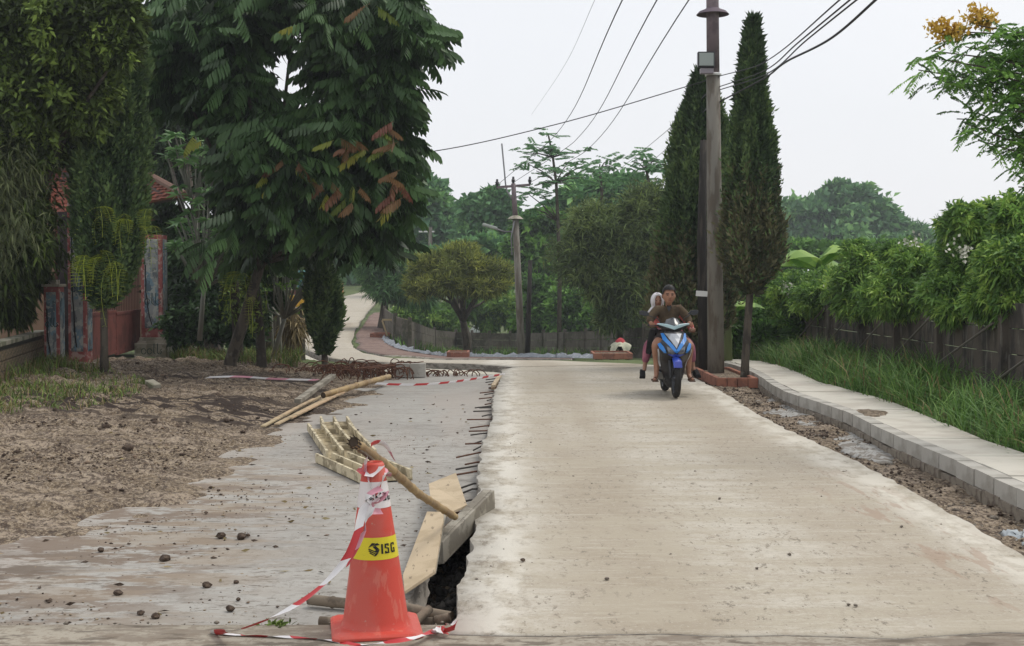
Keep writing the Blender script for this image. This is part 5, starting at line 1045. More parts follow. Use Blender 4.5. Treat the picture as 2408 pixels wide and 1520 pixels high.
MB().loft([[(p.x+k*(r_*math.cos(q)*(1+.15*math.sin(q*3+.5))), p.y+k*r_*math.sin(q), p.z+k*(h_+.8*math.sin(q*4))) for q in np.linspace(0, 2*PI, 19)[:-1]] for r_, h_ in ((13.5, 33), (13, 37), (10, 43), (6, 47), (1.5, 49))]).build('red_cover', M('red_cover_cloth', (.42, .05, .06)), cs, smooth=True)
MB().lathe([(.2, 0), (.28, .05), (.28, .15), (.2, .2)], 18, (p.x, p.y+.2, p.z+.28), R=Matrix.Rotation(PI/2, 3, 'Y')).build('wheel', rubber_m, cs)
MB().box((p.x, p.y+.2, p.z+.5), (.26, .5, .3)).build('body', black_m, cs, bevel=.06); MB().box((p.x-.02, p.y-.42, p.z+.13), (.26, .08, .22)).build('lamp', M('orange_lamp', (.62, .24, .03), rough=.4), cs, bevel=.03)
# yellow truck half hidden by the small cypress
tp = hitH(726, 776); tk = thing('truck', 'yellow truck seen from behind, half hidden by the small cypress', 'truck', tp); ye = M('yellow_truck_paint', (.62, .36, .03), [dict(s=3, lo=.5, hi=.7, col=(.45, .27, .04))], rough=.5); kk = tp.y/FPX
tx, tyy, tz_ = tp.x, tp.y, tp.z
MB().box((tx, tyy, tz_+1.25), (2.0, .1, .95)).build('tailgate', ye, tk)
for dx in (-.95, -.32, .32, .95): MB().box((tx+dx, tyy-.08, tz_+1.25), (.09, .06, .98)).build('rib', ye, tk)
for dz in (.8, 1.25, 1.7): MB().box((tx, tyy-.085, tz_+dz), (2.06, .05, .07)).build('rib', ye, tk)
MB().box((tx, tyy+2.3, tz_+1.25), (2.04, 4.4, .95)).build('bed', ye, tk); MB().box((tx, tyy+2.0, tz_+1.88), (2.1, 4.2, .22)).build('top_board', M('brown_board', (.16, .06, .05)), tk)
MB().box((tx, tyy+2.0, tz_+2.5), (1.9, 3.6, 1.0)).build('tarpaulin', M('teal_tarp', (.06, .17, .17)), tk, bevel=.15); MB().box((tx, tyy+5.2, tz_+1.6), (2.0, 1.5, 1.8)).build('cab', M('cab_orange', (.5, .17, .05), rough=.4), tk, bevel=.12)
for dx in (-.8, .8):
    for dy in (.6, 4.9): MB().lathe([(.2, -.13), (.42, -.12), (.45, 0), (.42, .12), (.2, .13)], 18, (tx+dx, tyy+dy, tz_+.45), R=Matrix.Rotation(PI/2, 3, 'Y')).build('wheel', rubber_m, tk, smooth=True)
MB().box((tx, tyy+.1, tz_+.62), (1.9, .1, .12)).build('bumper', black_m, tk)
# ------------------------------------------------------------------ small boundary tape lines by the far end of the slab
red_m = M('tape_red', (.50, .045, .05), rough=.4); tw_m = M('tape_white', (.72, .70, .70), rough=.4); tp_m = M('tape_faded_pink', (.62, .30, .36), rough=.4)
def tape(name, label, pts, w, seg, tw0=0., tw1=0., mats=None, sm=6, group=None, jit=0.):
    """a striped plastic band through pts; twist in radians along it"""
    mats = mats or [tw_m, red_m]; P = []; pts = [Vector(p) for p in pts]
    for i in range(len(pts)-1):
        p0, p1, p2, p3 = pts[max(i-1, 0)], pts[i], pts[i+1], pts[min(i+2, len(pts)-1)]
        for k in range(sm): t = k/sm; P.append(.5*((2*p1)+(p2-p0)*t+(2*p0-5*p1+4*p2-p3)*t*t+(3*p1-p0-3*p2+p3)*t**3))
    P.append(pts[-1]); V = []; F = []; mi_ = []; L = 0
    # even stations
    cum = [0]
    for a, b in zip(P[:-1], P[1:]): cum.append(cum[-1]+(b-a).length)
    n = max(8, int(cum[-1]/(seg/3))); Q = [Vector([np.interp(cum[-1]*i/n, cum, [q[c] for q in P]) for c in range(3)]) for i in range(n+1)]
    for i, q in enumerate(Q):
        T = (Q[min(i+1, n)]-Q[max(i-1, 0)]).normalized(); u = Vector((0, 0, 1)) if abs(T.z) < .93 else Vector((1, 0, 0)); a = (u-T*u.dot(T)).normalized(); b = T.cross(a)
        th = tw0+(tw1-tw0)*i/n+jit*math.sin(i*.9)*.5; dirv = a*math.cos(th)+b*math.sin(th); nv = T.cross(dirv)*.15*w
        V += [q-dirv*w/2, q+nv+T*seg*.12, q+dirv*w/2+T*seg*.25]
        if i: k = 3*i; F += [(k-3, k-2, k+1, k), (k-2, k-1, k+2, k+1)]; mi_ += [((i-1)//3) % len(mats)]*2
    o = mesh_np(name, np.array([tuple(v) for v in V]), np.array(F), mats, midx=mi_, smooth=True); return tag(o, label, 'barrier tape', group)
g = 'barrier tapes strung across the far end of the slab'
tape('barrier_tape', 'faded barrier tape crossing the brown earth at the left', [hit(a, b, .1) for a, b in [(480, 888), (560, 886), (640, 891), (740, 894)]], .03, .4, group=g, mats=[tw_m, tp_m])
tape('barrier_tape', 'red and white barrier tape across the far end of the grey slab', [hit(a, b, .12) for a, b in [(880, 902), (960, 905), (1040, 901), (1110, 892), (1185, 880)]], .032, .22, group=g)
# ------------------------------------------------------------------ rebar tangle, cages and formwork at the far end
def coil(n, c, sx, sy, sz, seed, r=.011):
    rr_ = random.Random(seed); m = MB()
    for _ in range(n):
        a = rr_.uniform(0, PI); e = rr_.uniform(-.5, .5); R_ = rr_.uniform(.08, .17); ce = Vector(c)+Vector((rr_.gauss(0, sx), rr_.gauss(0, sy), abs(rr_.gauss(0, sz)))); u = Vector((math.cos(a), math.sin(a)*.6, 0)); v = Vector((e, 0, 1)).normalized()
        m.tube([ce+u*R_*math.cos(t)*1.3+v*R_*math.sin(t) for t in np.linspace(0, PI*rr_.uniform(.9, 1.9), 9)], r, 4, cap=False)
    return m
p = hit(840, 884, -.1); tag(coil(150, (p.x, p.y, -.08), .6, .5, .07, 5, .010).build('rebar_pile', rust_m), 'rusty tangle of bent reinforcing bars at the far left corner of the slab', 'rebar pile', kind='stuff')
p = hit(908, 893, -.1); cg = thing('rebar_cage', 'rusty rebar cage lying at the far end of the slab', 'rebar cage', (p.x, p.y, -.1))
for k in range(9): q = Vector((p.x-.35+k*.09, p.y+k*.22-.4, .0)); MB().tube([q+Vector((dx*.12, 0, dz*.13)) for dx, dz in ((-1, -1), (1, -1), (1, 1), (-1, 1), (-1, -1))], .009, 4).build('stirrup', rust_m, cg)
for dx, dz in ((-1, -1), (1, -1), (1, 1), (-1, 1)): MB().tube([Vector((p.x-.4+dx*.12, p.y-.45, dz*.13)), Vector((p.x+.45+dx*.12, p.y+1.6, dz*.13))], .009, 4).build('bar', rust_m, cg)
for i, (a, b, la) in enumerate([((931, 887), (962, 887), 'pale formwork block left of the pair at the slab end'), ((964, 887), (1000, 887), 'pale formwork block right of the pair at the slab end')]):
    A_, B_ = hit(*a, -.1), hit(*b, -.1); tag(MB().box(((A_.x+B_.x)/2, A_.y+.1, .02), (B_.x-A_.x, .16, .26)).build('formwork_block', kerb_m, bevel=.008), la, 'concrete block', 'formwork blocks')
p = hit(1030, 886, -.1); tag(coil(24, (p.x, p.y+.3, -.14), .35, .1, .02, 6, .01).build('rebar_pile', rust_m), 'small rusty rebar bundle in the gap beyond the slab', 'rebar pile', kind='stuff')
board_m = M('pale_plywood', (.50, .40, .27), [dict(s=(3, 3, 3), lo=.42, hi=.65, col=(.42, .33, .215), det=6), dict(s=(30, 6, 6), lo=.63, hi=.68, col=(.12, .09, .06), amt=.6, det=3)], rough=.8, bump=[((30, 4, 4), .2, .004)])
tim_m = M('grey_timber', (.30, .275, .225), [dict(s=(5, 5, 5), lo=.42, hi=.62, col=(.19, .17, .135), det=6), dict(s=16, lo=.6, hi=.68, col=(.1, .085, .07), amt=.6)], rough=.9, bump=[(18, .4, .008)])
bam_m = M('dry_bamboo', (.38, .27, .135), [dict(s=(4, 4, 4), lo=.42, hi=.64, col=(.26, .175, .09), det=6), dict(s=18, lo=.62, hi=.7, col=(.12, .08, .045), amt=.6)], rough=.6, bump=[(30, .2, .003)])
bamd_m = M('old_grey_bamboo', (.21, .17, .125), [dict(s=7, lo=.42, hi=.62, col=(.12, .095, .07), det=6)], rough=.85, bump=[(30, .4, .004)])
def beam(name, label, a, b, w, h, mat, cat='timber', up=Vector((0, 0, 1)), group=None):
    a = Vector(a); b = Vector(b); T = (b-a).normalized(); s = T.cross(up).normalized(); n_ = s.cross(T)
    return tag(MB().loft([[p+s*w/2*i+n_*h/2*j for i, j in ((-1, -1), (1, -1), (1, 1), (-1, 1))] for p in (a, a.lerp(b, .5)+n_*.004, b)]).build(name, mat, bevel=.003), label, cat, group)
beam('timber_beam', 'grey timber lying on the earth at the far left edge of the slab', hit(700, 944, 0), hit(783, 884, .12), .1, .06, tim_m)
beam('timber_beam', 'pale timber beside the road edge near the rebar stubs', hit(1160, 911, -.05), hit(1178, 884, -.02), .07, .08, board_m)
def bamboo_pole(name, label, pts, r, mat, node=.3, cat='bamboo pole', hollow=True, group=None, n=12):
    """a culm with swollen nodes; open ends"""
    P = [Vector(p) for p in pts]; cum = [0]
    for a, b in zip(P[:-1], P[1:]): cum.append(cum[-1]+(b-a).length)
    L = cum[-1]; ss = [0]; rs = [r]; s = node*.6
    while s < L-.03: ss += [s-.012, s, s+.012]; rs += [r, r*1.16, r]; s += node*random.uniform(.85, 1.1)
    ss.append(L); rs.append(r*.97); Q = [Vector([np.interp(t, cum, [p[c] for p in P]) for c in range(3)]) for t in ss]
    root = thing(name, label, cat, P[0], group); MB().tube(Q, rs, n, cap=False).build('culm', mat, root, smooth=True)
    for e, o_ in ((Q[0], Q[1]), (Q[-1], Q[-2])):
        T = (o_-e).normalized(); MB().tube([e+T*.001, e-T*.0, e+T*.05, e+T*.06], [r*.99, r*.78, r*.74, .002], n, cap=False).build('hollow_end', M('bamboo_inside', (.06, .042, .028)) if 'bamboo_inside' not in MATS else MATS['bamboo_inside'], root)
    return root
bamboo_pole('bamboo_pole', 'curved bamboo culm lying along the far left edge of the slab', [hit(760, 930, .0), hit(800, 918, .04), hit(870, 898, .06), hit(915, 886, .05)], .045, bam_m, .5)
for i, (a, b) in enumerate([((618, 1003), (760, 930)), ((650, 998), (800, 922)), ((640, 990), (740, 938)), ((680, 985), (830, 912))]):
    beam('bamboo_strip', ('lowest split bamboo strip along the slab edge', 'second split bamboo strip along the slab edge', 'shortest split bamboo strip on the earth side', 'uppermost split bamboo strip along the slab edge')[i], hit(*a, -.07), hit(*b, -.05+.02*i), .06, .02, M('pale_bamboo_strip_%d' % i, (.42+.02*i, .34, .21), [dict(s=6, lo=.45, hi=.65, col=(.28, .22, .14))]), 'bamboo strip', group='split bamboo strips')
# ------------------------------------------------------------------ dowel bars sticking out of the lane edge
rr_ = random.Random(9); db = thing('dowel_bars', 'row of dark steel dowel bars sticking out of the side of the new lane', 'rebar', (ROAD_L, 14, -.06))
y = 9.6
while y < 24:
    e = ROAD_L+.08*max(0, y-15)/10; L = rr_.uniform(.12, .3); bend = -.5 if y < 13.6 else 0
    MB().tube([(e+.05, y, -.05), (e-.05, y, -.055), (e-L, y+bend*L*1.2+rr_.gauss(0, .01), -.075+rr_.uniform(-.01, .015))], .009, 5).build('dowel', rust_m if rr_.random() < .4 else M('dark_steel', (.055, .048, .042), rough=.8) if 'dark_steel' not in MATS else MATS['dark_steel'], db, smooth=True)
    y += rr_.uniform(.2, .75)
# ------------------------------------------------------------------ formwork trays on the slab
M('tray_base', (.40, .335, .215), [dict(s=6, lo=.42, hi=.62, col=(.24, .195, .125), det=6)], rough=.9)
def tray(label, a0, a1, w, ribs, nx_, seed, z=SLAB_Z+.01):
    """shallow pale tray with long ribs, from a0 to a1"""
    r = random.Random(seed); a0 = Vector(a0); a1 = Vector(a1); T = (a1-a0); L = T.length; T.normalize(); S = Vector((T.y, -T.x, 0)); a0.z = a1.z = 0; root = thing('formwork_tray', label, 'formwork', a0, 'ribbed formwork trays on the slab'); R_ = Matrix.Rotation(math.atan2(T.y, T.x), 3, 'Z'); c = (a0+a1)/2
    MB().box((c.x, c.y, z+.012), (L, w, .018), R_).build('base', MATS['tray_base'], root)
    for k in range(ribs):
        o_ = S*(w*(k/(ribs-1)-.5)*.96); MB().box(c+o_+Vector((0, 0, z+.05)), (L+r.uniform(-.04, .04), .026, .085), R_).build('rib', board2_m, root)
    for k in range(nx_): q = a0+T*L*(k+.7)/(nx_+.4)+S*w*r.uniform(-.2, .2); MB().box(q+Vector((0, 0, z+.05)), (.02, w*.42, .05), R_).build('cross_rib', board2_m, root)
board2_m = M('weathered_plywood', (.56, .49, .34), [dict(s=6, lo=.42, hi=.62, col=(.28, .235, .155), det=6)], rough=.85)
tA0, tA1 = hit(790, 995, -.1), hit(795, 1035, -.1)
tray('furthest ribbed formwork tray lying on the grey slab', hit(785, 994, -.1), hit(806, 1036, -.1), .34, 3, 1, 1)
tray('long ribbed formwork tray in the middle of the zigzag', hit(772, 1012, -.1), hit(826, 1080, -.1), .50, 4, 3, 2, SLAB_Z+.02)
tray('nearest ribbed formwork tray, passing behind the cone', hit(800, 1083, -.1), hit(908, 1130, -.1), .50, 4, 3, 3)
# ------------------------------------------------------------------ plywood boards, channel, bamboo, cone and tape in front
def plate(name, label, pts, th, mat, cat='board'):
    """a flat board with given corners"""
    P = [Vector(p) for p in pts]; n_ = (P[1]-P[0]).cross(P[2]-P[0]).normalized(); n_ = -n_ if n_.z < 0 else n_
    return tag(MB().loft([[p-n_*th for p in P], P]).build(name, mat, bevel=.002), label, cat)
Z0 = SLAB_Z
b1p = [hit(951, 1391, -.06), hit(1022, 1343, .0), at(1045, 1204, 8.75), at(1004, 1203, 8.9), hit(947, 1352, -.04)]
plate('plywood_board', 'near plywood board leaning over the trench beside the cone', b1p, .018, board_m)
b2p = [at(1044, 1212, 8.8), at(1098, 1187, 9.1), hit(1072, 1112, .05), hit(1008, 1138, .0), at(1014, 1185, 9.0)]
plate('plywood_board', 'far plywood board lying behind the broken timber', b2p, .018, board_m)
plate('plywood_strip', 'narrow edge strip standing along the near plywood board', [hit(1022, 1352, -.08), hit(1026, 1348, -.08), at(1050, 1206, 8.74), at(1045, 1206, 8.7)], .03, tim_m)
ch = thing('timber_channel', 'grey timber channel lying from the trench up onto the lane edge', 'timber', hit(1040, 1285, -.05)); A_ = at(1038, 1290, 8.3); B_ = at(1160, 1176, 9.4); A_.z = -.10
T = (B_-A_).normalized(); S = Vector((T.y, -T.x, 0)).normalized(); U_ = S.cross(T)
MB().loft([[p+S*i+U_*j for i, j in ((-.012, -.075), (.012, -.075), (.012, .075), (-.012, .075))] for p in (A_, B_)]).build('web', tim_m, ch, bevel=.003)
for j in (.07, -.07): MB().loft([[p+U_*j+S*i+U_*k for i, k in ((-.012, -.009), (-.075, -.009), (-.075, .009), (-.012, .009))] for p in (A_, B_)]).build('flange', tim_m, ch, bevel=.003)
beam('brown_batten', 'brown timber batten behind the grey channel', at(1040, 1262, 8.7), at(1150, 1160, 9.7), .07, .05, M('brown_timber', (.22, .135, .075), [dict(s=8, lo=.45, hi=.65, col=(.13, .08, .05))]))
bp0 = at(831, 1040, 5.92); bp1 = at(1070, 1216, 8.5)
pole = bamboo_pole('bamboo_pole', 'long bamboo pole leaning on top of the traffic cone', [bp0, at(905, 1092, 6.6), at(985, 1162, 7.5), bp1], .0235, bam_m, .27, n=14)
bd = (bp1-bp0).normalized(); m = MB()
for k in range(9): a = 2*PI*k/9; u = bd.cross(Vector((0, 0, 1))).normalized()*math.cos(a)+Vector((0, 0, 1))*math.sin(a); q = bp0+u*.022; m.tube([q+bd*.05, q-bd*random.uniform(.0, .03)+u*.006], [.007, .003], 4)
m.build('frayed_end', M('dark_frayed_bamboo', (.07, .05, .035)), pole)
beam('bamboo_strip', 'split bamboo lath alongside the upper end of the leaning pole', at(838, 1052, 5.98), at(898, 1104, 6.35), .018, .014, bamd_m, 'bamboo strip')
gb = 'old bamboo pieces behind the cone'
bamboo_pole('bamboo_piece', 'grey bamboo piece lying left behind the cone', [hit(727, 1410, -.08), hit(815, 1420, -.08), hit(880, 1426, -.08)], .03, bamd_m, .25, group=gb)
bamboo_pole('bamboo_piece', 'shorter bamboo piece below it, nearer the cone base', [hit(752, 1462, -.08), hit(830, 1466, -.08), hit(870, 1466, -.08)], .028, bamd_m, .25, group=gb)
bamboo_pole('bamboo_piece', 'long bamboo piece to the right behind the cone, reaching the trench', [hit(940, 1425, -.06), hit(1000, 1440, -.06), hit(1062, 1450, -.06)], .026, bamd_m, .22, group=gb)
bamboo_pole('bamboo_piece', 'bamboo piece with its open end facing the lane, right of the cone', [hit(925, 1462, -.07), hit(1018, 1466, -.075)], .032, bamd_m, .3, group=gb)
bamboo_pole('bamboo_piece', 'crossing bamboo stump right behind the cone', [hit(968, 1470, -.05), hit(1010, 1432, .0)], .024, bamd_m, .2, group=gb)
bamboo_pole('bamboo_piece', 'short stump at the lane edge by the tape loop', [hit(1024, 1460, -.05), hit(1058, 1452, -.03)], .026, bamd_m, .3, group=gb)
# the cone
KX = 883; cb = hit(884, 1479, -.004); cone = thing('traffic_cone', 'tall orange red traffic cone with white and yellow bands', 'traffic cone', cb)
or_m = M('cone_orange', (.56, .068, .045), [dict(s=3, lo=.42, hi=.68, col=(.52, .10, .075), det=5), dict(s=(20, 20, 5), lo=.6, hi=.7, col=(.6, .22, .16), amt=.35, det=6), dict(s=26, lo=.66, hi=.72, col=(.45, .3, .24), amt=.6)], rough=.5, bump=[(4, .15, .01)])
yel_m = M('reflective_yellow', (.68, .58, .03), [dict(s=(30, 30, 30), lo=.6, hi=.7, col=(.5, .42, .05), amt=.5)], rough=.35); wht_m = M('reflective_white', (.74, .70, .69), [dict(s=8, lo=.5, hi=.7, col=(.6, .52, .5), amt=.5)], rough=.35)
def cr_(z): return .160-(z-.03)*(.160-.052)/(.80-.03)
tiltR = Matrix.Rotation(-.012, 3, 'Y'); NC = 64
def fac(k, n=NC): q = (k/n*16) % 1; return 1-.012*math.sin(PI*q)     # the shell is slightly facetted
def conepart(name, z0, z1, off, mat, m_=6):
    V = []; F = []
    for i in range(m_+1):
        z = z0+(z1-z0)*i/m_
        for k in range(NC): a = 2*PI*k/NC; r = (cr_(z)+off)*fac(k); V.append(tuple(cb+tiltR @ Vector((r*math.cos(a), r*math.sin(a), z))))
    F = [(i*NC+k, i*NC+(k+1) % NC, (i+1)*NC+(k+1) % NC, (i+1)*NC+k) for i in range(m_) for k in range(NC)]
    return mesh_np(name, np.array(V), np.array(F), mat, cone, smooth=True)
MB().lathe([(.175, .022), (.168, .03), (cr_(.06), .06), (cr_(.4), .4), (cr_(.8), .8), (.044, .812), (.040, .80), (.038, .7)], NC, cb, R=tiltR, cap=False).build('shell', or_m, cone, smooth=True)
conepart('yellow_band', .358, .462, .0022, yel_m); conepart('white_band', .598, .722, .0022, wht_m)
bR = Matrix.Rotation(.16, 3, 'Z'); m = MB(); hs = .215; prof = [(hs, 0), (hs, .016), (hs-.012, .026), (.18, .030)]
def sq(r, z): return [cb+bR @ Vector((x*r, y*r, z)) for x, y in ((-1, -.86), (-.86, -1), (.86, -1), (1, -.86), (1, .86), (.86, 1), (-.86, 1), (-1, .86))]
m.loft([sq(hs, 0), sq(hs, .014), sq(hs-.012, .024), sq(.17, .03)]); m.build('base', or_m, cone, bevel=.003)
# printed letters and emblem, 1.5 mm thick film following the shell
def onshell(a, z, off=.0045): r = cr_(z)*.998+off; return tuple(cb+tiltR @ Vector((r*math.sin(a), -r*math.cos(a), z)))
def glyph(name, polys, a0, zc, hgt):
    """polys in letter units (x right, y up, height 1); a0 = angle of x = 0"""
    V = []; F = []; r = cr_(zc)
    for quad in polys:
        p = [Vector((*q, 0)) for q in quad]; nu_ = 4
        for i in range(nu_):
            o_ = len(V)
            for (s, t) in ((i/nu_, 0), ((i+1)/nu_, 0), ((i+1)/nu_, 1), (i/nu_, 1)):
                q = p[0].lerp(p[1], s).lerp(p[3].lerp(p[2], s), t); V.append(onshell(a0+q.x*hgt/r, zc+(q.y-.5)*hgt))
            F.append((o_, o_+1, o_+2, o_+3))
    return mesh_np(name, np.array(V), np.array(F), blackink, cone)
blackink = M('black_print', (.012, .012, .012), rough=.5)
def bar_(x0, y0, x1, y1): return [(x0, y0), (x1, y0), (x1, y1), (x0, y1)]
w_ = .17
L_I = [bar_(0, 0, w_+.03, 1)]
L_S = [bar_(0, .84, .5, 1), bar_(0, .56, .18, .84), [(.0, .56), (.5, .40), (.5, .56), (.0, .66)], bar_(.33, .16, .5, .44), bar_(0, 0, .5, .16), [(0, .16), (.17, .16), (.17, .27), (0, .27)], [(.34, .73), (.5, .73), (.5, .84), (.34, .84)]]
L_G = [bar_(.06, .84, .56, 1), bar_(0, .1, .18, .9), bar_(.06, 0, .56, .16), bar_(.39, .16, .56, .46), bar_(.3, .36, .56, .48), bar_(.39, .72, .56, .84)]
emb = [[(.0, .62), (.34, .80), (.62, 1.0), (.30, 1.02)], [(.30, .80), (.74, 1.02), (.96, .84), (.62, .80)],       # crested head to the right
       [(.0, .50), (.06, .58), (.60, .34), (.60, .24)], [(.02, .36), (.08, .44), (.56, .20), (.54, .12)], [(.10, .2), (.16, .28), (.50, .06), (.44, .0)],   # feathers sweeping down
       [(.34, .74), (.62, .78), (.92, .48), (.62, .44)], [(.58, .44), (.92, .46), (.80, .2), (.56, .26)], [(.46, -.06), (.60, .2), (.82, .2), (.62, -.04)]]
def printed(zc, h, a0, emb_=True):
    if emb_: glyph('emblem', [[(x, y) for x, y in q] for q in emb], a0, zc, h*1.25)
    x = 1.32 if emb_ else 1.32; r = cr_(zc)
    for nm, L_, wd in (('letter_i', L_I, .38), ('letter_s', L_S, .72), ('letter_g', L_G, .7)): glyph(nm, L_, a0+x*h/r, zc, h); x += wd
printed(.409, .046, math.radians(-10)); printed(.652, .040, math.radians(-14))
# barrier tape on the cone
ctop = cb+Vector((0, 0, .8)); F_ = lambda a, z, o=.012: Vector(onshell(a, z, o))
tape('barrier_tape', 'tape wound round the neck of the cone and tied in a bow', [at(862, 1072, 5.93), F_(-.5, .79), F_(-.15, .72), F_(.2, .66), F_(.0, .63), F_(.5, .70), F_(1.1, .765), F_(1.6, .74), F_(2.4, .77), F_(3.4, .78), F_(4.6, .78), F_(5.6, .77), F_(6.2, .755), F_(6.9, .79)], .028, .1, .3, 2.2, [tw_m, tp_m, tw_m, red_m], jit=.6)
bow = at(884, 1172, 5.86); tape('tape_bow', 'crumpled pink knot of barrier tape on the white band of the cone', [bow+Vector((.03, 0, .05)), bow+Vector((-.03, -.02, .02)), bow+Vector((-.035, -.01, -.02)), bow+Vector((.02, -.03, -.01)), bow+Vector((.05, -.01, .03)), bow+Vector((.01, -.02, .0)), bow+Vector((-.02, -.01, -.05)), bow+Vector((.02, .0, -.06))], .028, .06, 0, 3, [tp_m, tw_m, tp_m], jit=1.)
tape('barrier_tape', 'long red and white tape sagging from the cone neck to the ground', [bow, at(858, 1195, 5.84), at(846, 1235, 5.8), at(822, 1300, 5.75), at(785, 1350, 5.73), at(735, 1395, 5.72), at(680, 1432, 5.72), at(620, 1460, 5.74), at(560, 1480, 5.8), hit(500, 1488, .0)], .036, .15, .2, 2.4, [tw_m, red_m], jit=.5)
tape('barrier_tape', 'second length of tape falling beside the first over the yellow band', [bow, at(872, 1200, 5.83), at(858, 1240, 5.82), at(838, 1290, 5.8), at(822, 1322, 5.78)], .028, .12, .3, 1.6, [tw_m, tp_m, red_m], jit=.5)
tape('barrier_tape', 'tape lying along the ground past the cone base', [hit(505, 1490, .0), hit(560, 1493, .0), hit(640, 1497, .0), hit(720, 1500, .0), hit(790, 1508, .0), hit(850, 1516, .0), hit(930, 1508, .03), hit(990, 1495, .03), hit(1035, 1480, .0)], .028, .12, 1.2, 2.0, [tw_m, red_m], jit=.7)
tape('barrier_tape', 'curled loop of tape lying at the corner of the lane', [hit(1000, 1490, .0), hit(1050, 1482, .03), hit(1072, 1474, .05), hit(1066, 1465, .06), hit(1045, 1470, .03), hit(1030, 1478, .05), hit(1050, 1484, .02)], .03, .09, .3, 2.6, [tw_m, red_m], jit=.9)
tape('barrier_tape', 'loose tape end curling in the air behind the bamboo pole', [at(868, 1052, 6.3), at(880, 1042, 6.35), at(896, 1042, 6.4), at(908, 1050, 6.4), at(918, 1066, 6.4), at(926, 1078, 6.4)], .03, .08, .2, 1.4, [red_m, tw_m, tp_m], jit=.3)

# ------------------------------------------------------------------ the scooter and its two riders (local frame: -y towards the camera)
bp_ = hit(1589, 937, 0.0)
bike = thing('motor_scooter', 'blue and black motor scooter coming towards the camera with two people on it', 'scooter', bp_+Vector((0, .30, .006)), rz=.005)
OY = -.30                                       # front wheel contact lies .30 before the root
def loc(o, p=None):
    o.parent = p or bike; o.matrix_parent_inverse = Matrix(); return o
blue_m = M('blue_paint', (.035, .22, .62), rough=.25, spec=.6); dblue_m = M('deep_blue_paint', (.03, .07, .42), rough=.3, spec=.6)
silv_m = M('silver_paint', (.42, .44, .47), rough=.3, metal=.4); pal_m = M('pale_cyan_trim', (.45, .62, .66), rough=.25); dgrey_m = M('dark_grey_plastic', (.04, .042, .048), rough=.4)
def zx(x, y): return ((x-670)/800, (1410-y)/800)
ZS = [.12, .2, .35, .5, .6, .68, .78, .88, .95]; WS = [.07, .13, .17, .18, .20, .225, .215, .165, .14]; YS = [-.02, -.08, -.12, -.17, -.34, -.40, -.34, -.26, -.20]; YB = [.2, .2, .12, .06, .02, .0, .0, .0, .0]
def Wz(z): return float(np.interp(z, ZS, WS))
def Yf(x, z): return float(np.interp(z, ZS, YS))+.16*min(1.2, abs(x)/Wz(z))**2
def body_section(z, n=20):
    w = Wz(z); yb = float(np.interp(z, ZS, YB)); out = []
    for k in range(n): x = -w+2*w*k/(n-1); out.append((x, Yf(x, z), z))
    return out+[(w*.8, yb, z), (0, yb+.02, z), (-w*.8, yb, z)]
loc(MB().loft([body_section(z) for z in np.linspace(.12, .95, 16)]).build('leg_shield', black_m, smooth=True))
def panel(name, pts, mat, off=.010, p=None, raw=False, mirror=False):
    q = [zx(*a) for a in pts]
    if mirror: q = [(2*(-.004)-x, z) for x, z in q][::-1]
    bm = bmesh.new(); f = bm.faces.new([bm.verts.new((x, 0, z)) for x, z in q]); bmesh.ops.triangulate(bm, faces=[f]); bmesh.ops.subdivide_edges(bm, edges=bm.edges, cuts=2, use_grid_fill=True)
    for v in bm.verts: v.co.y = Yf(v.co.x, v.co.z)-off
    r = bmesh.ops.extrude_face_region(bm, geom=bm.faces[:]); 
    for v in [e for e in r['geom'] if isinstance(e, bmesh.types.BMVert)]: v.co.y += off*.9
    bmesh.ops.recalc_face_normals(bm, faces=bm.faces); me = bpy.data.meshes.new(name); bm.to_mesh(me); bm.free(); me.materials.append(mat); o = link(bpy.data.objects.new(name, me)); return loc(o, p)
for mir in (False, True):
    panel('blue_panel', [(520, 672), (548, 668), (575, 730), (632, 800), (665, 850), (668, 893), (640, 872), (580, 800), (530, 745)], blue_m, .016, mirror=mir)
    panel('side_wing', [(470, 792), (500, 775), (530, 820), (560, 892), (535, 893), (485, 838)], blue_m, .014, mirror=mir)
    h_ = panel('headlight', [(560, 812), (600, 828), (655, 895), (630, 908), (575, 895)], M('headlight_glass', (.10, .11, .13), rough=.08, spec=.9) if 'headlight_glass' not in MATS else MATS['headlight_glass'], .018, mirror=mir)
    panel('shield_edge', [(466, 850), (480, 848), (500, 960), (528, 1060), (512, 1064), (484, 970)], silv_m, .008, mirror=mir)
    panel('grey_inlay', [(500, 770), (530, 760), (600, 820), (560, 812)], dgrey_m, .015, mirror=mir)
panel('centre_cover', [(556, 670), (748, 670), (720, 720), (690, 790), (668, 835), (646, 790), (600, 730)], silv_m, .012)
panel('chin', [(570, 905), (770, 905), (700, 938), (640, 938)], dblue_m, .012)
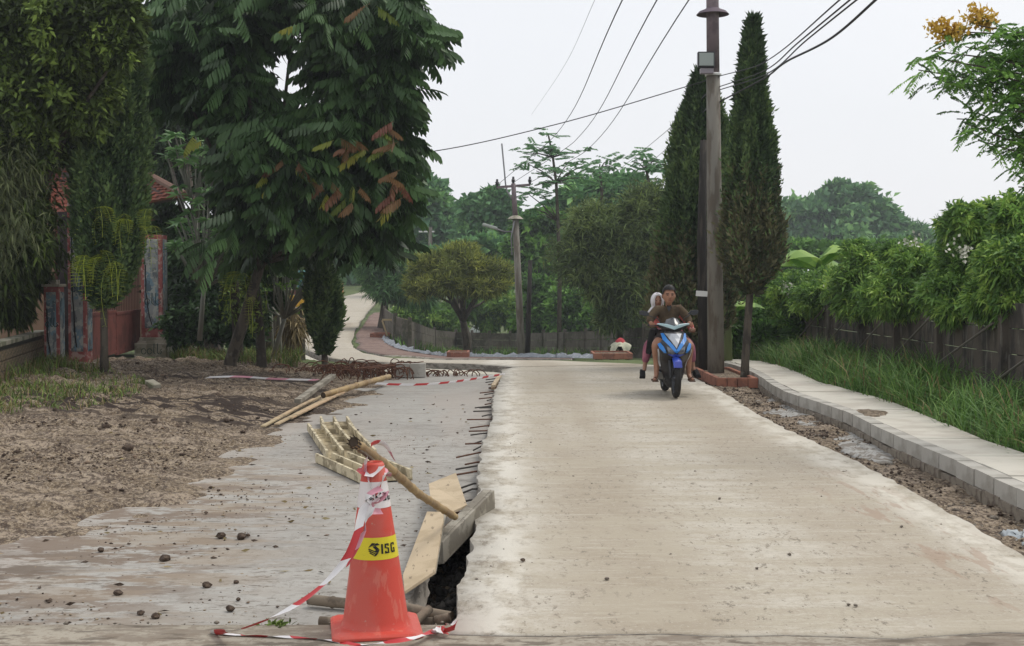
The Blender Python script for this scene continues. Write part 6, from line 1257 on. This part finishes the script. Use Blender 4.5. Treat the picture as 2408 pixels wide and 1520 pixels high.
# handlebar cowl, screen, mirrors
loc(MB().loft([[(-.20, .02, 1.0), (-.10, -.05, .965), (0, -.08, .93), (.10, -.05, .965), (.19, .02, 1.0), (.12, .08, 1.03), (0, .08, 1.04), (-.12, .08, 1.03)], [(-.24, .04, 1.03), (-.11, -.06, 1.0), (0, -.12, .97), (.11, -.06, 1.0), (.20, .04, 1.03), (.12, .1, 1.06), (0, .1, 1.08), (-.12, .1, 1.06)], [(-.19, .06, 1.07), (-.09, -.03, 1.06), (0, -.07, 1.05), (.09, -.03, 1.06), (.16, .06, 1.07), (.1, .1, 1.08), (0, .1, 1.1), (-.1, .1, 1.08)]]).build('handlebar_cowl', black_m, smooth=True))
for s in (-1, 1): loc(MB().loft([[(s*.24, .025, 1.065), (s*.24, .03, 1.052), (s*.22, .02, 1.05), (s*.22, .02, 1.07)], [(s*.12, -.055, 1.055), (s*.12, -.05, 1.02), (s*.10, -.06, 1.01), (s*.10, -.06, 1.06)], [(s*.0, -.135, 1.03), (s*.0, -.135, .98), (0, -.12, .975), (0, -.12, 1.03)]]).build('cowl_trim', pal_m))
loc(MB().loft([[(-.13, .02, 1.06), (-.07, -.06, 1.05), (0, -.10, 1.02), (.07, -.06, 1.05), (.11, .02, 1.06)], [(-.10, .06, 1.12), (-.05, .01, 1.135), (0, -.01, 1.145), (.05, .01, 1.135), (.085, .06, 1.12)], [(-.06, .07, 1.135), (-.03, .05, 1.15), (0, .04, 1.155), (.03, .05, 1.15), (.05, .07, 1.135)]], closed=False).build('windscreen', M('smoked_screen', (.05, .055, .06), rough=.15, spec=.8), smooth=True))
for s, (mx, mz) in ((-1, (-.41, 1.21)), (1, (.30, 1.22))):
    m_ = loc(MB().loft([[(mx+s*a*1.0, .1+b_*.02, mz+c_) for a, c_ in ((-.075, -.015), (-.03, .03), (.04, .045), (.085, .03), (.07, -.02), (.0, -.04))] for b_ in (0, 1.5)]).build('mirror', dgrey_m, bevel=.005))
    loc(MB().tube([(s*.15-.02, .06, 1.06), (s*.2-.03, .07, 1.14), (mx-s*.02, .11, mz-.02)], .007, 6).build('stalk', black_m), m_)
for s, hx in ((-1, -.34), (1, .23)): loc(MB().tube([(s*.14-.02, .06, 1.03), (hx, .10, 1.035)], .012, 8).tube([(hx-s*.09, .092, 1.034), (hx+s*.03, .10, 1.035)], .019, 10).tube([(hx-s*.1, .04, 1.03), (hx+s*.01, .03, 1.03)], .006, 5).build('handle_grip', black_m, smooth=True))
def wheel(name, cy, r, w, xo=0.):
    t = MB(); prof = [(r-.07, -w*.4), (r-.03, -w/2), (r-.01, -w*.38), (r, -w*.12), (r, w*.12), (r-.01, w*.38), (r-.03, w/2), (r-.07, w*.4)]; R_ = Matrix.Rotation(PI/2, 3, 'Y')
    wo = loc(t.lathe(prof, 32, (xo, cy, r), R=R_, cap=False).build(name, rubber_m, smooth=True))
    k = MB(); k.lathe([(r-.07, -w*.38), (r-.085, -w*.3), (r-.085, w*.3), (r-.07, w*.38)], 28, (xo, cy, r), R=R_, cap=False).lathe([(.03, -w*.5), (.04, 0), (.03, w*.5)], 12, (xo, cy, r), R=R_)
    for j in range(6): a = 2*PI*j/6; k.tube([(xo, cy+.03*math.cos(a), r+.03*math.sin(a)), (xo, cy+(r-.08)*math.cos(a+.15), r+(r-.08)*math.sin(a+.15))], .012, 6)
    loc(k.build('rim', dgrey_m, smooth=True), wo)
wheel('front_wheel', -.30, .285, .088); wheel('rear_wheel', .95, .28, .11)
V = []; F = []                                   # front mudguard wrapping the tyre
for i in range(13):
    a = math.radians(35+i*12)
    for j in range(7): b = -1+j/3; rr_2 = .315-.03*b*b; V.append((b*.062*(1 if i < 10 else .75), -.30-math.cos(PI-a)*rr_2*-1 if False else -.30-math.cos(a)*rr_2, .285+math.sin(a)*rr_2))
F = [(i*7+j, i*7+j+1, (i+1)*7+j+1, (i+1)*7+j) for i in range(12) for j in range(6)]
loc(mesh_np('front_mudguard', np.array(V), np.array(F), dblue_m, smooth=True))
loc(MB().box((.0, -.57, .50), (.10, .03, .10)).build('mudguard_nose', M('violet_blue_paint', (.09, .12, .5), rough=.3), bevel=.02))
for s in (-1, 1): loc(MB().tube([(s*.075, -.30, .285), (s*.075, -.17, .62)], [.022, .026], 8).build('fork', dgrey_m, smooth=True))
loc(MB().loft([[(-.12, -.0, .23), (.12, -.0, .23), (.13, .0, .33), (-.13, .0, .33)], [(-.19, .35, .24), (.19, .35, .24), (.19, .35, .34), (-.19, .35, .34)], [(-.2, .6, .28), (.2, .6, .28), (.2, .55, .4), (-.2, .55, .4)]]).build('floorboard', black_m, bevel=.01))
loc(MB().loft([[(-.13, .28, .34), (.13, .28, .34), (.12, .3, .72), (-.12, .3, .72)], [(-.19, .6, .36), (.19, .6, .36), (.15, .6, .76), (-.15, .6, .76)], [(-.17, 1.0, .50), (.17, 1.0, .50), (.13, 1.0, .80), (-.13, 1.0, .80)], [(-.07, 1.28, .66), (.07, 1.28, .66), (.06, 1.25, .82), (-.06, 1.25, .82)]]).build('rear_body', dgrey_m, bevel=.02))
loc(MB().loft([[(-.10, .26, .72), (.10, .26, .72), (.09, .28, .77), (-.09, .28, .77)], [(-.15, .6, .76), (.15, .6, .76), (.14, .6, .82), (-.14, .6, .82)], [(-.13, 1.15, .80), (.13, 1.15, .80), (.11, 1.12, .86), (-.11, 1.12, .86)]]).build('seat', M('seat_vinyl', (.015, .014, .014), rough=.6), bevel=.015))
loc(MB().box((-.0, .75, .26), (.24, .42, .2)).build('engine', M('engine_black', (.03, .03, .03), rough=.6), bevel=.04))
loc(MB().tube([(.15, .55, .25), (.18, .8, .27), (.2, 1.2, .40)], [.03, .05, .055], 10).build('exhaust', dgrey_m, smooth=True))
# people
def skin(name, verts, edges, mat, parent, root=0, sub=2):
    me = bpy.data.meshes.new(name); keys = list(verts); me.from_pydata([verts[k][0] for k in keys], [(keys.index(a), keys.index(b)) for a, b in edges], [])
    o = link(bpy.data.objects.new(name, me)); sk = o.modifiers.new('skin', 'SKIN'); sk.use_smooth_shade = True; sk.branch_smoothing = .6
    for i, k in enumerate(keys):
        r = verts[k][1]; d = me.skin_vertices[0].data[i]; d.radius = r if isinstance(r, tuple) else (r, r); d.use_root = (i == root)
    s = o.modifiers.new('sub', 'SUBSURF'); s.levels = sub; s.render_levels = sub
    dg = bpy.context.evaluated_depsgraph_get(); dg.update(); m2 = bpy.data.meshes.new_from_object(o.evaluated_get(dg)); o.modifiers.clear(); m2.name = name; o.data = m2; m2.materials.clear(); m2.materials.append(mat)
    m2.polygons.foreach_set('use_smooth', [True]*len(m2.polygons)); return loc(o, parent)
skin_m = M('brown_skin', (.34, .175, .11), [dict(s=9, lo=.45, hi=.7, col=(.26, .125, .08), amt=.5)], rough=.5); skin2_m = M('light_brown_skin', (.34, .19, .13), rough=.55)
hair_m = M('black_hair', (.012, .010, .009), rough=.5); shirt_m = M('olive_brown_cloth', (.105, .075, .045), [dict(s=7, lo=.42, hi=.62, col=(.072, .05, .03), det=6)], rough=.9, bump=[((9, 9, 5), .8, .03)])
def ellip(c, r, n=16, m=12, fn=None):
    mb = MB(); rings = []
    for i in range(1, m):
        t = PI*i/m; rings.append([tuple((lambda p: Vector(p) if fn is None else fn(Vector(p)))((c[0]+r[0]*math.sin(t)*math.cos(2*PI*k/n), c[1]+r[1]*math.sin(t)*math.sin(2*PI*k/n), c[2]+r[2]*math.cos(t)))) for k in range(n)])
    return mb.loft(rings)
def head(person, c, s, skm, yaw=0., hair=True):
    """face on -y: brow, eyes, nose, mouth, ears; s = head height"""
    c = Vector(c); R_ = Matrix.Rotation(yaw, 3, 'Z')
    def sh(p):
        q = p-c; z = q.z/s
        if z < -.1: q.x *= 1-(-z-.1)*.75; q.y *= 1-(-z-.1)*.3                       # jaw narrows to the chin
        if q.y < 0: q.y *= .92+.12*max(0, -z)
        return c+R_ @ q
    h_ = loc(ellip(c, (s*.365, s*.42, s*.5), 22, 16, sh).build('head', skm, smooth=True), person)
    def P(x, y, z): return c+R_ @ Vector((x*s, y*s, z*s))
    loc(MB().loft([[P(-.035, -.37, .1), P(.035, -.37, .1), P(.03, -.40, .1), P(-.03, -.40, .1)], [P(-.06, -.38, -.10), P(.06, -.38, -.10), P(.05, -.50, -.09), P(-.05, -.50, -.09)], [P(-.05, -.38, -.14), P(.05, -.38, -.14), P(.035, -.44, -.135), P(-.035, -.44, -.135)]]).build('nose', skm, bevel=.002, smooth=True), h_)
    for sx in (-1, 1):
        loc(ellip(P(sx*.14, -.365, .05), (s*.055, s*.03, s*.024), 8, 6).build('eye', hair_m, smooth=True), h_)
        if hair: loc(MB().tube([P(sx*.06, -.40, .115), P(sx*.15, -.39, .135), P(sx*.23, -.33, .11)], s*.018, 5).build('eyebrow', hair_m), h_)
        if hair: loc(ellip(P(sx*.345, -.0, .0), (s*.04, s*.07, s*.11), 8, 6).build('ear', skm, smooth=True), h_)
    loc(MB().tube([P(-.10, -.365, -.245), P(0, -.395, -.235), P(.10, -.365, -.245)], [s*.012, s*.022, s*.012], 6).build('mouth', M('lips', (.22, .07, .06)) if 'lips' not in MATS else MATS['lips'], smooth=True), h_)
    return h_, P
def hand(person, wrist, grip, sx, skm):
    """palm and five curled fingers round a bar lying along x"""
    w = Vector(wrist); g = Vector(grip); mb = MB(); mb.loft([[w+Vector((x*.022, y*.014, 0)) for x, y in ((-1, -1), (1, -1), (1, 1), (-1, 1))], [g+Vector((x*.038, .022+y*.012, .022)) for x, y in ((-1, -1), (1, -1), (1, 1), (-1, 1))], [g+Vector((x*.036, -.004+y*.010, .034)) for x, y in ((-1, -1), (1, -1), (1, 1), (-1, 1))]])
    for k in range(4):
        x = (-.03+.02*k)*sx; L_ = (1, 1.08, 1., .82)[k]; mb.tube([g+Vector((x, .004, .032)), g+Vector((x, -.026*L_, .022)), g+Vector((x, -.032*L_, -.002)), g+Vector((x, -.012*L_, -.022))], [.0095, .009, .0085, .007], 7)
    mb.tube([g+Vector((-.036*sx, .024, .012)), g+Vector((-.05*sx, .01, -.008)), g+Vector((-.045*sx, -.012, -.018))], [.011, .010, .008], 7)
    return loc(mb.build('hand', skm, smooth=True), person)
# driver
drv = thing('person', 'young man in an olive brown long sleeved shirt and shorts steering the blue scooter', 'person', bike.location+Vector((0, .3, .8)), rz=bike.rotation_euler.z)
drv.location = bike.location+Vector((.035, 0, 0)); drv.rotation_euler = bike.rotation_euler
HD = (-.078, .18, 1.468)
bv = {'pel': ((-.03, .46, .86), .115), 'bel': ((-.035, .44, 1.0), .105), 'che': ((-.055, .38, 1.17), .12), 'nk0': ((-.07, .31, 1.31), .055), 'nk1': ((-.075, .21, 1.40), .05), 'nk2': ((-.075, .19, 1.47), .045),
      'ls': ((-.235, .34, 1.28), .05), 'le': ((-.36, .26, 1.10), .043), 'lw': ((-.335, .15, 1.05), .028), 'rs': ((.105, .34, 1.285), .05), 're': ((.235, .27, 1.10), .043), 'rw': ((.22, .15, 1.05), .028),
      'lh': ((-.14, .44, .84), .095), 'lk': ((-.295, .07, .745), .062), 'lc': ((-.262, .14, .52), .055), 'la': ((-.27, .10, .30), .034), 'lf': ((-.295, .03, .255), .035), 'lt': ((-.315, -.07, .245), .026),
      'rh': ((.10, .44, .84), .095), 'rk': ((.225, .07, .745), .062), 'rc': ((.205, .14, .52), .055), 'ra': ((.21, .10, .30), .034), 'rf': ((.225, .03, .255), .035), 'rt': ((.245, -.07, .245), .026)}
be = [('pel', 'bel'), ('bel', 'che'), ('che', 'nk0'), ('nk0', 'nk1'), ('nk1', 'nk2'), ('che', 'ls'), ('ls', 'le'), ('le', 'lw'), ('che', 'rs'), ('rs', 're'), ('re', 'rw'), ('pel', 'lh'), ('lh', 'lk'), ('lk', 'lc'), ('lc', 'la'), ('la', 'lf'), ('lf', 'lt'), ('pel', 'rh'), ('rh', 'rk'), ('rk', 'rc'), ('rc', 'ra'), ('ra', 'rf'), ('rf', 'rt')]
skin('body', bv, be, skin_m, drv)
sv = {k: (bv[k][0], bv[k][1]+.022) for k in ('pel', 'bel', 'che', 'ls', 'le', 'lw', 'rs', 're', 'rw')}; sv['nk'] = ((-.072, .30, 1.325), .078); sv['pel'] = ((-.03, .43, .86), .15)
sv['ls'] = (bv['ls'][0], .09); sv['rs'] = (bv['rs'][0], .09); sv['bel'] = ((-.035, .43, 1.0), .145); sv['che'] = ((-.055, .37, 1.17), .155); sv['lw'] = ((-.335, .175, 1.06), .045); sv['rw'] = ((.22, .175, 1.06), .045)
skin('shirt', sv, [('pel', 'bel'), ('bel', 'che'), ('che', 'nk'), ('che', 'ls'), ('ls', 'le'), ('le', 'lw'), ('che', 'rs'), ('rs', 're'), ('re', 'rw')], shirt_m, drv)
loc(MB().loft([[(-.105, .232, 1.335), (-.035, .232, 1.335), (-.05, .218, 1.27), (-.072, .21, 1.235), (-.092, .218, 1.27)], [(-.105, .25, 1.335), (-.035, .25, 1.335), (-.05, .235, 1.27), (-.072, .23, 1.235), (-.092, .235, 1.27)]]).build('undershirt', black_m), drv)
skin('shorts', {'p': ((-.03, .46, .85), .14), 'lh': ((-.14, .42, .83), .115), 'lk': ((-.24, .20, .78), .095), 'rh': ((.10, .42, .83), .115), 'rk': ((.18, .20, .78), .095)}, [('p', 'lh'), ('lh', 'lk'), ('p', 'rh'), ('rh', 'rk')], M('dark_shorts_cloth', (.045, .035, .032), rough=.9), drv)
hh_, HP = head(drv, HD, .262, skin_m, .03)
# short hair: cap over the crown with a raised, uneven fringe
V = []; F = []; n1, n2 = 9, 30; rh_ = random.Random(3)
for i in range(n1):
    for j in range(n2):
        a = 2*PI*j/n2; lim = .98 if math.sin(a) < -.55 else (1.85 if math.sin(a) > .1 else 1.42); t = .02+lim*i/(n1-1); k = 1.07+.03*rh_.random()
        V.append(tuple(HP(.37*k*math.sin(t)*math.cos(a), .43*k*math.sin(t)*math.sin(a)*(1.0 if i < n1-1 else .98), .52*k*math.cos(t)+(.07 if i < 7 and math.sin(a) < .2 else .02)+.03*rh_.random())))
F = [(i*n2+j, i*n2+(j+1) % n2, (i+1)*n2+(j+1) % n2, (i+1)*n2+j) for i in range(n1-1) for j in range(n2)]
loc(mesh_np('hair', np.array(V), np.array(F), hair_m, smooth=True), drv)
hand(drv, (-.335, .15, 1.055), (-.335, .10, 1.035), -1, skin_m); hand(drv, (.22, .15, 1.055), (.225, .10, 1.035), 1, skin_m)
for s, fx_ in ((-1, -.305), (1, .235)): loc(MB().loft([[(fx_-.045, -.10, .215), (fx_+.045, -.10, .215), (fx_+.04, .13, .225), (fx_-.04, .13, .225)], [(fx_-.045, -.10, .232), (fx_+.045, -.10, .232), (fx_+.04, .13, .245), (fx_-.04, .13, .245)]]).tube([(fx_-.045, -.01, .235), (fx_, -.045, .285), (fx_+.045, -.01, .235)], .008, 6).build('sandal', M('brown_sandal', (.10, .06, .04)) if 'brown_sandal' not in MATS else MATS['brown_sandal'], bevel=.004), drv)
# passenger
psg = thing('person', 'passenger with a white headscarf, salmon top and pink trousers peering over the driver', 'person', bike.location); psg.rotation_euler = bike.rotation_euler; psg.location = bike.location+Vector((.055, 0, -.02))
sal_m = M('salmon_cloth', (.56, .13, .11), rough=.85); pnk_m = M('dusty_pink_cloth', (.36, .13, .17), [dict(s=8, lo=.4, hi=.65, col=(.24, .08, .12))], rough=.85)
pv = {'pel': ((.0, .82, .92), .11), 'bel': ((-.02, .80, 1.03), .10), 'che': ((-.05, .74, 1.17), .10), 'nk0': ((-.14, .66, 1.28), .05), 'nk1': ((-.19, .60, 1.35), .042), 'ls': ((-.19, .72, 1.22), .05), 'le': ((-.26, .58, 1.08), .038), 'lw': ((-.17, .46, 1.02), .026),
      'rs': ((.14, .72, 1.23), .05), 're': ((.27, .62, 1.06), .038), 'rw': ((.275, .42, .98), .026), 'lh': ((-.1, .80, .9), .09), 'lk': ((-.37, .48, .74), .055), 'la': ((-.42, .50, .42), .032), 'lf': ((-.43, .46, .35), .03), 'rh': ((.1, .80, .9), .09), 'rk': ((.27, .48, .72), .055), 'ra': ((.31, .50, .42), .032), 'rf': ((.32, .46, .35), .03)}
pe = [('pel', 'bel'), ('bel', 'che'), ('che', 'nk0'), ('nk0', 'nk1'), ('che', 'ls'), ('ls', 'le'), ('le', 'lw'), ('che', 'rs'), ('rs', 're'), ('re', 'rw'), ('pel', 'lh'), ('lh', 'lk'), ('lk', 'la'), ('la', 'lf'), ('pel', 'rh'), ('rh', 'rk'), ('rk', 'ra'), ('ra', 'rf')]
skin('body', pv, pe, skin2_m, psg)
skin('top', {k: (pv[k][0], pv[k][1]+.02) for k in ('pel', 'bel', 'che', 'nk0', 'ls', 'le', 'lw', 'rs', 're', 'rw')}, [e for e in pe if all(k in ('pel', 'bel', 'che', 'nk0', 'ls', 'le', 'lw', 'rs', 're', 'rw') for k in e)], sal_m, psg)
skin('trousers', {'p': (pv['pel'][0], .13), 'lh': (pv['lh'][0], .105), 'lk': (pv['lk'][0], .082), 'la': ((-.415, .50, .47), .052), 'rh': (pv['rh'][0], .105), 'rk': (pv['rk'][0], .082), 'ra': ((.305, .50, .47), .052)}, [('p', 'lh'), ('lh', 'lk'), ('lk', 'la'), ('p', 'rh'), ('rh', 'rk'), ('rk', 'ra')], pnk_m, psg)
loc(MB().loft([[(-.36, .40, .98), (-.27, .36, .98), (-.2, .7, 1.0), (-.3, .72, 1.0)], [(-.40, .38, .80), (-.30, .34, .80), (-.2, .7, .8), (-.36, .72, .8)], [(-.415, .42, .62), (-.36, .38, .60), (-.28, .66, .62), (-.40, .68, .62)]]).build('black_skirt', M('black_cloth', (.014, .013, .013), rough=.95), bevel=.02), psg)
h2_, P2 = head(psg, (-.235, .50, 1.405), .205, skin2_m, .1, hair=False)
V = []; n1, n2 = 12, 28                               # headscarf: hood with a face opening, falling on the shoulder
for i in range(n1):
    for j in range(n2):
        a = -PI/2+.62+(2*PI-1.24)*j/(n2-1); t = i/(n1-1)
        if t < .72: q = .05+t/.72*2.25; r_ = math.sin(q); V.append(tuple(P2(.43*r_*math.cos(a), .50*r_*math.sin(a), .58*math.cos(q)+.02)))
        else: k = (t-.72)/.28; V.append(tuple(P2((.34+.30*k)*math.cos(a), (.38+.25*k)*math.sin(a)+.15*k, -.38-.45*k)))
F = [(i*n2+j, i*n2+j+1, (i+1)*n2+j+1, (i+1)*n2+j) for i in range(n1-1) for j in range(n2-1)]
hs_ = loc(mesh_np('headscarf', np.array(V), np.array(F), M('white_scarf_cloth', (.66, .64, .66), rough=.9), smooth=True), psg); so = hs_.modifiers.new('thick', 'SOLIDIFY'); so.thickness = .012
loc(MB().tube([P2(-.34, -.28, -.3), P2(-.36, -.32, .1), P2(-.22, -.38, .42), P2(.0, -.42, .52), P2(.22, -.38, .42), P2(.36, -.32, .1), P2(.34, -.28, -.3)], .02, 7).build('scarf_rim', MATS['white_scarf_cloth'], smooth=True), psg)
hand(psg, (.275, .43, .985), (.28, .36, .965), 1, skin2_m); loc(MB().lathe([(.034, -.01), (.034, .01)], 12, (.277, .435, .99), R=Matrix.Rotation(PI/2, 3, 'X')).build('bracelet', MATS['white_scarf_cloth']), psg)
for s, c_ in ((-1, (-.455, .42, .30)), (1, (.345, .42, .31))):
    c_ = Vector(c_); loc(MB().loft([[c_+Vector((x*.036, .11, .045+z*.035)) for x, z in ((-1, -1), (1, -1), (1, 1), (-1, 1))], [c_+Vector((x*.045, .02, .02+z*.045)) for x, z in ((-1, -1), (1, -1), (.8, 1), (-.8, 1))], [c_+Vector((s*.02+x*.048, -.11, -.025+z*.026)) for x, z in ((-1, -1), (1, -1), (.7, 1), (-.7, 1))]]).build('shoe', MATS['black_cloth'], bevel=.012), psg)

# ------------------------------------------------------------------ loose things on the ground
ico = bmesh.new(); bmesh.ops.create_icosphere(ico, subdivisions=1, radius=1); IV = np.array([v.co[:] for v in ico.verts]); IF = np.array([[v.index for v in f.verts] for f in ico.faces]); ico.free()
OV = np.array([(1, 0, 0), (-1, 0, 0), (0, 1, 0), (0, -1, 0), (0, 0, 1), (0, 0, -1)], float); OF = np.array([(0, 2, 4), (2, 1, 4), (1, 3, 4), (3, 0, 4), (2, 0, 5), (1, 2, 5), (3, 1, 5), (0, 3, 5)])
def gravel(name, xy, z, s, mat, seed, flat=.65, kind='stuff'):
    IV, IF = (globals()['IV'], globals()['IF']) if s > .02 else (OV, OF)
    r = np.random.default_rng(seed); n = len(xy); S = s*np.exp(r.normal(0, .42, n)); J = 1+r.normal(0, .28, (n, len(IV), 1)); ax = np.stack([S*r.uniform(.8, 1.4, n), S*r.uniform(.7, 1.2, n), S*flat], 1)
    V = IV[None]*J*ax[:, None]; a = r.uniform(0, 2*PI, n); c_, s_ = np.cos(a)[:, None], np.sin(a)[:, None]; X_ = V[:, :, 0]*c_-V[:, :, 1]*s_; Y_ = V[:, :, 0]*s_+V[:, :, 1]*c_
    V = np.stack([X_+xy[:, :1], Y_+xy[:, 1:], V[:, :, 2]+(z+S*flat*.35)[:, None]], 2).reshape(-1, 3); F = (IF[None]+np.arange(n)[:, None, None]*len(IV)).reshape(-1, 3)
    return tag(mesh_np(name, V, F, mat), kind=kind)
clod_m = M('dark_earth_clod', (.055, .038, .028), [dict(s=30, lo=.45, hi=.65, col=(.11, .08, .058))], rough=.95); peb_m = M('grey_pebble', (.24, .21, .17), [dict(s=15, lo=.4, hi=.6, col=(.13, .11, .09))], rough=.9); tan_m = M('tan_gravel', (.30, .235, .155), [dict(s=5, lo=.4, hi=.6, col=(.19, .135, .095))], rough=.95)
def scat(n, x0, x1, y0, y1, seed, dens=None):
    r = np.random.default_rng(seed); q = r.random((n, 2))*[x1-x0, y1-y0]+[x0, y0]
    if dens is not None: q = q[r.random(len(q)) < dens(q[:, 0], q[:, 1])]
    return q
sle = sorted([(b, a) for a, b in slab_edge])
def on_slab(x, y): return (x > np.interp(y, [k[0] for k in sle], [k[1] for k in sle])) & (x < ROAD_L-.05)
q = scat(150000, -9.6, -2.4, 8.5, 27, 1, lambda x, y: (~on_slab(x, y))*np.clip(.42+vnoise(x, y, 1.4, 7)*1.6, .04, 1)*np.clip((20-y)/8, .25, 1)*np.clip(.55+2.6*vnoise(x*.35, y, 1.1, 17), .06, 1)); gravel('earth_gravel', q[::2], earth_z(q[::2, 0], q[::2, 1]), .0085, tan_m, 1); gravel('earth_crumbs', q[1::2], earth_z(q[1::2, 0], q[1::2, 1]), .0095, clod_m, 2)
q = scat(520, -9, -2.8, 9, 26, 21, lambda x, y: (~on_slab(x, y))*np.clip(.4+vnoise(x, y, .9, 9)*1.8, .02, 1)); gravel('earth_lumps', q, earth_z(q[:, 0], q[:, 1]), .024, clod_m, 22)
q = scat(3800, -5.5, -.5, 6.4, 15, 3, lambda x, y: on_slab(x, y)*np.clip(np.exp(-np.abs(x+2.9)/1.0)*.9+.05+vnoise(x, y, 1.3, 3)*.4, .01, 1)*np.clip((16-y)/6, .1, 1)); gravel('slab_crumbs', q, np.full(len(q), SLAB_Z), .0065, clod_m, 3, .5)
q = scat(3800, -5.5, -.6, 6.4, 15, 31, lambda x, y: on_slab(x, y)*np.clip(np.exp(-np.abs(x+2.9)/1.3)*.9+.08, .01, 1)); gravel('slab_grit', q, np.full(len(q), SLAB_Z), .006, tan_m, 33, .5)
q = scat(900, -.25, 3.1, 6.3, 15, 4, lambda x, y: np.clip(.12+np.exp(-np.abs(x+.1)/.22)*.8+vnoise(x, y, .8, 2)*.3, .03, 1)); gravel('road_pebbles', q, np.zeros(len(q)), .0052, peb_m, 4, .5)
q = scat(5000, 3.12, 4.3, 7, 24, 5, lambda x, y: np.clip(.5+vnoise(x, y, 2.5, 4)*1.5, .05, 1)); gravel('verge_gravel', q, earth_z(q[:, 0], q[:, 1]), .012, clod_m, 5)
q = scat(2600, 3.12, 4.2, 7, 24, 51, lambda x, y: np.clip(.4+vnoise(x, y, 2.5, 6)*1.5, .05, 1)); gravel('verge_gravel', q, earth_z(q[:, 0], q[:, 1]), .012, peb_m, 52)
q = scat(3200, -.66, -.27, 6.35, 10, 6); gravel('trench_rubble', q, earth_z(q[:, 0], q[:, 1]), .017, M('black_wet_earth', (.05, .045, .04), [dict(s=25, lo=.5, hi=.65, col=(.09, .085, .075))], rough=.7), 6, .8)
q = scat(2600, -6, 6, 5.7, 6.3, 7); gravel('strip_grit', q, np.full(len(q), -.02), .006, peb_m, 7)
for i, (px, py, s, lab) in enumerate([(519, 1264, .030, 'dark clod left of the biggest pair on the grey slab'), (567, 1266, .036, 'biggest dark clod of the pair on the grey slab'), (583, 1262, .018, 'small clod touching the biggest pair'), (237, 1297, .024, 'upright brown clod at the left of the dirty slab'), (278, 1398, .024, 'brown clod standing before a pale smear near the bottom left'),
    (486, 1381, .026, 'flat wide dark clod low in the middle of the slab'), (388, 1318, .034, 'flat dirt patch clod with pale flakes on the slab'), (332, 1445, .020, 'left one of two dark clods near the bottom of the slab'), (366, 1453, .022, 'right one of two dark clods near the bottom of the slab'), (542, 1435, .024, 'dark clod above the tape on the slab'),
    (555, 1372, .016, 'round clod on the slab left of the tape'), (560, 1411, .013, 'tiny clod on the slab left of the tape'), (514, 1155, .014, 'clod by the earth edge of the slab'), (495, 1148, .016, 'clod at the very edge where earth meets slab'), (484, 1208, .015, 'clod on the brown streak of the slab')]):
    c_ = hit(px, py, SLAB_Z+.005); rock('earth_clod', lab, 'earth clod', c_+Vector((0, 0, s*.4)), s*1.15, clod_m, 500+i, 'dark clods on the slab')
for i, (px, py, s, lab) in enumerate([(1428, 1363, .016, 'largest loose stone on the pale lane, pyramid shaped'), (1229, 1320, .016, 'brown clod on the pale lane near its left edge'), (1692, 1174, .014, 'grey stone in the middle of the lane'), (1856, 1306, .014, 'grey stone right of the lane middle'), (2120, 1240, .013, 'brown stone near the right tyre streak'), (1995, 1424, .012, 'left of two stones low on the right of the lane'), (2011, 1426, .012, 'right of two stones low on the right of the lane'), (1780, 1338, .011, 'small stone on the lane above the pair')]):
    rock('loose_stone', lab, 'stone', hit(px, py, .004)+Vector((0, 0, s*.4)), s, peb_m if i != 1 else clod_m, 540+i, 'loose stones on the lane')
# fallen leaves and weeds
r = np.random.default_rng(77); q = np.concatenate([scat(150, -2.9, -.5, 6.6, 20, 8), scat(60, -6, -3, 8, 16, 9)]); V, F = leaf_np(np.column_stack([q, np.where(on_slab(q[:, 0], q[:, 1]), SLAB_Z+.012, earth_z(q[:, 0], q[:, 1])+.03)]), np.column_stack([r.normal(size=(len(q), 2)), np.zeros(len(q))]), .055*r.uniform(.6, 1.5, len(q)), .022, 0, r)
tag(mesh_np('fallen_leaves', V, F, [leafm['dry'], clod_m], midx=(r.random(len(q)) < .6).astype(int), tint=r.random(len(q))), kind='stuff')
c_ = hit(655, 1480, -.03); C = np.column_stack([r.normal(c_.x, .035, 46), r.normal(c_.y, .02, 46), np.full(46, -.02)]); V, F = leaf_np(C, np.column_stack([r.normal(0, .8, 46), r.normal(0, .5, 46), r.uniform(.2, .9, 46)]), .06, .014, .2, r); tag(mesh_np('uprooted_weed', V, F, leafm['moss'], tint=r.random(46)), 'small uprooted weed lying in dirt left of the cone base', 'weed')

# ------------------------------------------------------------------ thin haze over the whole valley
hz = MB().box((0, 95, 11), (300, 210, 34)).build('haze', []); hz['kind'] = 'stuff'; hm = bpy.data.materials.new('haze'); hm.use_nodes = True; nt = hm.node_tree; nt.nodes.remove(nt.nodes['Principled BSDF'])
pv_ = nt.nodes.new('ShaderNodeVolumePrincipled'); pv_.inputs['Color'].default_value = (.88, .93, 1, 1); pv_.inputs['Density'].default_value = .0008; pv_.inputs['Anisotropy'].default_value = .2
nt.links.new(pv_.outputs[0], nt.nodes['Material Output'].inputs['Volume']); hz.data.materials.append(hm)
